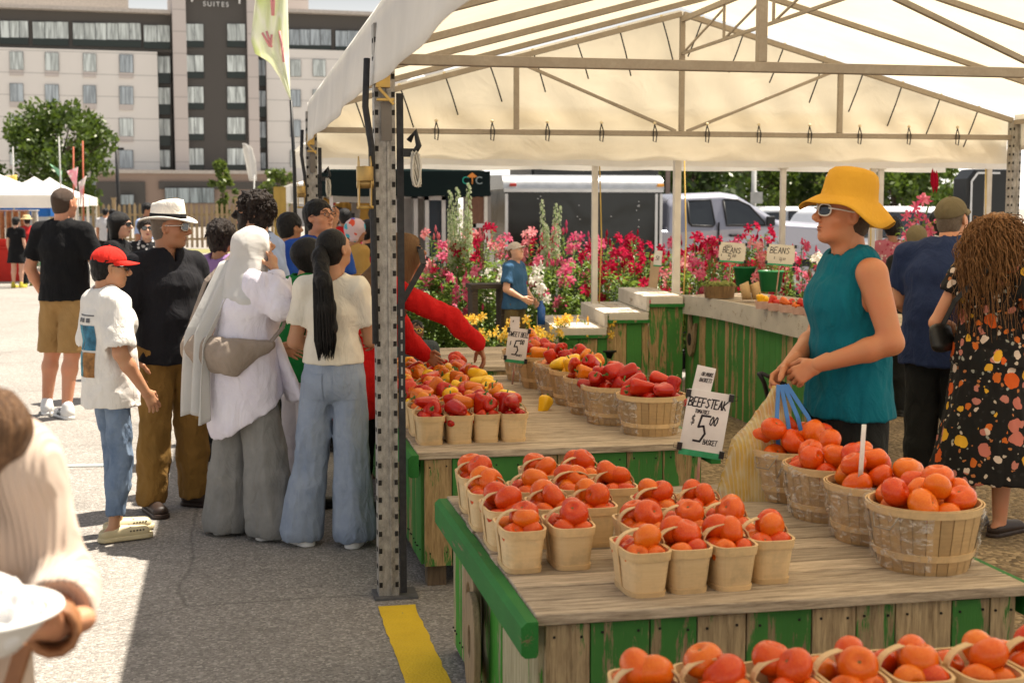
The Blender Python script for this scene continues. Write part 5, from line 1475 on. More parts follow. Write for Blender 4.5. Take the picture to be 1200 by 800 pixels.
def hand_field(wrist, d, nrm, thumb, curl=0.35, s=1.0, spread=0.12, h=0.0028, thumb_in=0.5, point=None):
    """palm, four fingers of their own length and a thumb from the side of the palm"""
    d = V3(d); d /= np.linalg.norm(d); nrm = V3(nrm); nrm = nrm - d * (nrm @ d); nrm /= np.linalg.norm(nrm)
    th = V3(thumb); th = th - d * (th @ d) - nrm * (th @ nrm); th /= np.linalg.norm(th)
    w = V3(wrist)
    F = Field(w - .21 * s, w + .21 * s, h)
    P = lambda a, b, c: w + s * (d * a + th * b + nrm * c)
    F.eseg(P(-.05, 0, 0), P(.01, 0, 0), (.028 * s, .021 * s), (.029 * s, .020 * s), th, .008)
    F.eseg(P(.012, 0, 0), P(.078, -.002, .002), (.029 * s, .0165 * s), (.038 * s, .0135 * s), th, .012)
    F.ell(P(.035, .022, .010), (.020 * s,) * 3, None, .012)
    for i, (off, ln, r) in enumerate(((.029, .074, .0088), (.010, .082, .0092), (-.010, .076, .0088), (-.028, .060, .0078))):
        p = P(.086 - .006 * abs(i - 1), off, .001); sp = (1.2 - i) * spread
        dd = d * math.cos(sp) + th * math.sin(sp)
        c = curl if not isinstance(curl, (list, tuple)) else curl[i]
        ang = 0.0
        pts = [p - dd * .022 * s]; rs_ = [r * 1.12 * s]
        pts.append(p); rs_.append(r * 1.1 * s)
        for seg, bend in ((.44, 1.05), (.31, 1.35), (.25, .9)):
            ang += c * bend
            dv = dd * math.cos(ang) + nrm * math.sin(ang)
            p = p + dv * ln * seg * s
            pts.append(p); rs_.append(r * s * (1.0 if seg > .4 else .92 if seg > .3 else .74))
        F.chain(pts, rs_, .0035)
    b = P(.020, .026, .006); d1 = d * .62 + th * (.80 - .35 * thumb_in) + nrm * (.35 + .5 * thumb_in); d1 /= np.linalg.norm(d1)
    d2 = d * .85 + th * (.35 - .5 * thumb_in) + nrm * (.3 + .35 * thumb_in); d2 /= np.linalg.norm(d2)
    F.chain([b, b + d1 * .043 * s, b + d1 * .043 * s + d2 * .036 * s, b + d1 * .043 * s + d2 * .056 * s], [.0155 * s, .0115 * s, .0105 * s, .0075 * s], .006)
    return F

def head_field(c, Rm, s, sex, h=0.0035, beard=0.0):
    """head with brow, eye hollows, nose, lips, jaw and ears; Rm turns it; c is its centre"""
    r = 0.165 * s
    F = Field(c - r, c + r, h)
    A = lambda x, y, z: c + s * (Rm @ V3((x, y, z)))
    m = Matrix([list(x) for x in Rm])
    f = sex == 'f'
    F.ell(A(0, -.012, .032), V3((.074, .094, .084)) * s, m, .01)
    F.ell(A(0, .018, .012), V3((.067, .074, .080)) * s, m, .03)
    F.ell(A(0, .026, -.050), V3((.053 if f else .058, .060, .056)) * s, m, .035)
    F.ell(A(0, .064, -.088), V3((.024 if f else .029, .022, .019)) * s, m, .028)
    for sx in (-1, 1):
        F.ell(A(sx * .045, .048, -.018), V3((.022, .022, .022)) * s, m, .025)
        F.ell(A(sx * .033, .093, .016), V3((.017, .014, .011)) * s, m, .014, True)
        F.cap(A(sx * .012, .090, .032), A(sx * .048, .076, .033), .0085 * s, .007 * s, .012)
        F.ell(A(sx * .0335, .0785, .013), V3((.0135, .0125, .0105)) * s, m, .004)
        F.ell(A(sx * .0105, .098, -.027), V3((.0085, .009, .007)) * s, m, .006)
        er = Matrix([list(x) for x in Rm]) @ Matrix.Rotation(sx * R(22), 3, 'Z')
        F.ell(A(sx * .077, -.006, .003), V3((.008, .020, .032)) * s, er, .008)
        F.ell(A(sx * .083, .000, .004), V3((.006, .009, .018)) * s, er, .004, True)
        F.ell(A(sx * .026, .03, -.075), V3((.02, .03, .016)) * s, m, .03)
    F.chain([A(0, .086, .028), A(0, .100, .004), A(0, .114, -.018), A(0, .104, -.030)], [.008 * s, .009 * s, .0115 * s, .007 * s], .010)
    F.ell(A(0, .089, -.052), V3((.021, .009, .0055)) * s, m, .006)
    F.ell(A(0, .087, -.062), V3((.019, .010, .006)) * s, m, .006)
    F.cap(A(-.02, .093, -.057), A(.02, .093, -.057), .0022 * s, None, .003, True)
    F.cap(A(0, -.02, -.06), A(0, -.035, -.14), .052 * s, .054 * s, .03)
    return F

# reference figure, 1.75 m tall, facing +y
REF = dict(pelvis=(0, 0, .95), waist=(0, .005, 1.10), chest=(0, 0, 1.29), neck=(0, -.015, 1.465), head=(0, .015, 1.625))
def person(label, x, y, facing, H=1.75, sex='m', skin=None, res=0.010, lean=0.0, bend=0.0, twist=0.0, head=(0, 0, 0), wide=1.0, belly=0.0,
           arms=None, legs=None, hands=None, shirt=None, trousers=None, skirt=None, shoes=None, hair=None, eyes=True, group=None, beard=None, z=0.0, name='person', lowres=False):
    """one figure: a continuous body mesh with hair and clothes as its children. lean/bend/twist move the trunk; head = yaw, pitch, roll."""
    s = H / 1.75; f = sex == 'f'
    J = {k: V3(v) for k, v in REF.items()}
    sx_ = (.163 if f else .188) * wide; hx = .092 * min(1.0, .35 + .65 * wide)
    for sd, q in (('L', -1), ('R', 1)):
        J['sh' + sd] = V3((q * sx_, -.01, 1.415)); J['hip' + sd] = V3((q * hx, 0, .92))
        J['el' + sd] = V3((q * (sx_ + .05), -.03, 1.135)); J['wr' + sd] = V3((q * (sx_ + .06), .03, .89))
        J['kn' + sd] = V3((q * .10, .015, .50)); J['an' + sd] = V3((q * .105, -.02, .085))
    up = ('waist', 'chest', 'neck', 'head', 'shL', 'shR', 'elL', 'elR', 'wrL', 'wrR')
    for k in up:
        if twist: J[k] = rotz(J[k], -twist * (0.4 if k == 'waist' else 1))
        if lean: J[k] = rotx(J[k], (0, 0, .95), -lean)
        if bend and k not in ('waist',): J[k] = rotx(J[k], J['waist'], -bend)
    for k, v in (arms or {}).items(): J[k] = V3(v)
    for k, v in (legs or {}).items(): J[k] = V3(v)
    for k in J: J[k] = J[k] * s
    side = J['shR'] - J['shL']; side = side / np.linalg.norm(side)
    up_v = J['neck'] - J['chest']; up_v /= np.linalg.norm(up_v)
    fwd = np.cross(up_v, side); fwd /= np.linalg.norm(fwd)
    Hr = Euler((R(-head[1]), R(head[2]), R(-head[0])), 'XYZ').to_matrix()
    Hr = np.array(Matrix.Rotation(R(-head[0]), 3, 'Z') @ Matrix.Rotation(R(-head[1]), 3, 'X') @ Matrix.Rotation(R(head[2]), 3, 'Y'))
    if 'head' not in (arms or {}):
        J['head'] = J['neck'] + s * (up_v * .155 + fwd * .03 + Hr @ V3((0, .02, 0)))
    pts = np.array(list(J.values())); lo = pts.min(0) - .24 * s; hi = pts.max(0) + .24 * s; lo[2] = -.03
    rt_hem = lambda a: a
    def torso(F, t, hemk=0.0, sh=True):
        k = .045 * s
        hw = (.172, .118) if f else (.165, .115); ww = (.128, .095) if f else (.148, .108); cw = (.146, .108) if f else (.170, .120); sw = (.118, .075) if f else (.138, .085)
        g_ = lambda w, b=0: ((w[0] * wide) * s + t, (w[1] + b) * s * (0.5 + wide / 2) + t)
        F.eseg(J['pelvis'] - V3((0, 0, .05 * s)), J['waist'], g_(hw, belly * .5), g_(ww, belly), side * .4 + V3((.6, 0, 0)), k)
        F.eseg(J['waist'], J['chest'], g_(ww, belly), g_(cw, belly * .4), side, k)
        F.eseg(J['chest'], (J['shL'] + J['shR']) / 2, g_(cw, belly * .3), g_(sw), side, k)
        F.cap(J['shL'], J['shR'], .050 * s + t * .7, None, k * .7)
        for q in 'LR': F.cap(J['sh' + q] + up_v * .006 * s, J['neck'] + up_v * .005, .044 * s + t * .5, .045 * s + t * .6, k * .7)
        if f:
            for q in (-1, 1): F.ell(J['chest'] + fwd * .075 * s + side * q * .062 * s - up_v * .03 * s, V3((.058, .055, .055)) * s + t * .6, None, .04 * s)
        else:
            for q in (-1, 1): F.ell(J['chest'] + fwd * .06 * s + side * q * .075 * s + up_v * .02 * s, V3((.08, .06, .06)) * s + t * .4, None, .05 * s)
    def arm(F, q, t, upto=2.0, flare=0.0, rk=1.0):
        a, b, c = J['sh' + q], J['el' + q], J['wr' + q]
        fm = .9 if f else 1.0
        r0, r1, r2, r3 = [v * s * fm * rk for v in (.057, .043, .044, .0275)]
        if upto <= 1:
            e = a + (b - a) * upto
            F.cap(a, e, r0 + t, r0 + (r1 - r0) * upto + t + flare, .03 * s); return e, (b - a)
        F.cap(a, b, r0 + t, r1 + t, .03 * s)
        e = b + (c - b) * min(upto - 1, 1.0)
        mid = b + (e - b) * .3
        F.cap(b, mid, r1 + t, r2 + t, .02 * s); F.cap(mid, e, r2 + t, r2 + (r3 - r2) * min(upto - 1, 1) + t + flare, .02 * s)
        return e, (c - b)
    def leg(F, q, t, r=(.088, .060, .058, .037), k=.03):
        a, b, c = J['hip' + q], J['kn' + q], J['an' + q]
        F.cap(a, b, r[0] * s + t, r[1] * s + t, k * s)
        m_ = b + (c - b) * .30
        F.cap(b, m_ + V3((0, -.012 * s, 0)), (r[1] - .004) * s + t, r[2] * s + t, k * s); F.cap(m_ + V3((0, -.012 * s, 0)), c, r[2] * s + t, r[3] * s + t, k * s)
    # ---- body
    B = Field(lo, hi, res * s)
    torso(B, (-.016 if (shirt or {}).get('tank') else -.030 if trousers or skirt else -.014) * s if shirt else 0)
    B.cap(J['neck'] - up_v * .05 * s, J['head'] - Hr @ V3((0, .03, .05)) * s, (.054 if f else .060) * s, (.050 if f else .056) * s, .03 * s)
    tl = (trousers or {}).get('len', 2.0) if trousers else 0
    lr = (.045, .032, .032, .034) if tl > 1.7 else (.074, .060, .058, .037) if tl else (.088, .060, .058, .037)
    ak = .74 if (shirt or {}).get('sleeve', .5) > 1.5 else 1.0
    for q in 'LR': arm(B, q, 0, 2.0, .006 if ak < 1 else 0, ak); leg(B, q, 0, lr)
    for q in 'LR':
        an = J['an' + q]; ft = V3((legs or {}).get('toe' + q, (0.05 if q == 'R' else -0.05, 1, 0)))
        ft = ft / np.linalg.norm(ft)
        B.eseg(an + V3((0, 0, -.045 * s)) - ft * .03 * s, an + V3((0, 0, -.058 * s)) + ft * .14 * s, (.036 * s, .040 * s), (.042 * s, .024 * s), np.cross(ft, V3((0, 0, 1))), .02)
        J['ft' + q] = ft
    fl = [B]
    if lowres: B.ell(J['head'], V3((.074, .095, .115)) * s, None, .02)
    else: fl.append(head_field(J['head'], Hr, s * (1.0 if not f else .965), sex))
    for q in 'LR':
        hd = (hands or {}).get(q, {})
        if hd is None: continue
        d = V3(hd.get('d', J['wr' + q] - J['el' + q])); sg = 1 if q == 'R' else -1
        nr = hd.get('n', (-sg, 0.0, -.1)); tb = hd.get('t', (0, 1, 0.2))
        fl.append(hand_field(J['wr' + q], d, nr, tb, hd.get('curl', .3), s * (.93 if f else 1.0), hd.get('spread', .1), .0065 if lowres else hd.get('h', .0030), hd.get('ti', .5)))
    ob = link(name, field_mesh('person', fl, skin), None, (x, y, z), (0, 0, -R(facing)))
    tag(ob, label, 'person', group)
    ob_J = dict(J=J, s=s, Hr=Hr, side=side, fwd=fwd, up=up_v, ob=ob, torso=torso, arm=arm, leg=leg, lo=lo, hi=hi, f=f)
    hp = lambda a, b, c: J['head'] + s * (.965 if f else 1.0) * (Hr @ V3((a, b, c)))
    ob_J['hp'] = hp
    # ---- face details
    if eyes and not lowres:
        for sx in (-1, 1):
            e_ = MB(); c = hp(sx * .0325, .0815, .0135); e_.lathe([(.001, -.0062), (.008, -.0046), (.0118, 0), (.008, .0046), (.001, .0062)], 10, c); eo = e_.build('eye', M_EYEW, ob)
            i_ = MB(); c2 = hp(sx * .0325, .0885, .0135); i_.lathe([(.001, -.0052), (.0042, -.004), (.006, 0), (.0042, .004), (.001, .0052)], 10, c2); i_.build('iris', M_IRIS, eo)
            bq = MB(); bq.tube([hp(sx * .014, .0985, .036), hp(sx * .032, .097, .041), hp(sx * .052, .083, .036)], [.0035, .0042, .0022], 6); bq.build('eyebrow', (hair or {}).get('mat', H_BLACK), ob)
    if not lowres:
        lp = Field(hp(0, .09, -.057) - .04, hp(0, .09, -.057) + .04, .0025); m_ = Matrix([list(q) for q in Hr])
        lq = 1.0 if f else .8; lp.ell(hp(0, .0912, -.0525), V3((.0215, .0082 * lq + .0005, .0048 * lq)) * s, m_, .002); lp.ell(hp(0, .0892, -.0622), V3((.019, .0092 * lq + .0005, .0055 * lq)) * s, m_, .002)
        link('lips', field_mesh('lips', [lp], M_LIP if f else M_LIPM), ob)
    if beard:
        bf = head_field(J['head'], Hr, s, sex, .004); bf.D -= .0016; m_ = Matrix([list(q) for q in Hr])
        bf.ell(hp(0, .10, -.056), V3((.025, .03, .010)) * s, m_, .004, True)
        bf.plane(hp(0, .0, -.028), Hr @ V3((0, -.45, 1))); bf.plane(hp(0, .012, 0), Hr @ V3((0, -1, -.25))); bf.plane(hp(0, 0, -.118), Hr @ V3((0, -.4, -1)))
        link('beard', field_mesh('beard', [bf], beard), ob)
    # ---- hair
    if hair:
        hm = hair['mat']; st = hair.get('style', 'short'); sc_ = s * (.965 if f else 1.0); m_ = Matrix([list(q) for q in Hr])
        th = hair.get('thick', .012)
        HF = Field(J['head'] - .27 * s - V3((0, 0, hair.get('drop', 0) * s)), J['head'] + .27 * s, .0075 if lowres else .0055)
        HF.ell(hp(0, -.014, .036), (V3((.075, .095, .085)) + th) * sc_, m_, .01)
        if st == 'long' or st == 'bob':
            dz = hair.get('len', .18)
            HF.eseg(hp(0, -.035, .03), hp(0, -.045, .03 - dz), ((.088 + th) * sc_, .070 * sc_), (hair.get('bw', .095) * sc_, .052 * sc_), Hr @ V3((1, 0, 0)), .03)
        else:
            HF.ell(hp(0, -.045, -.03), (V3((.060, .055, .055)) + th * .6) * sc_, m_, .03)
        # forehead and face stay free
        HF.ell(hp(0, .105, hair.get('fz', -.042)), V3((hair.get('fw', .072), .095, .098)) * sc_, m_, .008, True)
        if st == 'short':
            for sx in (-1, 1): HF.ell(hp(sx * .09, .012, -.02), V3((.035, .035, .045)) * sc_, m_, .01, True)
        HF.warp(hair.get('amp', .006), hair.get('freq', 28), 5, .05, (1, 1, .45 if st in ('long', 'bob') else 1), octs=3)
        link('hair', field_mesh('hair', [HF], hm, 1), ob)
    def fabric(key, F, mat, wr=.006, fr=9, seed=1, stretch=(1, 1, .7)):
        F.warp(min(wr * 2.6, .021), fr * .8, seed, .07, stretch, True, 2); F.warp(wr * .8, fr * 2.4, seed + 4, .05, stretch, True)
        o = link(key, field_mesh(key, [F], mat, 0 if wr > .008 else 1), ob); return o
    # ---- trousers / shorts
    if trousers:
        t = trousers; F = Field(lo, hi, res * s * .9); ease = t.get('ease', .012) * s
        hw = .168 if f else .165
        F.eseg(J['pelvis'] - V3((0, 0, .02 * s)), J['pelvis'] + (J['waist'] - J['pelvis']) * t.get('rise', .75), (hw * wide * s + ease, (.118 + belly * .4) * s + ease), (.15 * wide * s + ease * .7, (.110 + belly * .8) * s + ease * .7), V3((1, 0, 0)), .03)
        rr_ = t.get('r', (.095, .075, .075, .068))
        for q in 'LR':
            a, b, c = J['hip' + q], J['kn' + q], J['an' + q]
            ln = t.get('len', 2.0)
            F.cap(a, b, rr_[0] * s * min(1.0, .4 + .6 * wide), rr_[1] * s, .016 * s)
            if ln > 1:
                m_ = b + (c - b) * .4; e = b + (c - b) * (ln - 1)
                F.cap(b, m_, rr_[1] * s, rr_[2] * s, .016 * s); F.cap(m_, e, rr_[2] * s, rr_[3] * s, .016 * s)
        zc = t.get('hem')
        if zc is not None: F.plane((0, 0, zc * s), (0, 0, -1))
        F.plane(J['pelvis'] + (J['waist'] - J['pelvis']) * t.get('rise', .75) + V3((0, 0, .03 * s)), (J['waist'] - J['pelvis']))
        fabric(t.get('name', 'trousers'), F, t['mat'], t.get('wr', .007), t.get('fr', 8), 2, (1, 1, t.get('st', .55)))
    if skirt:
        t = skirt; F = Field(lo - V3((.25, .25, 0)), hi + V3((.25, .25, 0)), res * s)
        F.eseg(J['waist'] + V3((0, 0, .05 * s)), J['pelvis'], (.14 * s, .105 * s), (.19 * s, .145 * s), (1, 0, 0), .03)
        F.eseg(J['pelvis'], V3((J['pelvis'][0], J['pelvis'][1], t['hem'] * s)), (.19 * s, .145 * s), (t.get('w', .30) * s, t.get('d', .26) * s), (1, 0, 0), .05)
        F.plane((0, 0, t['hem'] * s), (0, 0, -1))
        fabric('skirt', F, t['mat'], t.get('wr', .016), 7, 6, (1, 1, .25))
    # ---- shirt
    if shirt:
        t = shirt; F = Field(lo - .05, hi + .05, res * s * .9); ease = t.get('ease', .014) * s
        torso(F, ease)
        hem = t.get('hem', .88); fl_ = t.get('flare', .02) * s
        pz = (J['waist'] - J['pelvis']) / np.linalg.norm(J['waist'] - J['pelvis'])
        hp_ = J['pelvis'] + V3((0, 0, (hem - .95) * s))
        F.eseg(J['waist'], hp_ - V3((0, 0, .03)), (.150 * wide * s + ease, (.11 + belly) * s + ease), (.168 * wide * s + ease + fl_, (.118 + belly * .8) * s + ease + fl_), (1, 0, 0), .05)
        if t.get('sleeve', .55) > 0:
            for q in 'LR':
                e, dv = arm(F, q, ease * .6 + .003, t.get('sleeve', .55), t.get('cuff', .010) * s)
                F.plane(e, dv) if False else None
                # open the sleeve end square
                dn = dv / np.linalg.norm(dv); rr2 = .10 * s
                if t.get('square', True): F.cap(e + dn * .065 * s, e + dn * .09 * s, .062 * s + ease, None, 0, True) if t.get('sleeve', .55) < 1.8 else None
        if hem is not None and not t.get('tilt'): F.plane(hp_, (0, 0, -1))
        if t.get('tilt'): F.plane(hp_, t['tilt'])
        nk = J['neck'] + up_v * t.get('neckz', .035) * s
        F.cap(nk, nk + up_v * .15 * s, t.get('neckr', .066) * s, .08 * s, .01, True)
        if t.get('vneck'):
            F.eseg(nk + fwd * .07 * s - up_v * t['vneck'] * s, nk + fwd * .06 * s + up_v * .03 * s, (.008, .05), (.05 * s, .05), side, 0, True)
        if t.get('tank'):
            for q in (-1, 1):
                shj = J['shR'] if q > 0 else J['shL']
                F.eseg(shj + side * q * .030 * s - up_v * t['tank'] * s, shj + side * q * .030 * s + up_v * .07 * s, (.105 * s, .055 * s), (.150 * s, .072 * s), fwd, .02, True)
        fabric(t.get('name', 'shirt'), F, t['mat'], t.get('wr', .006), t.get('fr', 8), t.get('seed', 3), (1, 1, t.get('st', .8)))
    # ---- shoes
    if shoes:
        for q in 'LR':
            an, ft = J['an' + q], J['ft' + q]; sd = np.cross(ft, V3((0, 0, 1))); k_ = s * shoes.get('k', 1.0)
            b0 = V3((an[0], an[1], 0)) + V3((0, 0, an[2] - .085 * s))
            F = Field(b0 - .26, b0 + .26, .0055 if not lowres else .009)
            ht = shoes.get('h', .10)
            F.eseg(b0 - ft * .045 * k_ + V3((0, 0, .048 * k_)), b0 + ft * .165 * k_ + V3((0, 0, .036 * k_)), (.040 * k_, .046 * k_), (.046 * k_, .034 * k_), sd, .02)
            if ht > .07: F.cap(b0 - ft * .02 * k_ + V3((0, 0, .055)), b0 - ft * .022 * k_ + V3((0, 0, ht)), .046 * k_, .044 * k_, .03)
            F.plane(b0 + V3((0, 0, .016)), (0, 0, -1)); 
            if shoes.get('open'): F.cap(b0 - ft * .07 * k_ + V3((0, 0, .085)), b0 - ft * .02 * k_ + V3((0, 0, .085)), .038 * k_, None, .01, True)
            sh = link('shoe', field_mesh('shoe', [F], shoes['mat'], 1), ob)
            S = Field(b0 - .26, b0 + .26, .005 if not lowres else .009)
            S.eseg(b0 - ft * .048 * k_ + V3((0, 0, .012)), b0 + ft * .170 * k_ + V3((0, 0, .012)), (.043 * k_, .05), (.049 * k_, .05), sd, .01)
            S.plane(b0 + V3((0, 0, shoes.get('sole_h', .026))), (0, 0, 1)); S.plane(b0 + V3((0, 0, .001)), (0, 0, -1))
            link('sole', field_mesh('sole', [S], shoes.get('sole', shoes['mat']), 0), sh)
            if shoes.get('stripes'):
                for i in range(3):
                    for g_ in (-1, 1):
                        m_ = MB(); c0 = b0 + ft * (.035 + i * .026) * k_ + sd * g_ * .0455 * k_
                        m_.bar(c0 + V3((0, 0, .028)), c0 - ft * .022 * k_ - sd * g_ * .012 + V3((0, 0, .075)), .011, .006, up=tuple(sd)); m_.build('stripe', M_BLACK, sh)
            if shoes.get('holes'):
                m_ = MB()
                for i in range(5):
                    for g_ in (-.6, 0, .6):
                        c0 = b0 + ft * (.085 + i * .017) * k_ + sd * g_ * .04 * k_ + V3((0, 0, .075 - .006 * i - .012 * abs(g_)))
                        m_.lathe([(.001, .001), (.0055, 0), (.001, -.003)], 7, c0)
                    c0 = b0 + ft * (.08 + i * .018) * k_ + sd * .046 * k_ + V3((0, 0, .05)); m_.lathe([(.001, -.005), (.006, 0), (.001, .005)], 7, c0)
                m_.build('vent_hole', pm('hole_dark', (.08, .07, .05)), sh)
    return ob_J

def sunglasses(P, frame, lens=M_LENS, name='sunglasses', w=.029, hgt=.022, up=.013):
    hp = P['hp']; ob = P['ob']; fm = MB(); ln = MB()
    for sx in (-1, 1):
        o = []; inn = []
        for i in range(18):
            a = 2 * math.pi * i / 18
            cx, cz = math.copysign(abs(math.cos(a)) ** .75, math.cos(a)), math.copysign(abs(math.sin(a)) ** .75, math.sin(a))
            yb = .108 - .012 * abs(sx * .033 + cx * w) / .06
            o.append(tuple(hp(sx * .034 + cx * w, yb - .012 * max(0, sx * cx), up + cz * hgt)))
        ln.add(o, [tuple(range(18))]); fm.tube(o + [o[0]], .0028, 6)
        fm.tube([hp(sx * .062, .095, up + .008), hp(sx * .077, .06, up + .008), hp(sx * .080, -.01, up + .006), hp(sx * .077, -.03, up - .008)], .003, 6)
    fm.tube([hp(-.008, .108, up + .006), hp(0, .111, up + .009), hp(.008, .108, up + .006)], .003, 6)
    f_ = fm.build(name, frame, ob); ln.build('lens', lens, f_)
    return f_
def cap_hat(P, mat, brim_mat=None, brim=(0, 1), name='baseball_cap', lift=.0):
    """cap: crown over the skull, curved peak; brim = direction of the peak"""
    hp = P['hp']; ob = P['ob']; s = P['s']; m_ = Matrix([list(q) for q in P['Hr']])
    F = Field(P['J']['head'] - .2, P['J']['head'] + .22, .005)
    F.ell(hp(0, -.012, .048 + lift), V3((.086, .106, .088)) * s, m_, .01)
    F.plane(hp(0, 0, .040 + lift), P['Hr'] @ V3((0, .18, -1)))
    o = link(name, field_mesh(name, [F], mat, 1), ob)
    b = MB()
    def fn(u, w):
        a = (u - .5) * math.pi * .95
        r0x, r0y = .083, .100; ext = .085 * math.cos(a) ** .6 if abs(a) < 1.5 else 0
        x_, y_ = math.sin(a) * r0x, math.cos(a) * r0y
        k = w * ext
        xx = x_ * (1 - .04 * w); yy = y_ * .96 + k
        zz = .048 + lift - .10 * (xx / .083) ** 2 * .22 * w - .012 * w + .006
        bx = xx * brim[1] + yy * brim[0]; by = -xx * brim[0] + yy * brim[1]
        return tuple(hp(bx, by - .012, zz))
    b.grid(fn, 20, 8); b.build('peak', brim_mat or mat, o, solid=.004)
    k = MB(); k.lathe([(.001, -.004), (.009, 0), (.001, .005)], 8, hp(0, -.012, .137 + lift)); k.build('button', mat, o)
    return o
# ------------------------------------------------------------------ clothes
C_BLACK = cloth('black_jersey', (0.010, 0.010, 0.011)); C_BLACK2 = cloth('black_polo', (0.013, 0.013, 0.016)); C_KHAKI = cloth('khaki_twill', (0.38, 0.23, 0.09), (0.30, 0.18, 0.07))
C_WHITE = cloth('white_tee', (0.78, 0.75, 0.70)); C_OCHRE = cloth('ochre_chino', (0.26, 0.145, 0.04), (0.20, 0.11, 0.03)); C_LAV = cloth('pale_lavender_shirt', (0.70, 0.66, 0.76), (0.78, 0.75, 0.80))
C_GREYJ = cloth('grey_denim', (0.27, 0.265, 0.25), (0.20, 0.198, 0.19), 300, scale=9); C_LBLUE = cloth('light_blue_tee', (0.35, 0.44, 0.66)); C_CREAM = cloth('cream_tee', (0.80, 0.74, 0.62))
C_LIGHTJ = cloth('washed_denim', (0.33, 0.38, 0.46), (0.22, 0.27, 0.36), 300, scale=7); C_BLUEJ = cloth('blue_denim', (0.10, 0.15, 0.24), (0.19, 0.25, 0.34), 300, scale=9)
C_TEAL = cloth('teal_jersey', (0.005, 0.14, 0.19), (0.004, 0.10, 0.145)); C_NAVY = cloth('navy_tee', (0.022, 0.036, 0.095), (0.016, 0.026, 0.07)); C_DARK = cloth('charcoal_cotton', (0.016, 0.017, 0.017))
C_RED = cloth('red_knit', (0.55, 0.012, 0.012)); C_GREEN = cloth('green_tee', (0.01, 0.16, 0.035)); C_BROWN = cloth('brown_scarf', (0.15, 0.085, 0.042), (0.11, 0.06, 0.03)); C_BLUE = cloth('royal_blue', (0.02, 0.07, 0.32))
C_KNIT = None
N = Nodes('ribbed_cream_knit'); v = N.coord()
rib = N.new('TexWave', {'Vector': v, 'Scale': 34.0, 'Distortion': 0.6}, wave_type='BANDS', bands_direction='X')
N.bump(rib.outputs[1], 0.5, 0.006)
C_KNIT = N.done(N.mix(N.noise(v, 6, 3).outputs[0], (0.50, 0.385, 0.305), (0.57, 0.45, 0.36)), 0.9, 0, 0.2, Sheen_Weight=0.3)
C_SCARF = canvas_mat('white_chiffon', (0.80, 0.79, 0.76), (0.75, 0.74, 0.70), 0.3, 0.3)
C_MUST = cloth('mustard_straw', (0.62, 0.33, 0.035), (0.54, 0.27, 0.025), 160, 0.8, 0.35)
C_REDCAP = cloth('red_cap', (0.68, 0.03, 0.02)); C_OLIVE = cloth('olive_cap', (0.16, 0.13, 0.075)); C_OFFW = cloth('offwhite_straw', (0.80, 0.76, 0.68), None, 160)
M_CLOG = pm('cream_foam', (0.66, 0.56, 0.34), rough=.6); M_SANDAL = pm('dark_brown_leather', (0.035, 0.02, 0.014), rough=.5); M_WSHOE = pm('white_shoe', (0.80, 0.79, 0.77), rough=.5); M_DSHOE = pm('dark_shoe', (.02, .02, .02), rough=.5)
M_WFRAME = pm('white_frame', (0.78, 0.76, 0.70), rough=.3); M_BFRAME = pm('black_frame', (0.01, 0.01, 0.01), rough=.3); M_SFRAME = pm('silver_frame', (0.6, 0.58, 0.55), rough=.25, metal=.8); M_YFRAME = pm('yellow_frame', (0.85, 0.6, 0.12), rough=.3)
def spotted(name, base, spots, scale=9.0, size=0.36, base2=None):
    """cloth printed with scattered motifs of several colours and sizes"""
    N = Nodes(name); v = N.coord()
    vv = N.new('MixRGB', {0: 0.05, 1: v, 2: N.noise(v, 14, 3).outputs[1]}).outputs[0]
    col = (*base, 1)
    for k, (sc_, sz, cols) in enumerate(spots):
        m_ = N.new('Mapping', {'Vector': vv, 'Location': (k * 1.7, k * .6, k * 2.3)})
        vo = N.new('TexVoronoi', {'Vector': m_.outputs[0], 'Scale': sc_, 'Randomness': 1.0})
        idr = N.new('SeparateColor', {0: vo.outputs['Color']})
        r_ = N.ramp(idr.outputs[0], [(i / len(cols), c) for i, c in enumerate(cols)], 'CONSTANT').outputs[0]
        thr = N.math('MULTIPLY', N.math('GREATER_THAN', idr.outputs[1], .3), sz)
        m = N.math('LESS_THAN', vo.outputs[0], thr)
        col = N.mix(m, col, r_)
    N.bump(N.noise(N.coord((1, 1, .4)), 16, 3).outputs[0], .25, .02)
    return N.done(col, .85, 0, .25)
C_FLORAL = spotted('black_floral_print', (0.010, 0.009, 0.009), [(34, .30, [(.5, .42, .34), (.45, .16, .05), (.02, .02, .02), (.3, .3, .26)]), (17, .34, [(.62, .50, .42), (.55, .13, .02), (.66, .36, .03), (.48, .18, .14)]), (9.5, .36, [(.60, .10, .015), (.70, .38, .03), (.50, .16, .12), (.01, .01, .01)])])
C_PRINT = spotted('pink_print', (0.42, 0.12, 0.15), [(30, .4, [(.6, .5, .45), (.3, .03, .06), (.5, .3, .3)])])
C_SCARFP = spotted('bright_scarf', (0.55, 0.42, 0.45), [(16, .5, [(.6, .08, .04), (.05, .35, .45), (.65, .3, .35), (.1, .1, .4)])])
C_ZIG = spotted('black_white_print', (.02, .02, .022), [(30, .42, [(.6, .58, .55), (.02, .02, .02), (.5, .48, .45)])])
C_AQUA = spotted('aqua_print', (.08, .35, .36), [(28, .4, [(.5, .55, .5), (.5, .15, .2)])])
N = Nodes('dark_camouflage'); v = N.coord()
C_CAMO = N.done(N.ramp(N.noise(v, 14, 3, .5, 1.0).outputs[0], [(.0, (.015, .016, .013)), (.45, (.045, .045, .028)), (.55, (.02, .022, .018)), (.62, (.06, .052, .035))], 'CONSTANT').outputs[0], .85, 0, .2)

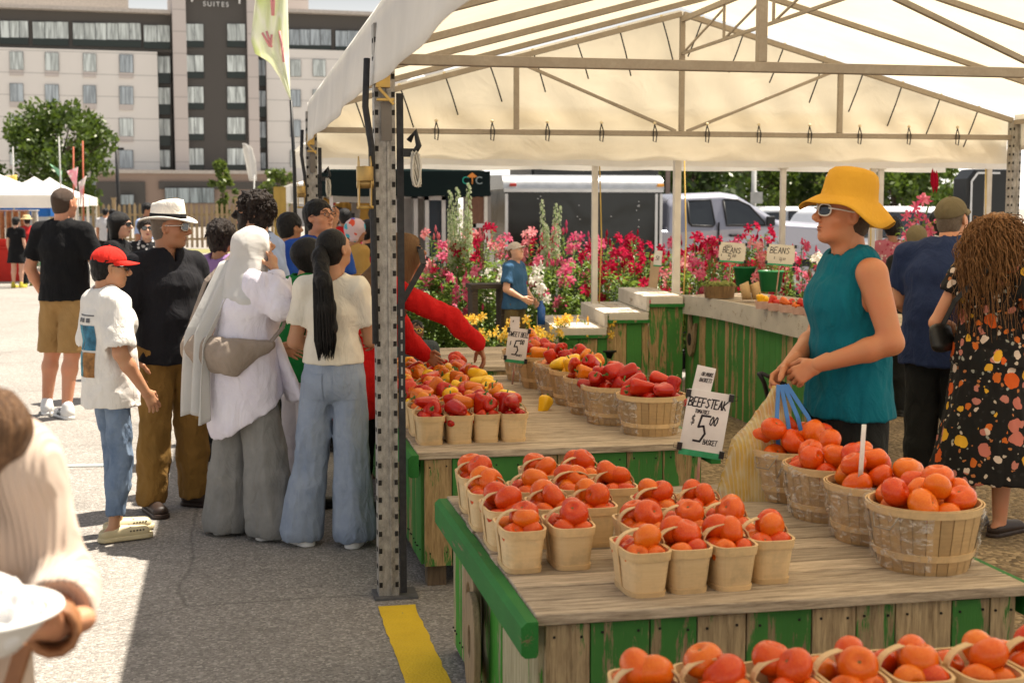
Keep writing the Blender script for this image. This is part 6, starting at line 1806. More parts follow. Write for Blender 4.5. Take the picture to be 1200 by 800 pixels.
def short_hair(m, th=.008, amp=.004, fr=40): return dict(mat=m, style='short', thick=th, amp=amp, freq=fr)
LOOSE = (.108, .09, .088, .08); WIDE = (.108, .112, .13, .15); SLIM = (.088, .064, .062, .05); SHORTS = (.108, .10, .09, .08)
from mathutils.bvhtree import BVHTree
def decal(ob, target, name, mat, o, u, w, d, nu=10, nv=10, off=.002):
    """a flat printed patch laid on cloth: corner o, sides u and w, found along direction d (local)"""
    me = target.data
    bv = BVHTree.FromPolygons([v_.co for v_ in me.vertices], [p.vertices for p in me.polygons])
    o, u, w, d = Vector(o), Vector(u), Vector(w), Vector(d).normalized()
    g_ = MB()
    def fn(a, b_):
        p = o + u * a + w * b_
        h = bv.ray_cast(p - d * .5, d)
        return tuple((h[0] if h[0] is not None else p) - d * off)
    g_.grid(fn, nu, nv); return g_.build(name, mat, target)

# ---- man in black tee walking off on the left
P = person('tall man in black t-shirt and khaki shorts seen from behind, white striped sneakers', -1.34, 11.56, 28, 1.86, 'm', SK_RUDDY, twist=0, wide=.97, belly=.015, head=(10, -2, 0),
    arms=dict(elL=(-.285, -.03, 1.14), wrL=(-.25, .10, .90), elR=(.27, .03, 1.14), wrR=(.20, .24, 1.0)),
    legs=dict(knL=(-.17, .06, .50), anL=(-.23, .05, .085), toeL=(-.7, 1, 0), knR=(.06, -.02, .50), anR=(.05, -.10, .085), toeR=(-.75, .55, 0)),
    shirt=dict(mat=C_BLACK, hem=.90, ease=.020, sleeve=.62, cuff=.014), trousers=dict(mat=C_KHAKI, r=(.112, .108, .1, .1), len=1.0, hem=.50, name='shorts'),
    shoes=dict(mat=M_WSHOE, sole=M_WSHOE, stripes=True), hair=short_hair(H_SHORT, .004, .002))
wt = MB(); w_ = P['J']['wrL']; wt.tube([tuple(w_ + V3((.036 * math.cos(a), .036 * math.sin(a), .02))) for a in [i * .5236 for i in range(13)]], .008, 6); wt.build('wristwatch', M_BLACK, P['ob'])
# ---- boy in red cap
P = person('boy in red cap, white printed t-shirt and blue jeans with cream clogs', -.63, 7.2, 62, 1.50, 'm', SK_LIGHTB, head=(16, 4, 0), wide=.74,
    arms=dict(elR=(.23, -.03, 1.14), wrR=(.235, .12, .90), elL=(-.22, -.02, 1.14), wrL=(-.20, .12, .93)),
    legs=dict(knL=(-.08, .06, .50), anL=(-.09, .06, .09), toeL=(0, 1, 0), anR=(.09, -.04, .09), toeR=(.1, 1, 0)),
    shirt=dict(mat=C_WHITE, hem=.81, ease=.034, sleeve=.80, cuff=.020, flare=.02), trousers=dict(mat=C_BLUEJ, r=SLIM, len=1.86, hem=.17, wr=.009, fr=11, name='jeans'),
    shoes=dict(mat=M_CLOG, sole=M_CLOG, h=.06, holes=True, open=True, k=1.08), hair=short_hair(H_BLACK, .010, .005))
cap_hat(P, C_REDCAP); sunglasses(P, M_BFRAME, hgt=.017)
sh_ = [c for c in P['ob'].children if c.name.startswith('shirt')][0]
cols = ((.07, .30, .42), (.05, .22, .35), (.10, .33, .42), (.42, .20, .06))
for i, c in enumerate(cols):
    decal(P['ob'], sh_, 'shirt_print', pm('print_' + str(i), c, tuple(x * .35 for x in c), 26, .8), (-.085 + .088 * (i % 2), -.4, .985 - .135 * (i // 2)), (.080, 0, 0), (0, 0, .125), (0, 1, 0), 6, 6, .003)
for i in range(3):
    decal(P['ob'], sh_, 'shirt_print', pm('print_ink', (.12, .12, .13)), (-.05 + .04 * i, -.4, 1.125), (.026, 0, 0), (0, 0, .022), (0, 1, 0), 3, 3, .003)
decal(P['ob'], sh_, 'shirt_print', _MC['print_ink'], (-.09, -.4, 1.158), (.17, 0, 0), (0, 0, .006), (0, 1, 0), 8, 2, .003)
# ---- man in white fedora
P = person('man in white fedora, black polo shirt and ochre trousers with sandals', -.36, 7.85, 146, 1.71, 'm', SK_BROWN, head=(-42, 2, 2), wide=.95, belly=.02,
    arms=dict(elR=(.275, -.03, 1.13), wrR=(.27, .05, .89), elL=(-.26, -.05, 1.13), wrL=(-.23, .03, .90)),
    legs=dict(knR=(.12, .03, .50), anR=(.14, .0, .085), toeR=(.25, 1, 0), knL=(-.11, .03, .50), anL=(-.13, .02, .085), toeL=(-.45, 1, 0)),
    shirt=dict(mat=C_BLACK2, hem=.86, ease=.022, sleeve=.80, cuff=.016, vneck=.09, neckz=.03), trousers=dict(mat=C_OCHRE, r=LOOSE, len=2.0, hem=.06, wr=.011, fr=9),
    shoes=dict(mat=M_SANDAL, sole=M_SANDAL, h=.06, open=True), hair=short_hair(H_GREY, .003, .002), eyes=False)
hp = P['hp']
hb = MB()
def fed(r, a, z):
    x, y_ = r * math.cos(a) * .88, r * math.sin(a) * 1.1
    zz = z + (.016 * math.cos(2 * a) if r > .11 else 0) - (.03 * math.exp(-(x / .028) ** 2) * (1 if z > .09 and r < .06 else 0))
    zz += .012 * math.sin(a) * (z > .08)
    return tuple(hp(x, y_ - .012, zz + .052))
hb.lathe([(.150, -.004), (.152, 0), (.148, .004), (.110, .002), (.094, .006), (.091, .03), (.086, .075), (.078, .100), (.058, .112), (.03, .106), (.001, .102)], 40, fn=fed)
h_ = hb.build('fedora', C_OFFW, P['ob'], solid=.002)
bd = MB(); bd.lathe([(.0965, .006), (.0945, .020), (.0925, .033)], 40, fn=fed); bd.build('hat_band', C_BLACK, h_, solid=.002)
sunglasses(P, M_SFRAME, pm('blue_lens', (.06, .09, .14), rough=.06, spec=.9))
# ---- woman in white hijab
P = person('woman in white hijab, long pale shirt and wide grey jeans raising a hand', .05, 7.12, 62, 1.60, 'f', SK_LIGHTB, head=(8, -16, 0), bend=.10, wide=.92,
    arms=dict(elR=(.295, .06, 1.31), wrR=(.135, .12, 1.515), elL=(-.20, .10, 1.14), wrL=(-.12, .30, 1.05)),
    hands=dict(R=dict(d=(-.42, .12, 1), n=(-.8, -.2, .2), t=(0, -1, .2), curl=.5)),
    shirt=dict(mat=C_LAV, hem=.70, ease=.050, sleeve=1.70, cuff=.012, flare=.035, wr=.008, fr=8, tilt=(0.15, .65, -1), st=.45), legs=dict(knR=(.125, .05, .5), anR=(.15, .06, .085), knL=(-.11, -.03, .5), anL=(-.13, -.06, .085)), trousers=dict(mat=C_GREYJ, r=(.105, .108, .122, .138), len=2.0, hem=.025, wr=.011, fr=7, st=.3, name='jeans'),
    shoes=dict(mat=M_WSHOE), hair=None)
hp = P['hp']; s = P['s']; m_ = Matrix([list(q) for q in P['Hr']]); J = P['J']
F = Field(J['head'] - V3((.34, .36, .5)), J['head'] + V3((.34, .30, .2)), .0065)
F.ell(hp(0, -.014, .034), V3((.090, .112, .100)) * s, m_, .01); F.eseg(hp(0, -.02, .0), J['neck'] + V3((0, -.01, .0)), (.095 * s, .10 * s), (.105 * s, .10 * s), P['side'], .04)
F.eseg(J['neck'] + V3((0, 0, .03)), J['neck'] + V3((0, -.01, -.10)), (.10, .09), (.185, .130), P['side'], .05)
F.ell(hp(0, .125, -.022), V3((.060, .095, .080)) * s, m_, .012, True)
F.warp(.011, 9, 4, .05, (1, 1, .5), True)
link('headscarf', field_mesh('headscarf', [F], C_SCARF, 1), P['ob'])
tl_ = MB()
def tail(u, w):
    z = 1.40 - .76 * w; y0 = -.10 - .17 * min(1, w * 2.2) - .03 * w
    return (-.12 + .15 * u + .03 * w * math.sin(u * 3), y0 + .03 - .028 * math.sin(u * 13 + 2 * w) * (.5 + w) + .03 * u, z + .03 * math.sin(u * 5))
tl_.grid(tail, 24, 30); tl_.build('headscarf_tail', C_SCARF, P['ob'], solid=.004)
cu = MB(); cu.tube([tuple(J['elR'] + (J['wrR'] - J['elR']) * .62), tuple(J['elR'] + (J['wrR'] - J['elR']) * .86)], .050, 14); cu.build('cuff', C_LAV, P['ob'])
# knot of the shirt tied in front
F = Field((-.2, .0, .55), (.35, .4, 1.15), .008); F.eseg((.12, .10, 1.02), (.17, .19, .72), (.05, .03), (.09, .02), (1, 0, 0), .02); F.warp(.012, 14, 2, .05, (1, 1, .3), True)
link('shirt_tie', field_mesh('shirt_tie', [F], C_LAV, 1), P['ob'])
sm_ = MB()
for k in range(34): sm_.box(tuple(J['hipR'] + (V3((.158, -.02, .08)) - V3((J['hipR'][0], 0, J['hipR'][2]))) * (k / 34.0) + V3((.105, .0, -.0 - .002 * k))), (.004, .006, .012))
bgm = cloth('taupe_nylon', (.33, .27, .22), (.27, .22, .18))
hj = P['ob']
F = Field((-.34, -.45, .74), (.42, .25, 1.2), .007)
F.eseg((-.14, -.235, .98), (.14, -.15, .955), (.055, .085), (.055, .095), (.3, 1, 0), .05); F.eseg((.14, -.15, .955), (.235, .02, 1.02), (.05, .08), (.02, .03), (1, .2, 0), .05)
F.plane((0, -.2, 1.065), (.05, .1, 1)); F.warp(.010, 12, 9, .05)
bag = link('crossbody_bag', field_mesh('crossbody_bag', [F], bgm, 1), None, hj.location.copy(), hj.rotation_euler.copy())
tag(bag, 'taupe nylon sling bag worn across the back of the white hijab woman', 'bag')
st = MB()
for w_ in range(1):
    pts = [(.235, .02, 1.03), (.235, .09, 1.10), (.20, .15, 1.2), (.10, .16, 1.34), (-.02, .12, 1.44), (-.12, .0, 1.45), (-.18, -.12, 1.32), (-.19, -.20, 1.12), (-.18, -.235, 1.04)]
    for a, b_ in zip(pts, pts[1:]): st.bar(a, b_, .035, .006, up=(0, 1, 0))
st.build('strap', bgm, bag)
# ---- ponytail girl
P = person('girl with long black ponytail, cream t-shirt and wide washed jeans seen from behind', .48, 6.82, 18, 1.60, 'f', SK_LIGHTB, head=(28, -16, 0), wide=.86,
    arms=dict(elL=(-.215, -.0, 1.13), wrL=(-.10, .20, 1.08), elR=(.20, .05, 1.14), wrR=(.15, .28, 1.10)),
    legs=dict(knL=(-.13, .02, .50), anL=(-.19, .0, .085), toeL=(-.9, .8, 0), knR=(.095, .02, .5), anR=(.11, .0, .085)),
    shirt=dict(mat=C_CREAM, hem=1.02, ease=.016, sleeve=.58, cuff=.012, flare=.0), trousers=dict(mat=C_LIGHTJ, r=(.092, .090, .100, .112), len=2.0, hem=.035, rise=1.0, wr=.011, fr=8, st=.3, name='jeans', ease=.016),
    shoes=dict(mat=M_WSHOE, sole=M_WSHOE, sole_h=.036, k=1.05), hair=dict(mat=H_BLACK, style='sleek', thick=.006, amp=.001, freq=30))
hp = P['hp']; J = P['J']
F = Field((-.25, -.42, .95), (.3, .2, 1.62), .0055)
t0 = hp(0, -.105, .03); 
F.chain([t0, t0 + V3((0, -.035, -.03)), V3((.005, -.205, 1.34)), V3((.01, -.20, 1.22)), V3((.015, -.195, 1.12)), V3((.01, -.185, 1.03))], [.026, .036, .042, .045, .042, .026], .03)
F.warp(.010, 16, 2, .05, (1.6, 1.6, .12), octs=3)
link('ponytail', field_mesh('ponytail', [F], H_BLACK, 1), P['ob'])
strn = MB(); rr = random.Random(3)
for i in range(190):
    a = rr.uniform(0, 6.28); q = rr.uniform(.7, 1.1)
    strn.tube([tuple(t0 + V3((.02 * math.cos(a), -.03 + .02 * math.sin(a), -.02))), (.005 + .042 * q * math.cos(a), -.205 + .042 * q * math.sin(a), 1.34), (.01 + .047 * q * math.cos(a), -.20 + .045 * q * math.sin(a), 1.2), (.012 + .05 * q * math.cos(a), -.195 + .04 * q * math.sin(a), 1.06), (.01 + .04 * q * math.cos(a + .2), -.19 + .035 * math.sin(a), rr.uniform(.96, 1.03))], [.004, .005, .005, .004, .001], 4)
strn.build('ponytail_strands', H_BLACK, P['ob'])
jn = [c for c in P['ob'].children if c.name.startswith('jeans')][0]
pkm = cloth('denim_pocket', (.30, .35, .43), (.24, .29, .38), 300)
for q in (-1, 1):
    decal(P['ob'], jn, 'back_pocket', pkm, (q * .085 - .058, -.4, .755), (.116, 0, 0), (0, 0, .13), (0, 1, 0), 8, 8, .005)
# ---- curly haired man
c = on_y(302, 300, 8.45)
P = person('young man with curly dark hair in light blue t-shirt and camouflage trousers', c.x, 8.45, 292, 1.79, 'm', SK_LIGHTB, head=(-14, -4, 0), wide=1.05,
    arms=dict(elL=(-.26, -.05, 1.15), wrL=(-.20, .16, 1.0)), shirt=dict(mat=C_LBLUE, hem=.84, ease=.026, sleeve=.66, cuff=.016), trousers=dict(mat=C_CAMO, r=LOOSE, hem=.05), shoes=dict(mat=M_DSHOE),
    hair=dict(mat=H_DARK, style='curly', thick=.022, amp=.022, freq=24, fz=-.062, fw=.078), beard=H_DARK)
def curls(P, n, rad, ln, mat, seed, zmin=-.09, r0=.0045, coil=.012, face=.62, lenv=.5):
    r = random.Random(seed); m = MB(); hp = P['hp']
    k = 0
    while k < n:
        d = V3((r.gauss(0, 1), r.gauss(0, 1), r.gauss(.35, 1))); d /= np.linalg.norm(d)
        if d[1] > face and d[2] < .55: continue
        if d[2] < -.75: continue
        k += 1
        c = V3((d[0] * (.072 + rad), d[1] * (.092 + rad) - .014, d[2] * (.082 + rad) + .036))
        L = ln * r.uniform(1 - lenv, 1 + lenv); ph = r.uniform(0, 6.28); pts = []; t1 = np.cross(d, V3((0, 0, 1))) + 1e-3; t1 /= np.linalg.norm(t1); t2 = np.cross(d, t1)
        for i in range(9):
            t = i / 8; q = coil * (1 - .3 * t); a = ph + t * r.uniform(6, 9)
            p = c + d * L * t * (1 - .35 * t) + V3((0, 0, -L * .5 * t * t)) + t1 * q * math.cos(a) + t2 * q * math.sin(a)
            pts.append(tuple(hp(*p)))
        m.tube(pts, [r0 * (1 - .55 * i / 8) for i in range(9)], 5)
    m.build('hair_curls', mat, P['ob'])
curls(P, 520, .012, .034, H_DARK, 4, r0=.0035)
# ---- woman with dark hair behind the fedora man
c = on_y(258, 280, 9.3)
P = person('woman with pinned-up dark hair between the fedora man and the curly haired man', c.x, 9.3, 40, 1.62, 'f', SK_BROWN, res=.013, head=(0, 0, 0), shirt=dict(mat=cloth('violet_top', (.28, .16, .34)), hem=.85, sleeve=.4), trousers=dict(mat=C_DARK, r=SLIM), shoes=dict(mat=M_DSHOE),
    hair=dict(mat=H_DARK, style='bob', thick=.022, amp=.016, freq=22, len=.10, bw=.075), eyes=False)
curls(P, 160, .014, .03, H_DARK, 9)
# ---- man with glasses
c = on_y(372, 300, 9.5)
P = person('man with black glasses and royal blue shirt looking down, behind the ponytail girl', c.x, 9.5, 150, 1.75, 'm', SK_TAN, head=(-14, -10, 0), shirt=dict(mat=C_BLUE, hem=.85, sleeve=.6, vneck=.06), trousers=dict(mat=C_DARK), shoes=dict(mat=M_DSHOE), hair=short_hair(H_BLACK, .016, .006), res=.012,
    arms=dict(elL=(-.24, .05, 1.13), wrL=(-.1, .3, 1.1), elR=(.24, .05, 1.13), wrR=(.1, .3, 1.1)))
fm_ = MB()
for sx in (-1, 1):
    o = [tuple(P['hp'](sx * .034 + .026 * math.cos(a), .108 - .004 * abs(math.cos(a)), .010 + .017 * math.sin(a))) for a in [i * math.pi / 8 for i in range(17)]]
    fm_.tube(o, .0024, 6); fm_.tube([P['hp'](sx * .06, .10, .015), P['hp'](sx * .08, .03, .013), P['hp'](sx * .08, -.02, .008)], .0024, 6)
fm_.tube([P['hp'](-.009, .11, .012), P['hp'](.009, .11, .012)], .0024, 6); fm_.build('spectacles', M_BFRAME, P['ob'])
# ---- child in green
c = on_y(352, 320, 7.75)
P = person('child with black bowl haircut and green t-shirt looking down beside the ponytail girl', c.x, 7.75, 66, 1.53, 'm', SK_TAN, head=(10, -20, 0), wide=.88, bend=.1, shirt=dict(mat=C_GREEN, hem=.84, ease=.03, sleeve=.7), trousers=dict(mat=cloth('pale_grey_cotton', (.5, .48, .52)), r=LOOSE, hem=.05), shoes=dict(mat=M_DSHOE),
    hair=dict(mat=H_BLACK, style='bob', thick=.014, amp=.002, freq=20, len=.09, bw=.082, fz=-.062))
bagb = Field((-.2, -.1, .8), (.4, .45, 1.3), .008); bagb.eseg((.10, .14, 1.25), (.14, .20, .95), (.05, .04), (.08, .05), (1, 0, 0), .03); bagb.warp(.012, 12, 3)
bo = link('tote_bag', field_mesh('tote_bag', [bagb], cloth('pale_lilac_cotton', (.62, .58, .66)), 1), None, P['ob'].location.copy(), P['ob'].rotation_euler.copy()); tag(bo, 'pale lilac cloth bag held by the child in green', 'bag')
# ---- person in red reaching over the peppers
c = on_y(430, 400, 7.35)
hx_ = on_y(570, 416, 7.38)
dx = (hx_.x - 0.50)
P = person('person in brown headscarf and red top reaching over the peppers, half behind the post', 0.63, 7.40, 90, 1.62, 'f', SK_BROWN, head=(6, -14, 0), lean=.45, res=.009,
    arms=dict(elR=(.19, .55, 1.20), wrR=(.08, .74, 1.02), elL=(-.20, .35, 1.02), wrL=(-.14, .45, .95)), hands=dict(R=dict(d=(0.0, .35, -1), n=(0, -1, -.3), t=(-1, 0, 0), curl=.32)),
    shirt=dict(mat=C_RED, hem=.62, ease=.022, sleeve=1.88, cuff=.004, wr=.007, fr=9), trousers=dict(mat=C_DARK, r=LOOSE, hem=.05), shoes=dict(mat=M_DSHOE))
hp = P['hp']; s = P['s']; m_ = Matrix([list(q) for q in P['Hr']]); J = P['J']
F = Field(J['head'] - V3((.36, .40, .52)), J['head'] + V3((.36, .34, .2)), .007)
F.ell(hp(0, -.014, .034), V3((.092, .114, .102)) * s, m_, .01); F.eseg(hp(0, -.02, 0), J['neck'], (.10 * s, .11 * s), (.115 * s, .11 * s), P['side'], .04)
F.eseg(J['neck'] + V3((0, 0, .03)), J['neck'] + V3((0, -.06, -.12)), (.11, .10), (.225, .17), P['side'], .05); F.ell(hp(0, .13, -.02), V3((.058, .09, .078)) * s, m_, .012, True)
F.warp(.013, 9, 14, .05, (1, 1, .5), True); link('headscarf', field_mesh('headscarf', [F], C_BROWN, 1), P['ob'])
st = MB(); pts = [V3((.20, .0, 1.02)), J['shR'] * .6 + J['neck'] * .4 + V3((.03, .10, -.08)), J['neck'] + V3((.06, .03, .055)), J['neck'] + V3((-.06, -.16, -.10)), V3((-.2, -.1, 1.0))]
pts = [V3((.235, .10, .98)), V3((.235, .25, 1.22)), V3((.20, .36, 1.40)), V3((.09, .36, 1.475)), V3((-.02, .26, 1.48))]
for a, b_ in zip(pts, pts[1:]): st.bar(tuple(a), tuple(b_), .03, .008, up=(1, 0, 0))
sb = st.build('bag_strap', M_BLACKSTRAP, P['ob'])
# ---- small child with yellow sunglasses
c = on_y(488, 405, 8.92)
P = person('small child in yellow sunglasses and grey shirt peering over the peppers', c.x, 8.92, 186, .96, 'm', SK_DARK, res=.016, wide=.95, head=(0, 0, 0), shirt=dict(mat=cloth('slate_tee', (.07, .085, .095)), hem=.8, sleeve=.7, ease=.03), trousers=dict(mat=C_DARK, r=LOOSE), shoes=dict(mat=M_DSHOE), hair=short_hair(H_BLACK, .012, .006))
P['ob'].scale = (1, 1, 1); sunglasses(P, M_YFRAME, w=.030, hgt=.024)
# ---- boy among the lilies
c = on_y(603, 330, 11.9)
P = person('boy in pale cap, blue t-shirt and khaki trousers standing among the lilies', c.x, 11.9, 128, 1.17, 'm', SK_FAIR, res=.012, wide=.86, head=(12, -14, 0), shirt=dict(mat=cloth('steel_blue_tee', (.045, .12, .24)), hem=.88, sleeve=.62, ease=.024), trousers=dict(mat=cloth('olive_twill', (.14, .105, .05)), r=LOOSE), shoes=dict(mat=M_DSHOE), hair=short_hair(H_BROWN, .008, .004),
    arms=dict(elR=(.25, .0, 1.14), wrR=(.16, .20, 1.02), elL=(-.22, .02, 1.14), wrL=(-.13, .22, .98)), z=.22)
pal = MB()
for q in range(5): pal.box((0, -.32 + .16 * q, .205), (.9, .13, .025))
for q in (-.38, 0, .38): pal.box((q, 0, .10), (.09, .78, .185))
po = pal.build('wooden_pallet', W_LEG, None, (c.x, 11.9, 0)); tag(po, 'low wooden pallet under the boy among the lilies', 'pallet')
cap_hat(P, cloth('pale_cap', (.62, .55, .48), (.45, .38, .32), scale=60))
bt = MB(); w0 = P['ob'].matrix_basis @ Vector(P['J']['wrL'] + V3((.03, .09, -.10))); bt.lathe([(.001, -.11), (.035, -.11), (.036, .04), (.014, .075), (.014, .10), (.001, .10)], 14, w0); bo = bt.build('water_bottle', pm('blue_plastic', (.03, .12, .42), rough=.25)); tag(bo, 'blue plastic bottle held by the boy in the pale cap', 'bottle')
# ---- stallholder
c = on_y(997, 400, 5.0)
P = person('stallholder in mustard bucket hat and teal tank top holding a bag behind the tomato stand', c.x, 5.0, 272, 1.79, 'm', skin_mat('skin_sunburnt', (.47, .20, .095)), res=.008, wide=.98, head=(-2, -9, 0), belly=-.01, bend=.04,
    arms=dict(elL=(-.265, -.045, 1.165), wrL=(-.165, .205, 1.075), elR=(.25, .03, 1.155), wrR=(-.035, .265, 1.06)),
    hands=dict(L=dict(d=(.30, .75, -.45), n=(.75, -.35, -.3), t=(.2, .4, .9), curl=.72, h=.0026), R=dict(d=(-.15, .75, -.6), n=(-.6, -.2, -.4), t=(-.2, .4, .8), curl=.6, h=.0026)),
    shirt=dict(mat=C_TEAL, hem=.87, ease=.022, sleeve=0, tank=.215, neckz=-.012, neckr=.098, flare=.028, wr=.014, fr=6, st=.4, name='tank_top'), trousers=dict(mat=C_DARK, r=(.112, .108, .1, .1), len=1.0, hem=.48, ease=.018, rise=.4, name='shorts'), shoes=dict(mat=M_DSHOE),
    hair=short_hair(H_SHORT, .004, .002), eyes=False)
VEND = P
hp = P['hp']
hb = MB()
def bucket(r, a, z):
    x, y_ = r * math.cos(a) * .93, r * math.sin(a) * 1.06
    k = max(0, (r - .105) / .12)
    zz = z + k * (.030 * math.sin(3 * a + .8) + .018 * math.sin(5 * a) + .045 * max(0, math.sin(a)) - .03 * max(0, -math.sin(a)))
    return tuple(hp(x, y_ - .012, zz + .040))
hb.lathe([(.176, -.036), (.160, -.020), (.142, .000), (.122, .020), (.104, .035), (.100, .06), (.096, .10), (.088, .128), (.070, .143), (.04, .150), (.001, .152)], 56, fn=bucket)
hb.build('bucket_hat', C_MUST, P['ob'], solid=.004)
sunglasses(P, M_WFRAME)
tk = [c_ for c_ in P['ob'].children if c_.name.startswith('tank_top')][0]
# ---- man in navy
c = on_y(1085, 400, 7.1)
P = person('broad man in navy t-shirt and olive cap seen from behind, right of the stallholder', c.x + .10, 7.1, 40, 1.77, 'm', SK_RUDDY, wide=1.16, belly=.03, bend=.26, head=(14, -8, 0), res=.011,
    arms=dict(elL=(-.27, .12, 1.14), wrL=(-.2, .33, 1.05), elR=(.27, .16, 1.14), wrR=(.2, .36, 1.05)), shirt=dict(mat=C_NAVY, hem=.80, ease=.024, sleeve=.62, cuff=.014), trousers=dict(mat=C_DARK, r=LOOSE), shoes=dict(mat=M_DSHOE), hair=short_hair(H_GREY, .004, .002))
cap_hat(P, C_OLIVE)
# ---- woman in floral dress
c = on_y(1160, 640, 6.55); c = on_z(1150, 648)
P = person('woman with long curly brown hair and black floral dress at the right edge', c.x + .25, 6.42, 62, 1.67, 'f', SK_RUDDY, wide=1.12, head=(20, -12, 0), bend=.06, res=.010,
    arms=dict(elL=(-.30, -.06, 1.14), wrL=(-.20, .16, 1.05), elR=(.27, .02, 1.13), wrR=(.18, .25, 1.10)),
    shirt=dict(mat=C_FLORAL, hem=.93, ease=.018, sleeve=.28, cuff=.014, name='dress_top'), skirt=dict(mat=C_FLORAL, hem=.31, w=.31, d=.27), shoes=dict(mat=M_SANDAL, sole=M_SANDAL, h=.06, open=True), hair=dict(mat=H_CURL, style='bob', thick=.024, amp=.02, freq=20, len=.22, bw=.13))
r = random.Random(8); m = MB(); hp = P['hp']
for k in range(1150):
    a = r.uniform(-2.3, 2.3) + math.pi * 1.5
    el = r.uniform(-.35, 1.3)
    st_ = V3((.088 * math.cos(a) * math.cos(el), .108 * math.sin(a) * math.cos(el) - .014, .094 * math.sin(el) + .036))
    if st_[1] > .05 and st_[2] < .09: continue
    L = r.uniform(.20, .56); out = r.uniform(.02, .13); ph = r.uniform(0, 6.3); rad = r.uniform(.007, .017); tw = r.uniform(9, 24); pts = []; dr = r.uniform(-.05, .05); n_ = 22
    base = V3(hp(*st_)); dirn = P['Hr'] @ V3((math.cos(a), math.sin(a) * .8, 0)); sd_ = P['Hr'] @ V3((1, 0, 0))
    for i in range(n_):
        t = i / (n_ - 1); q = rad * min(1, t * 4) * (1 + .5 * math.sin(5 * t + ph))
        p = base + dirn * out * math.sin(min(1, t * 1.5) * 1.57) + sd_ * dr * t + V3((0, 0, .03 * math.sin(3.1 * t) - L * t * (.3 + .7 * t))) + V3((math.cos(ph + tw * t), math.sin(ph + tw * t), .4 * math.sin(2 * tw * t))) * q
        pts.append(tuple(p))
    m.tube(pts, [.0034 * (1 - .6 * (i / n_)) for i in range(n_)], 3)
m.build('hair_curls', H_CURL, P['ob'])
fb = Field((-.34, -.28, .86), (.1, .12, 1.2), .007); fb.eseg((-.23, -.10, 1.06), (-.21, -.10, .98), (.035, .09), (.04, .10), (1, 0, 0), .02); fb.warp(.004, 10, 3)
bo = link('shoulder_bag', field_mesh('shoulder_bag', [fb], pm('black_leather', (.012, .012, .012), rough=.4, bump=.2), 1), None, P['ob'].location.copy(), P['ob'].rotation_euler.copy()); tag(bo, 'small black bag slung behind the woman in the floral dress', 'bag')
st = MB()
pts = [(-.22, -.10, 1.08), (-.12, -.145, 1.22), (.02, -.135, 1.36), (.10, -.07, 1.46)]
for a, b_ in zip(pts, pts[1:]): st.bar(a, b_, .026, .006, up=(0, 1, 0))
st.build('strap', M_BLACKSTRAP, bo)
# ---- woman in cream knit close to the viewer
P = person('woman in ribbed cream sweater holding a white paper bowl at the left edge', -.458, 2.10, 203, 1.65, 'f', SK_TAN, res=.008, head=(10, -5, 0),
    arms=dict(elL=(-.205, -.06, 1.21), wrL=(-.292, .115, 1.205), elR=(.22, .0, 1.14), wrR=(.15, .20, 1.10)),
    hands=dict(L=dict(d=(.35, .9, .06), n=(.25, -.1, .95), t=(-.5, .3, .75), curl=.40, ti=.1), R=None),
    shirt=dict(mat=C_KNIT, hem=.60, ease=.010, sleeve=1.62, cuff=.012, wr=.005, fr=7, flare=.01, name='sweater'), trousers=dict(mat=C_KNIT, r=LOOSE), hair=dict(mat=H_BROWN, style='long', thick=.014, amp=.012, freq=16, len=.24, bw=.10), eyes=True)
J = P['J']; ob = P['ob']; s = P['s']
strn = MB(); rr = random.Random(13)
for i in range(300):
    sd = rr.choice((-1, 1)); u = rr.uniform(.3, 1); b0 = J['head'] + V3((sd * .085 * u, .02 - .10 * (1 - u), rr.uniform(-.05, .07))); ph = rr.uniform(0, 6); fy_ = rr.uniform(-.02, .10)
    pts = [tuple(b0 + V3((sd * (.035 + .03 * u) * min(1, 2 * t) + .010 * math.sin(7 * t + ph), fy_ * t + .010 * math.cos(6 * t + ph), -.36 * t))) for t in (0, .15, .3, .45, .6, .75, .9, 1.0)]
    strn.tube(pts, [.0045] * 7 + [.001], 4)
strn.build('hair_strands', H_BROWN, ob)
F = Field((-.40, -.2, 1.1), (.1, .3, 1.7), .006); F.chain([J['head'] + V3((-.085, .0, .03)), J['head'] + V3((-.105, .03, -.10)), J['shL'] + V3((.005, .05, .055)), J['shL'] + V3((.005, .07, -.015))], [.035, .045, .046, .018], .03); F.warp(.016, 14, 3, .05, (1, 1, .25), True)
link('hair_lock', field_mesh('hair_lock', [F], H_BROWN, 1), ob)
wr = Vector(J['wrL']); br = MB(); dv = (wr - Vector(J['elL'])).normalized(); u1 = dv.orthogonal().normalized(); u2 = dv.cross(u1); TAN = pm('tan_leather', (.28, .12, .045), (.2, .08, .03), 20, .5)
for k in range(4): br.tube([tuple(wr + dv * (-.006 + .011 * k) + (u1 * math.cos(a) + u2 * math.sin(a)) * .031) for a in [i * .5236 for i in range(13)]], .006, 6)
br.build('leather_bracelet', TAN, ob)
bw = MB(); bc = Vector(V3((-.250, .245, 1.245)) * s)
bw.lathe([(.001, -.034), (.055, -.034), (.075, -.012), (.098, .012), (.110, .016), (.109, .020), (.094, .016), (.072, -.006), (.052, -.028), (.001, -.029)], 40)
bo = bw.build('paper_bowl', pm('white_paper', (.82, .80, .76), rough=.6), None, ob.matrix_basis @ bc, ob.rotation_euler.copy()); tag(bo, 'white paper bowl with crumpled napkin held by the woman in the cream sweater', 'bowl')
F = Field((-.12, -.12, -.04), (.12, .12, .09), .004); F.ell((0, .0, .005), (.075, .07, .032), None, .01); F.ell((-.02, .01, .03), (.04, .035, .03), None, .02); F.warp(.028, 17, 5, .06, (1, 1, 1), True, 3); F.plane((0, 0, -.024), (0, 0, -1))
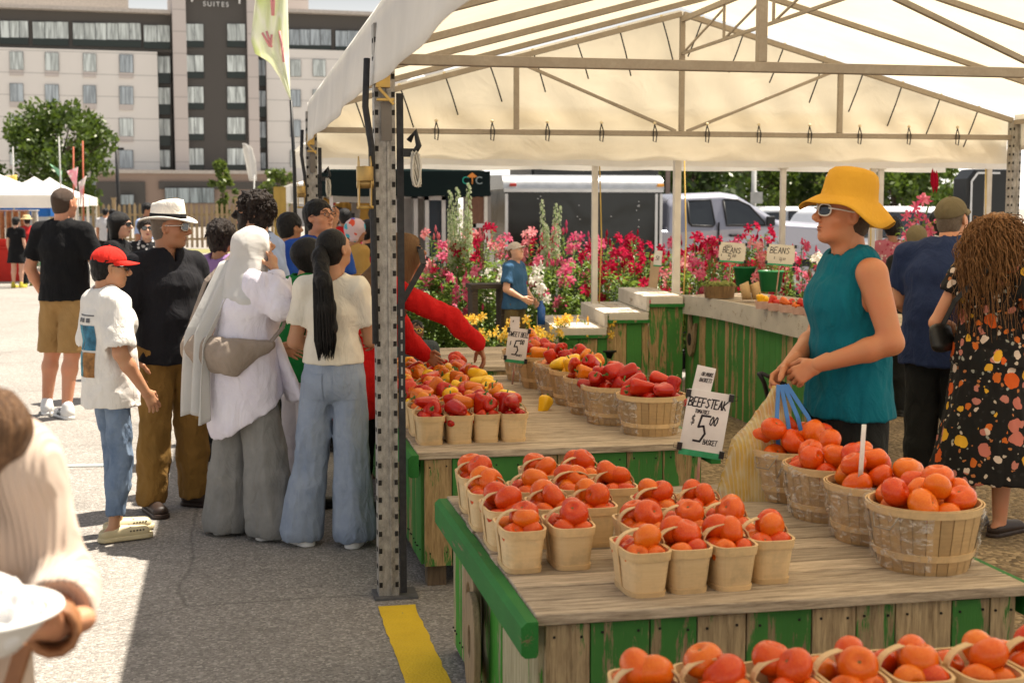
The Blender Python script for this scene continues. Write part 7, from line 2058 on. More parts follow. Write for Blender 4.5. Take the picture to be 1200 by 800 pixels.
nk = link('napkin', field_mesh('napkin', [F], pm('napkin_white', (.80, .79, .78), rough=.8), 1), None, bo.location.copy(), bo.rotation_euler.copy()); tag(nk, 'crumpled white napkin lying in the paper bowl', 'napkin')
lb2 = Field((-.45, -.15, .30), (.0, .3, .8), .008); lb2.eseg((-.19, .12, .66), (-.19, .12, .50), (.07, .10), (.08, .11), (1, 0, 0), .03)
hbg = link('handbag', field_mesh('handbag', [lb2], TAN, 1), None, ob.location.copy(), ob.rotation_euler.copy()); tag(hbg, 'tan leather handbag on a strap carried by the woman in the cream sweater', 'bag')
lb = MB(); pts = [(-.235, .10, 1.17), (-.20, .12, 1.05), (-.17, .14, .92), (-.17, .14, .72)]
for a, b_ in zip(pts, pts[1:]): lb.bar(V3(a) * s, V3(b_) * s, .022, .008, up=(0, 1, 0))
lb.tube([tuple(V3(q) * s) for q in ((-.165, .11, 1.17), (-.15, .13, 1.05), (-.19, .15, .90), (-.20, .14, .72))], .012, 6); lb.build('strap', TAN, hbg)
# ---- farther people
def far(label, px, py, Y, facing, H, sex, skin, top, bottom, hair, **k):
    c = on_y(px, py, Y)
    lowres = Y > 16
    return person(label, c.x, Y, facing, H, sex, skin, res=.014 if not lowres else .022, shirt=dict(mat=top, hem=k.pop('hem', .85), sleeve=k.pop('sleeve', .6)), trousers=None if k.get('skirt') else dict(mat=bottom, r=LOOSE, hem=.06), shoes=dict(mat=k.pop('shoe', M_DSHOE)), hair=hair, lowres=lowres, eyes=False, **k)
P = far('woman with black bob and sunglasses in black blouse beyond the boy in the red cap', 138, 262, 12.6, 105, 1.66, 'f', SK_FAIR, C_BLACK, C_DARK, dict(mat=H_BLACK, style='bob', thick=.018, amp=.002, freq=20, len=.14, bw=.095), sleeve=1.0, arms=dict(elR=(.22, .08, 1.13), wrR=(.06, .24, 1.28)))
sunglasses(P, M_BFRAME)
P = far('woman with short brown hair and black-and-white print blouse beside the fedora man', 172, 272, 14.2, 172, 1.60, 'f', SK_FAIR, C_ZIG, C_DARK, dict(mat=H_DARK, style='bob', thick=.022, amp=.01, freq=22, len=.06, bw=.08))
sunglasses(P, M_BFRAME)
far('bearded man in pale shirt far behind the fedora hat', 172, 245, 24, 120, 1.78, 'm', SK_BROWN, C_LBLUE, C_DARK, short_hair(H_BLACK, .01))
far('person in dark dress and yellow shoes standing before the white canopies', 21, 330, 30.5, 20, 1.50, 'f', SK_FAIR, C_BLACK, C_DARK, short_hair(H_BLACK, .02), shoe=pm('yellow_shoe', (.6, .5, .05)), skirt=dict(mat=C_BLACK, hem=.62, w=.25, d=.2))
P = far('person in red shirt, black trousers and straw hat facing the person in the dark dress', 34, 330, 31.2, 330, 1.52, 'f', SK_FAIR, cloth('coral_red_tee', (.50, .03, .03)), C_DARK, short_hair(H_DARK, .015), shoe=pm('lime_shoe', (.5, .5, .08)))
hb = MB(); hp = P['hp']; hb.lathe([(.17, .0), (.105, .02), (.10, .06), (.08, .10), (.001, .11)], 20, fn=lambda r, a, z: tuple(hp(r * math.cos(a), r * math.sin(a) - .01, z + .05))); hb.build('straw_hat', pm('straw', (.62, .45, .22), rough=.8), P['ob'])
far('shopper in white shirt in the distance by the picket fence', 124, 268, 38, 20, 1.68, 'm', SK_TAN, cloth('striped_white', (.6, .6, .62)), C_DARK, short_hair(H_BLACK, .01))
far('shopper in dark top in the distance by the picket fence', 132, 268, 37, 60, 1.66, 'f', SK_TAN, C_BLACK, C_DARK, short_hair(H_BLACK, .015))
P = far('woman in bright patterned headscarf and tan jacket beyond the ponytail girl', 415, 280, 12.5, 60, 1.60, 'f', SK_BROWN, cloth('tan_jacket', (.42, .25, .07)), C_DARK, dict(mat=C_SCARFP, style='bob', thick=.020, amp=.006, freq=14, len=.10, bw=.085), sleeve=1.9)
far('woman with black hair in dark jacket beside the patterned headscarf', 431, 282, 13.2, 80, 1.58, 'f', SK_TAN, C_BLACK, C_DARK, dict(mat=H_BLACK, style='bob', thick=.02, amp=.004, freq=20, len=.08, bw=.08), sleeve=1.9)
far('shopper with raised arm in aqua print shirt behind the glasses man', 338, 280, 10.8, 60, 1.66, 'f', SK_BROWN, C_AQUA, C_DARK, short_hair(H_BLACK, .02), sleeve=1.4, arms=dict(elR=(.22, .24, 1.40), wrR=(.22, .30, 1.66)))
far('woman in pink print top with green strap beyond the white tent legs', 1046, 280, 13.0, 10, 1.60, 'f', SK_BROWN, C_PRINT, C_DARK, dict(mat=H_BLACK, style='bob', thick=.024, amp=.012, freq=20, len=.07, bw=.085), sleeve=1.2)
far('woman with black hair and white top carrying flowers on the right', 1102, 275, 11.6, 330, 1.68, 'f', SK_TAN, cloth('white_blouse', (.75, .74, .72)), C_DARK, dict(mat=H_BLACK, style='bob', thick=.02, amp=.004, freq=20, len=.18, bw=.09), sleeve=.9)
far('shopper in olive cap half hidden behind the navy man', 1074, 285, 10.2, 20, 1.55, 'm', SK_BROWN, C_DARK, C_DARK, dict(mat=C_OLIVE, style='short', thick=.02, amp=.001, freq=10))
rc = random.Random(17)
tops = [C_BLACK, C_WHITE, C_LBLUE, C_RED, C_MUST, C_GREEN]
for i, (px, Y, w_) in enumerate(((378, 17, 'black top under the black canopy'), (392, 20, 'mustard top under the black canopy'), (404, 18.5, 'red top beside the clothes rack'), (440, 19, 'dark top by the canopy leg'))):
    far('distant shopper in ' + w_, px, 262, Y, rc.uniform(0, 360), 1.62 + .03 * i, 'f' if i % 2 else 'm', SK_BROWN, (C_BLACK, C_MUST, C_RED, C_DARK)[i], C_DARK, short_hair(H_BLACK, .02))
# ------------------------------------------------------------------ hand lettered signs
GL = {'B': [[(0, 0), (0, 1), (.5, .9), (.5, .6), (0, .52), (.6, .4), (.58, .08), (0, 0)]], 'E': [[(.55, 1), (0, 1), (0, 0), (.6, 0)], [(0, .5), (.45, .52)]], 'F': [[(.6, 1), (0, 1), (0, 0)], [(0, .52), (.45, .54)]],
      'S': [[(.6, .9), (.3, 1), (.05, .8), (.3, .55), (.58, .3), (.3, 0), (0, .12)]], 'T': [[(0, 1), (.7, 1)], [(.35, 1), (.33, 0)]], 'A': [[(0, 0), (.32, 1), (.62, 0)], [(.12, .38), (.52, .38)]], 'K': [[(0, 1), (0, 0)], [(.55, 1), (.02, .45), (.6, 0)]],
      'W': [[(0, 1), (.2, 0), (.38, .7), (.56, 0), (.78, 1)]], 'L': [[(0, 1), (0, 0), (.5, 0)]], 'N': [[(0, 0), (0, 1), (.55, 0), (.55, 1)]], 'O': [[(.3, 1), (.03, .7), (.03, .3), (.3, 0), (.57, .3), (.57, .7), (.3, 1)]], 'M': [[(0, 0), (.08, 1), (.36, .35), (.62, 1), (.7, 0)]],
      '5': [[(.6, 1), (.12, 1), (.08, .58), (.4, .62), (.58, .35), (.4, .04), (0, .06)]], '0': [[(.3, 1), (.03, .6), (.08, .1), (.32, 0), (.55, .4), (.5, .9), (.3, 1)]], '$': [[(.55, .85), (.1, .85), (.1, .55), (.5, .45), (.5, .12), (.05, .12)], [(.3, 1.08), (.3, -.1)]], '4': [[(.1, 1), (.05, .45), (.6, .45)], [(.45, .9), (.42, 0)]],
      'R': [[(0, 0), (0, 1), (.5, .88), (.45, .55), (0, .5), (.58, 0)]], 'G': [[(.55, .85), (.3, 1), (.03, .6), (.1, .1), (.45, .02), (.58, .4), (.35, .42)]], 'P': [[(0, 0), (0, 1), (.5, .88), (.45, .55), (0, .5)]], 'Y': [[(0, 1), (.3, .5), (.6, 1)], [(.3, .5), (.28, 0)]]}
M_INK = pm('marker_ink', (.02, .016, .022), rough=.6); M_CARD = pm('card_white', (.80, .77, .75), rough=.5); M_CARDC = pm('card_cream', (.70, .65, .56), rough=.6); M_GSTRIP = pm('green_strip', (.02, .24, .09), (.04, .34, .16), 30, .4); M_CLIP = pm('clip_black', (.015, .015, .016), rough=.3)
rk = random.Random(12)
def write(mb, s, x, z, size, w, sp=.53, slant=0.0, wd=1.0):
    sp *= wd
    for ch in s:
        if ch in GL:
            for st in GL[ch]:
                P_ = [(x + (a * .60 * wd + b * slant) * size + rk.gauss(0, .012) * size, z + b * size + rk.gauss(0, .012) * size) for a, b in st]
                for (a, b), (c, d) in zip(P_, P_[1:]):
                    L = math.hypot(c - a, d - b) or 1; nx, nz = -(d - b) / L * w / 2, (c - a) / L * w / 2; ex, ez = (c - a) / L * w * .3, (d - b) / L * w * .3
                    mb.add([(a + nx - ex, -.0022, b + nz - ez), (a - nx - ex, -.0022, b - nz - ez), (c - nx + ex, -.0022, d - nz + ez), (c + nx + ex, -.0022, d + nz + ez)], [(0, 1, 2, 3)])
        x += size * sp * (.5 if ch in ' ' else 1.1 if ch in 'WM' else .62 if ch == 'L' else .9)
    return x
def sign(label, loc, rot, w, h, lines, card=M_CARD, top=None, stake=None, group=None, clips=True):
    e = empty('price_sign', loc, label, 'sign', group); e.rotation_euler = rot
    m = MB(); m.box((0, 0, 0), (w, .003, h)); c = m.build('card', card, e)
    m = MB(); m.box((0, -.0008, -h / 2 + h * .045), (w * 1.005, .0035, h * .09)); m.build('green_strip', M_GSTRIP, e)
    m = MB()
    for t_, x, z, s_, lw in lines: write(m, t_, x * w, z * h, s_ * h, lw * h, slant=.12, wd=1.45 if 'BEANS' in [q[0] for q in lines] else 1.0)
    m.build('lettering', M_INK, c)
    if top:
        m = MB(); m.box((top[0] * w, .002, h / 2 + top[2] * h / 2 - .01), (top[1] * w, .002, top[2] * h + .02), (0, top[3], 0)); t_ = m.build('top_card', card, e)
        m = MB()
        for s_, x, z in top[4]: write(m, s_, x * w, h / 2 + z * h, .055 * h, .009 * h, slant=.2)
        m.build('lettering', M_INK, t_)
    if clips:
        for x, z in ((-.5, .43), (.5, .45), (-.5, -.38), (.5, -.42)):
            m = MB(); m.box((x * w, 0, z * h), (.018, .016, .028)); m.tube([(x * w, -.004, z * h + .008), (x * w + math.copysign(.022, x), -.008, z * h + .010), (x * w + math.copysign(.022, x), -.008, z * h - .006), (x * w, -.004, z * h - .008)], .0012, 4); m.build('binder_clip', M_CLIP, e)
    if stake: m = MB(); m.tube([(0.0, .006, -h * .4), (stake[0], .006, -stake[1])], .0055, 6); m.build('stake', pm('stake_wood', (.45, .36, .26), (.35, .1, .08), 9), e)
    return e
p = on_y(826, 497, 4.72)
sign('white card reading BEEFSTEAK tomatoes five dollars a basket on a stake above the tomato stand', p, (0, R(9), R(-12)), .158, .245, [('BEEFSTEAK', -.46, .25, .135, .020), ('TOMATOES', -.28, .155, .055, .010), ('$', -.34, -.02, .14, .013), ('5', -.22, -.29, .42, .032), ('00', .10, .0, .13, .020), ('BASKET', .02, -.30, .075, .012)], top=(-.20, .44, .36, .06, (('2 OR MORE', -.34, .22), ('BASKETS', -.30, .13))), stake=(.02, p.z - .60))
p = on_y(606, 405, 7.82)
sign('white card reading SWEET BELL five dollars among the sweet peppers', p, (0, R(7), R(-10)), .122, .205, [('SWEET BELL', -.48, .26, .13, .020), ('$', -.38, .0, .12, .012), ('5', -.22, -.28, .42, .036), ('00', .12, .05, .13, .022), ('BASKET', .0, -.30, .06, .012)], top=(-.24, .46, .32, -.08, (('MIX', -.36, .16),)), stake=(.0, p.z - .66))
for px, py, Y, l4, lab in ((858, 296, 11.15, [('GREEN', -.30, .25, .11, .014), ('BEANS', -.36, -.02, .27, .034), ('$', -.42, -.20, .10, .012), ('5', -.16, -.36, .30, .030), ('00', .02, -.22, .13, .022)], 'cream card reading BEANS five dollars, left of the pair on the counter'), (915, 299, 10.55, [('BEANS', -.40, .08, .28, .034), ('4', -.05, -.34, .24, .024), ('00', .08, -.22, .10, .016), ('$', -.25, -.2, .12, .012)], 'cream card reading BEANS four dollars, right of the pair on the counter')):
    p = on_y(px, py, Y); sign(lab, p, (0, R(4), R(-8)), .232, .172, l4, M_CARDC, stake=(-.01, p.z - .95))
p = on_y(771, 303, 12.4); e = sign('small white label card on a thin wooden board on the steps', p, (0, R(5), R(-8)), .075, .15, [('50', -.3, -.1, .25, .03)], clips=False); m = MB(); m.box((-.02, .008, -.18), (.085, .012, .30)); m.build('wood_board', pm('pale_board', (.55, .40, .26), rough=.7), e)
p = on_z(1080, 560, .78); m = MB(); m.grid(lambda u, v_: (-.015 + .030 * u, .006 * math.sin(u * 3), -.10 + .17 * v_), 4, 6); o = m.build('plant_label', M_CARD, None, (1.99, 4.06, .93), (0, R(5), R(35)), solid=.002); tag(o, 'white plastic stick label standing in the nearest round basket area', 'label')

# ------------------------------------------------------------------ things on the counter
def strip_basket(label, c, n, w, h, cellw, mat, fill, grp):
    pass
cpt = lambda px, py: on_z(px, py, .957)
c = cpt(843, 349); m = MB()
for i in range(22):
    a = i / 22 * 2 * math.pi; b = (i + .96) / 22 * 2 * math.pi
    q = [(k * math.cos(t_) * 1.0, k * .55 * math.sin(t_), z) for t_, k, z in ((a, .118, 0), (b, .118, 0), (b, .132, .10), (a, .132, .10))]; m.add(q, [(0, 1, 2, 3)])
m.lathe([(.001, .07), (.125, .085)], 22, fn=lambda r, a, z: (r * math.cos(a), r * .55 * math.sin(a), z), rnd=0)
e = m.build('bean_basket', pm('dark_splint', (.22, .13, .055), (.13, .075, .03), 20), None, c, (0, 0, -.2), solid=.004); tag(e, 'brown oval splint basket of green beans on the counter', 'basket')
m = MB(); rr = random.Random(6)
for i in range(110):
    a = rr.uniform(0, 6.3); q = math.sqrt(rr.random()) * .11; x, y_ = q * math.cos(a), q * .5 * math.sin(a); d = rr.uniform(0, 6.3); L = .045
    m.tube([(x - L * math.cos(d), y_ - L * .6 * math.sin(d), .095 + rr.uniform(0, .03)), (x, y_, .105 + rr.uniform(0, .035)), (x + L * math.cos(d), y_ + L * .6 * math.sin(d), .09 + rr.uniform(0, .03))], .0045, 4)
tag(m.build('green_beans', pm('bean_green', (.22, .26, .06), (.32, .33, .10), 30), None, c, (0, 0, -.2)), 'heap of green beans filling the brown oval basket', 'beans', None, 'stuff')
for i, px in enumerate((868, 880)):
    c = cpt(px, 353); m = MB(); m.lathe([(.001, 0), (.06, 0), (.075, .075), (.072, .075), (.058, .004), (.001, .004)], 24); o = m.build('wooden_bowl', M_VEN2, None, c + Vector((0, 0, .072)), (R(78), 0, R(70))); tag(o, 'round splint bowl lying on its side on the counter, %s of two' % ('left' if i == 0 else 'right'), 'bowl')
M_PINT = pm('pink_pulp', (.62, .42, .36), (.54, .35, .29), 40, .8)
pts_ = [cpt(896 + 14.5 * i, 362 + 2.2 * i) for i in range(6)]
for i, c in enumerate(pts_):
    m = MB(); m.add([(x * s_, y_ * s_, z) for z, s_ in ((0, .042), (.055, .053)) for x, y_ in ((-1, -1), (1, -1), (1, 1), (-1, 1))], [(0, 3, 2, 1), (0, 1, 5, 4), (1, 2, 6, 5), (2, 3, 7, 6), (3, 0, 4, 7)])
    o = m.build('pulp_punnet', M_PINT, None, c + Vector((0, .05, 0)), (0, 0, -.35), solid=.003); tag(o, 'pink pulp punnet of mini peppers on the counter, %s from left' % nth(i), 'punnet', 'pink punnets on the counter')
    for k in range(3):
        cc = rp.choice(['yellow', 'orange', 'red', 'yellow']); pepper(c.x + rp.uniform(-.03, .03), c.y + .05 + rp.uniform(-.03, .03), .957 + .055 + .012 * k, .034, cc, cc + ' mini pepper in the %s pink punnet' % nth(i), cc + ' mini peppers in the %s punnet' % nth(i))
M_GPOT = pm('green_pot', (.01, .20, .06), rough=.4)
# ------------------------------------------------------------------ flowers
L_GRN = leaf_mat('lily_leaves', (.07, .14, .024), (.20, .29, .06), .4); L_DRK = leaf_mat('bed_leaves', (.055, .105, .022), (.18, .27, .065), .4)
def petal_mat(name, c, c2):
    N = Nodes(name); N.nt.nodes.remove(N.p); at = N.attr().outputs['Fac']; col = N.mix(at, c, c2); d = N.new('BsdfDiffuse', {'Color': col}); t = N.new('BsdfTranslucent', {'Color': col}); m = N.new('MixShader', {0: .35, 1: d.outputs[0], 2: t.outputs[0]}); N.nt.links.new(m.outputs[0], N.out.inputs[0]); return N.mat
PT = {'pink': petal_mat('petal_pink', (.62, .05, .16), (.80, .28, .36)), 'crimson': petal_mat('petal_crimson', (.36, .008, .03), (.58, .03, .09)), 'white': petal_mat('petal_white', (.80, .76, .68), (.85, .80, .74)), 'yellow': petal_mat('petal_yellow', (.82, .46, .03), (.88, .68, .20)), 'violet': petal_mat('petal_violet', (.34, .16, .36), (.55, .38, .52)), 'pale': petal_mat('petal_pale', (.30, .38, .16), (.62, .62, .46)), 'rose': petal_mat('petal_rose', (.70, .16, .20), (.82, .45, .42))}
def leaf(m, p, d, L, w, rnd, up=Vector((0, 0, 1)), curl=.5):
    d = d.normalized(); s = d.cross(up)
    if s.length < .1: s = Vector((1, 0, 0))
    s.normalize(); a = p; b = p + d * L * .5 + up * L * .08; c = p + d * L - up * L * curl * .4
    m.add([a, b - s * w, c, b + s * w], [(0, 1, 2, 3)], rnd=rnd)
def lily_flower(m, p, d, size, r, tight=False):
    d = d.normalized(); u = d.orthogonal().normalized(); v_ = d.cross(u); ph = r.uniform(0, 6)
    for k in range(6):
        a = ph + k * math.pi / 3; o = u * math.cos(a) + v_ * math.sin(a); s = d.cross(o); w = size * (.20 if k % 2 else .26)
        q1 = p + d * size * .45 + o * size * .28; q2 = p + d * size * .55 + o * size * .75; q3 = p + d * size * .25 + o * size * 1.05
        rn = min(1, max(0, r.gauss(.45, .25)))
        m.add([p, q1 - s * w * .7, q2 - s * w, q3, q2 + s * w, q1 + s * w * .7], [(0, 1, 5), (1, 2, 4, 5), (2, 3, 4)], rnd=rn)
def lily_mesh(seed, H, nst, leafm, size=.075, nf=4, spread=.16):
    r = random.Random(seed); f = MB(); b = MB()
    for s in range(nst):
        a = r.uniform(0, 6.3); q = r.uniform(.03, spread); h = H * r.uniform(.52, 1.06); base = Vector((q * .5 * math.cos(a), q * .5 * math.sin(a), .02)); top = Vector((q * 1.5 * math.cos(a), q * 1.5 * math.sin(a), h)); f.tube([base, base.lerp(top, .5) + Vector((0, 0, .02)), top], [.006, .005, .004], 5, rnd=.3)
        n = int(h * 46)
        for k in range(n):
            t = .12 + .85 * k / n; p = base.lerp(top, t); aa = k * 2.4 + s; leaf(f, p, Vector((math.cos(aa), math.sin(aa), r.uniform(.1, .7))), r.uniform(.09, .15) * (1.15 - .5 * t), r.uniform(.009, .015), r.random())
        for k in range(nf):
            aa = r.uniform(0, 6.3); d = Vector((math.cos(aa), math.sin(aa), r.uniform(-.1, .8))); p = top + Vector((math.cos(aa), math.sin(aa), r.uniform(-.6, .7))) * size * .9
            f.tube([top - Vector((0, 0, .03)), p], .003, 4, rnd=.4)
            if r.random() < .72: lily_flower(b, p, d, size * r.uniform(.85, 1.2), r)
            else: b.lathe([(.001, 0), (.011, .02), (.013, .045), (.001, .085)], 6, p, rnd=.2)
    return f.mesh('lily_foliage', leafm), b
def spike_mesh(seed, H, n, size):
    r = random.Random(seed); f = MB(); b = MB()
    for s in range(n):
        a = r.uniform(0, 6.3); q = r.uniform(.02, .15); top = Vector((q * math.cos(a), q * math.sin(a), H * r.uniform(.75, 1.08))); base = Vector((q * .3, 0, .02)); f.tube([base, top], [.006, .003], 5, rnd=.5)
        for k in range(26): aa = k * 2.4; leaf(f, base.lerp(top, .1 + .5 * k / 26), Vector((math.cos(aa), math.sin(aa), .5)), .13, .010, r.random())
        for k in range(34):
            t = .58 + .42 * k / 34; aa = k * 2.4; o = Vector((math.cos(aa), math.sin(aa), .2)) * (.034 * (1.25 - t)); lily_flower(b, base.lerp(top, t) + o, o, size * (1.5 - t), r)
    return f.mesh('spike_foliage', leafm_ := L_GRN), b
def bush_mesh(seed, H, n):
    r = random.Random(seed); f = MB()
    for k in range(n):
        a = r.uniform(0, 6.3); z = H * r.random(); q = .20 * (1 - .4 * z / H) * math.sqrt(r.random()); leaf(f, Vector((q * math.cos(a), q * math.sin(a), z)), Vector((math.cos(a + r.gauss(0, .6)), math.sin(a + r.gauss(0, .6)), r.uniform(-.1, .9))), r.uniform(.05, .10), r.uniform(.013, .024), r.random())
    for k in range(7): f.tube([(0, 0, .02), (r.uniform(-.12, .12), r.uniform(-.12, .12), H * .9)], .004, 4, rnd=.2)
    return f.mesh('bush_foliage', L_DRK)
pot = MB(); pot.lathe([(.001, 0), (.085, 0), (.11, .17), (.118, .17), (.118, .185), (.102, .185), (.10, .16), (.001, .155)], 16); POT = pot.mesh('plant_pot', M_BLACK); pg = MB(); pg.v, pg.f, pg.m, pg.r, pg.sm = list(pot.v), list(pot.f), list(pot.m), list(pot.r), list(pot.sm); GPOT = pg.mesh('green_pot', M_GPOT)
PROTO = {}
for k, cols in (('lily', ('pink', 'crimson', 'rose', 'white')), ('spike', ('white', 'violet')), ('yellow', ('yellow',))):
    for cc in cols:
        for j in range(2):
            f, b = (spike_mesh(60 + j, 1.1, 5, .028) if k == 'spike' else lily_mesh(70 + j * 3 + len(cc), .40 if k == 'yellow' else .95, 5 if k == 'yellow' else 7, L_GRN, .064, 2 if k == 'yellow' else 3))
            PROTO.setdefault((k, cc), []).append((f, b.mesh('blossoms', PT['pale' if (k, cc) == ('spike', 'white') else cc])))
BUSH = [bush_mesh(80 + i, .75, 520) for i in range(3)]
def plant(kind, cc, x, y, z, s, label, group, potm=POT):
    e = link({'lily': 'lily_plant', 'spike': 'spike_flower', 'yellow': 'yellow_lily', 'bush': 'leafy_plant'}[kind], potm, None, (x, y, z), (0, 0, rl.uniform(0, 6.3))); tag(e, label, 'plant', group)
    if kind == 'bush': f, b = rl.choice(BUSH), None
    else: f, b = rl.choice(PROTO[(kind, cc)])
    o = link('foliage', f, e, (0, 0, .15)); o.scale = (s, s, s)
    if b: o = link('blossoms', b, e, (0, 0, .15)); o.scale = (s, s, s)
    return e
rl = random.Random(44)
W_BENCH = wood_mat('dark_bench', (.10, .08, .06), (.04, .03, .025), axis=0)
def bench(x0, x1, y, z, label):
    e = empty('plant_bench', ((x0 + x1) / 2, y, 0), label, 'bench', 'dark benches under the lilies'); m = MB(); m.box((0, 0, z - .02), (x1 - x0, .55, .04)); m.build('bench_top', W_BENCH, e)
    for p in (-1, 0, 1):
        for q in (-1, 1): m = MB(); m.box((p * ((x1 - x0) / 2 - .06), q * .22, (z - .04) / 2), (.06, .06, z - .04)); m.build('leg', W_BENCH, e)
bench(1.1, 6.4, 14.55, .14, 'dark wooden bench under the middle row of lilies'); bench(1.1, 6.6, 15.4, .24, 'dark wooden bench under the back row of lilies')
def band(x):            # left to right: pinks, then whites and spikes, then crimson and rose
    return rl.choice(['pink', 'pink', 'crimson', 'rose', 'pink'] if x < 2.3 else ['rose', 'pink', 'crimson', 'pink', 'white'] if x < 3.2 else ['crimson', 'pink', 'pink', 'rose', 'crimson'])
n_ = {'a': 0}
ADJ = {'pink': 'pink', 'crimson': 'dark crimson', 'rose': 'pale rose', 'white': 'white'}
for row, (Y, z, x0, x1, st) in enumerate(((15.4, .24, 1.25, 6.4, .20), (14.55, .14, 1.25, 6.2, .20), (13.75, 0, 1.2, 6.0, .21), (13.0, 0, 1.15, 2.62, .23), (12.35, 0, 1.2, 2.5, .27))):
    x = x0
    while x < x1:
        xx, yy = x + rl.uniform(-.05, .05), Y + rl.uniform(-.14, .14); k = band(xx); w = 'lilies, %s row from the back' % nth(row)
        if row == 4 and abs(xx - 2.0) < .5: x += st; continue
        if rl.random() < .36 or (row >= 3 and rl.random() < .5): plant('bush', None, xx, yy, z, rl.uniform(.8, 1.15), 'bushy green potted plant among the ' + w, 'green plants among the ' + w)
        elif k == 'spike' or (1.5 < xx < 2.1 and row in (2, 3) and rl.random() < .14): c_ = rl.choice(['white', 'violet']); plant('spike', c_, xx, yy, z, rl.uniform(.8, 1.0), {'white': 'pale', 'violet': 'violet'}[c_] + ' flower spikes in a pot among the ' + w, c_ + ' spikes among the ' + w)
        else: plant('lily', k, xx, yy, z, rl.uniform(.88, 1.08), 'potted lily with %s blooms in the %s' % (ADJ[k], w), '%s %s' % (ADJ[k], w))
        x += st
for px, py, Y in ((537, 222, 14.8), (640, 240, 14.7), (528, 250, 14.9)):
    c = on_y(px, py, Y); e = plant('spike', 'white', c.x, Y - .25, .14, (c.z - .30) / 1.12, 'tallest pale flower spike rising above the lilies', 'tallest pale spikes')
for i in range(9):
    c = on_y(548 + i * 20.5, 405, 11.35 + .18 * math.sin(i * 2)); plant('yellow', 'yellow', c.x, c.y, .30, .70, 'low pot of yellow lilies in the front row before the tall lilies', 'yellow lilies in the front row')
a = on_y(535, 405, 11.3).x; b = on_y(735, 405, 11.3).x; e = empty('plant_shelf', ((a + b) / 2, 11.35, 0), 'low dark shelf carrying the yellow lilies', 'shelf'); m = MB(); m.box((0, 0, .28), (b - a, .5, .04)); m.build('shelf_top', W_BENCH, e)
for p in (-1, 1): m = MB(); m.box((p * ((b - a) / 2 - .1), 0, .13), (.06, .4, .26)); m.build('leg', W_BENCH, e)
for px, py, Y, lab in ((560, 330, 12.7, 'dark slatted plant stand beside the boy in the pale cap'), ): 
    a = on_y(572, 360, 12.0); e = empty('plant_stand', (a.x, 12.05, 0), lab, 'stand'); m = MB(); m.box((0, 0, 1.0), (.34, .3, .04)); m.build('stand_top', W_BENCH, e)
    for p in (-1, 1): m = MB(); m.box((p * .13, 0, .49), (.05, .25, .98)); m.build('leg', W_BENCH, e)
for i, (px, py, s) in enumerate(((873, 335, .30), (903, 341, .30))):
    c = cpt(px, py); e = plant('bush', None, c.x, c.y, .955, .28, 'green pot of seedlings on the counter below the bean cards, %s one' % ('left' if i == 0 else 'right'), 'green pots on the counter', GPOT)
for px, py, Y, k, s in ((826, 330, 12.6, 'pink', .6), (845, 318, 13.0, 'crimson', .7), (945, 322, 11.9, 'pink', .62), (925, 330, 11.7, 'crimson', .55), (960, 335, 11.5, 'white', .5), (890, 322, 12.2, 'rose', .6)):
    c = on_y(px, py, Y); plant('lily', k, c.x, Y, 0 + max(.0, c.z - .72 - .0), .85, 'potted lily with %s blooms right behind the counter' % ADJ[k], '%s lilies behind the counter' % ADJ[k])
# bouquet carried on the right
c = on_y(1078, 262, 11.2); m = MB(); r = random.Random(3); f = MB()
for i in range(16): lily_flower(m, Vector((r.gauss(0, .10), r.gauss(0, .08), r.gauss(0, .10))), Vector((r.gauss(0, 1), r.gauss(-.4, 1), r.gauss(.4, 1))), .065, r)
for i in range(60): a = r.uniform(0, 6.3); leaf(f, Vector((r.gauss(0, .10), r.gauss(0, .08), r.gauss(-.08, .12))), Vector((math.cos(a), math.sin(a), .4)), .11, .012, r.random())
f.tube([(0, 0, -.5), (.03, 0, .0), (.12, 0, .30)], .008, 5, rnd=.4); b = MB(); 
for i in range(5): a = i * 1.257; b.lathe([(.001, -.09), (.02, -.03), (.016, .04), (.001, .09)], 6, (.13 + .02 * math.cos(a), .02 * math.sin(a), .36 + .02 * (i % 3)), rnd=.1)
e = f.build('lily_bouquet', L_GRN, None, c); tag(e, 'pink lilies and one tall crimson bud carried above the crowd on the right', 'bouquet'); m.build('blossoms', PT['pink'], e); b.build('bud', PT['crimson'], e)
# ------------------------------------------------------------------ shopping bag in the stallholder's hands
hw = VEND['ob'].matrix_basis @ Vector(VEND['J']['wrL'] + V3((.03, .10, -.06)))
F = Field((-.26, -.2, -.66), (.26, .2, .06), .008); F.eseg((0, 0, .0), (-.02, 0, -.24), (.012, .012), (.15, .09), (1, 0, 0), .02); F.eseg((-.02, 0, -.24), (-.05, 0, -.46), (.15, .09), (.19, .11), (1, 0, 0), .04); F.warp(.016, 18, 6, .05, (1.4, 1.4, .12), True, 3)
N = Nodes('striped_film'); v = N.coord(); wv = N.new('TexWave', {'Vector': v, 'Scale': 26.0, 'Distortion': 1.2}, wave_type='BANDS', bands_direction='X'); col = N.ramp(N.noise(N.coord((1, 1, .5)), 7, 3).outputs[0], [(.35, (.60, .50, .28)), (.46, (.70, .44, .06)), (.56, (.72, .58, .28)), (.66, (.62, .26, .04))]).outputs[0]
N.bump(wv.outputs[1], .25, .01); N.done(N.mix(N.ramp(wv.outputs[1], [(.7, 0), (.95, .4)]).outputs[0], col, (.78, .74, .66)), .22, 0, .5); N.p.inputs['Alpha'].default_value = .66; M_BAGF = N.mat
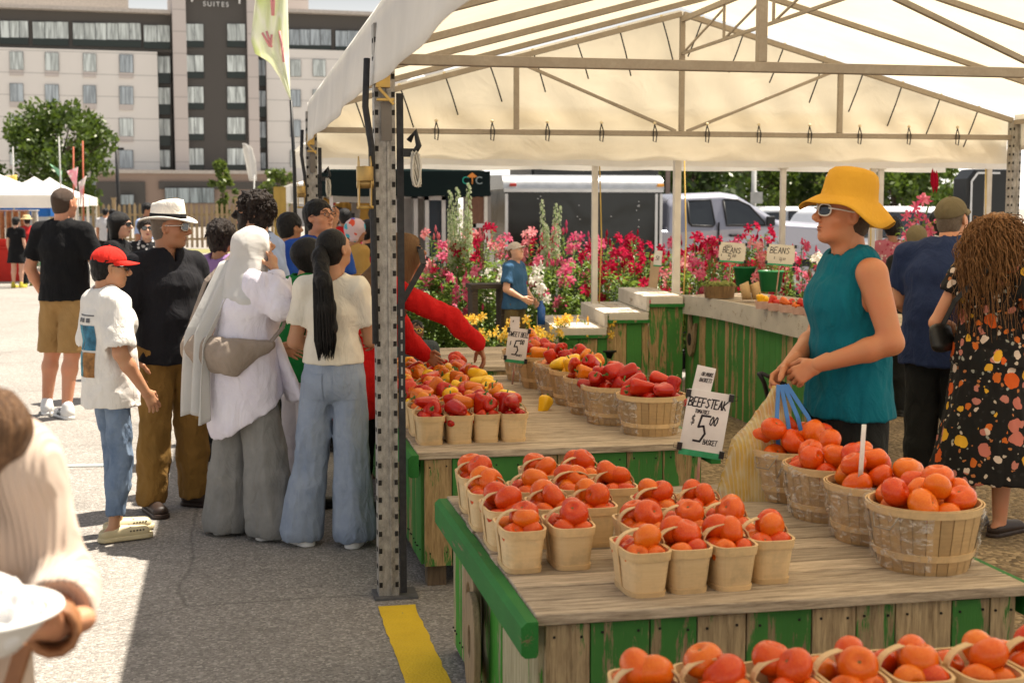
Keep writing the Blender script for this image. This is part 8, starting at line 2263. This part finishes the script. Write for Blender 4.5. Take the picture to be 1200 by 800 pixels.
bag = link('produce_bag', field_mesh('produce_bag', [F], M_BAGF, 1), None, hw + Vector((-.05, 0, -.03))); tag(bag, 'clear striped bag of yellow produce with blue handles held by the stallholder', 'bag')
for k in range(4):
    m = MB(); x = -.005 + .022 * k; pts = [(x * .5, -.03, .02), (x + .02 * (k - 1), -.075, -.10), (x + .035 * (k - .6), -.105, -.25)]
    for a, b in zip(pts, pts[1:]): m.bar(a, b, .016, .003, up=(0, 1, 0))
    m.build('handle', pm('blue_tape', (.05, .20, .55), rough=.4), bag)
F = Field((-.05, -.1, -.6), (.42, .26, .1), .008); F.eseg((.20, .1, -.12), (.20, .1, -.52), (.13, .06), (.15, .08), (1, 0, 0), .02); F.plane((0, 0, -.16), (.5, 0, 1)); F.warp(.012, 10, 8)
N = Nodes('green_yellow_bag'); v = N.coord(); b2 = link('shopping_bag', field_mesh('shopping_bag', [F], N.done(N.ramp(N.noise(v, 5, 2).outputs[0], [(.40, (.02, .16, .05)), (.47, (.70, .42, .04)), (.56, (.02, .14, .06)), (.62, (.55, .20, .04))], 'CONSTANT').outputs[0], .5), 1), None, hw + Vector((-.10, .10, .0))); tag(b2, 'green and yellow reusable shopping bag hanging beside the clear bag', 'bag')
m = MB(); m.tube([(.12, .1, -.16), (.05, .02, -.02), (.02, 0, .02)], .009, 6); m.tube([(.30, .1, -.2), (.14, .03, -.03), (.03, 0, .02)], .009, 6); m.build('handle', M_BLACK, b2)
# stroller wheel glimpsed between the trousers
c = on_z(232, 522, 0); st = empty('stroller', (c.x, c.y, 0), 'dark pushchair half hidden between the fedora man and the hijab woman', 'stroller'); wheel(st, (0, 0, .14), .14, .05); wheel(st, (.35, .25, .14), .14, .05); m = MB(); m.tube([(0, .02, .14), (.1, .1, .5), (.3, .15, .95)], .014, 6); m.tube([(0, .02, .14), (.35, .22, .14)], .012, 6); m.build('frame', M_BLACK, st); m = MB(); m.grid(lambda u, v_: (.05 + .35 * u, .12 + .05 * math.sin(3 * v_), .35 + .3 * v_ + .1 * u), 4, 6); m.build('seat', C_DARK, st, solid=.03)
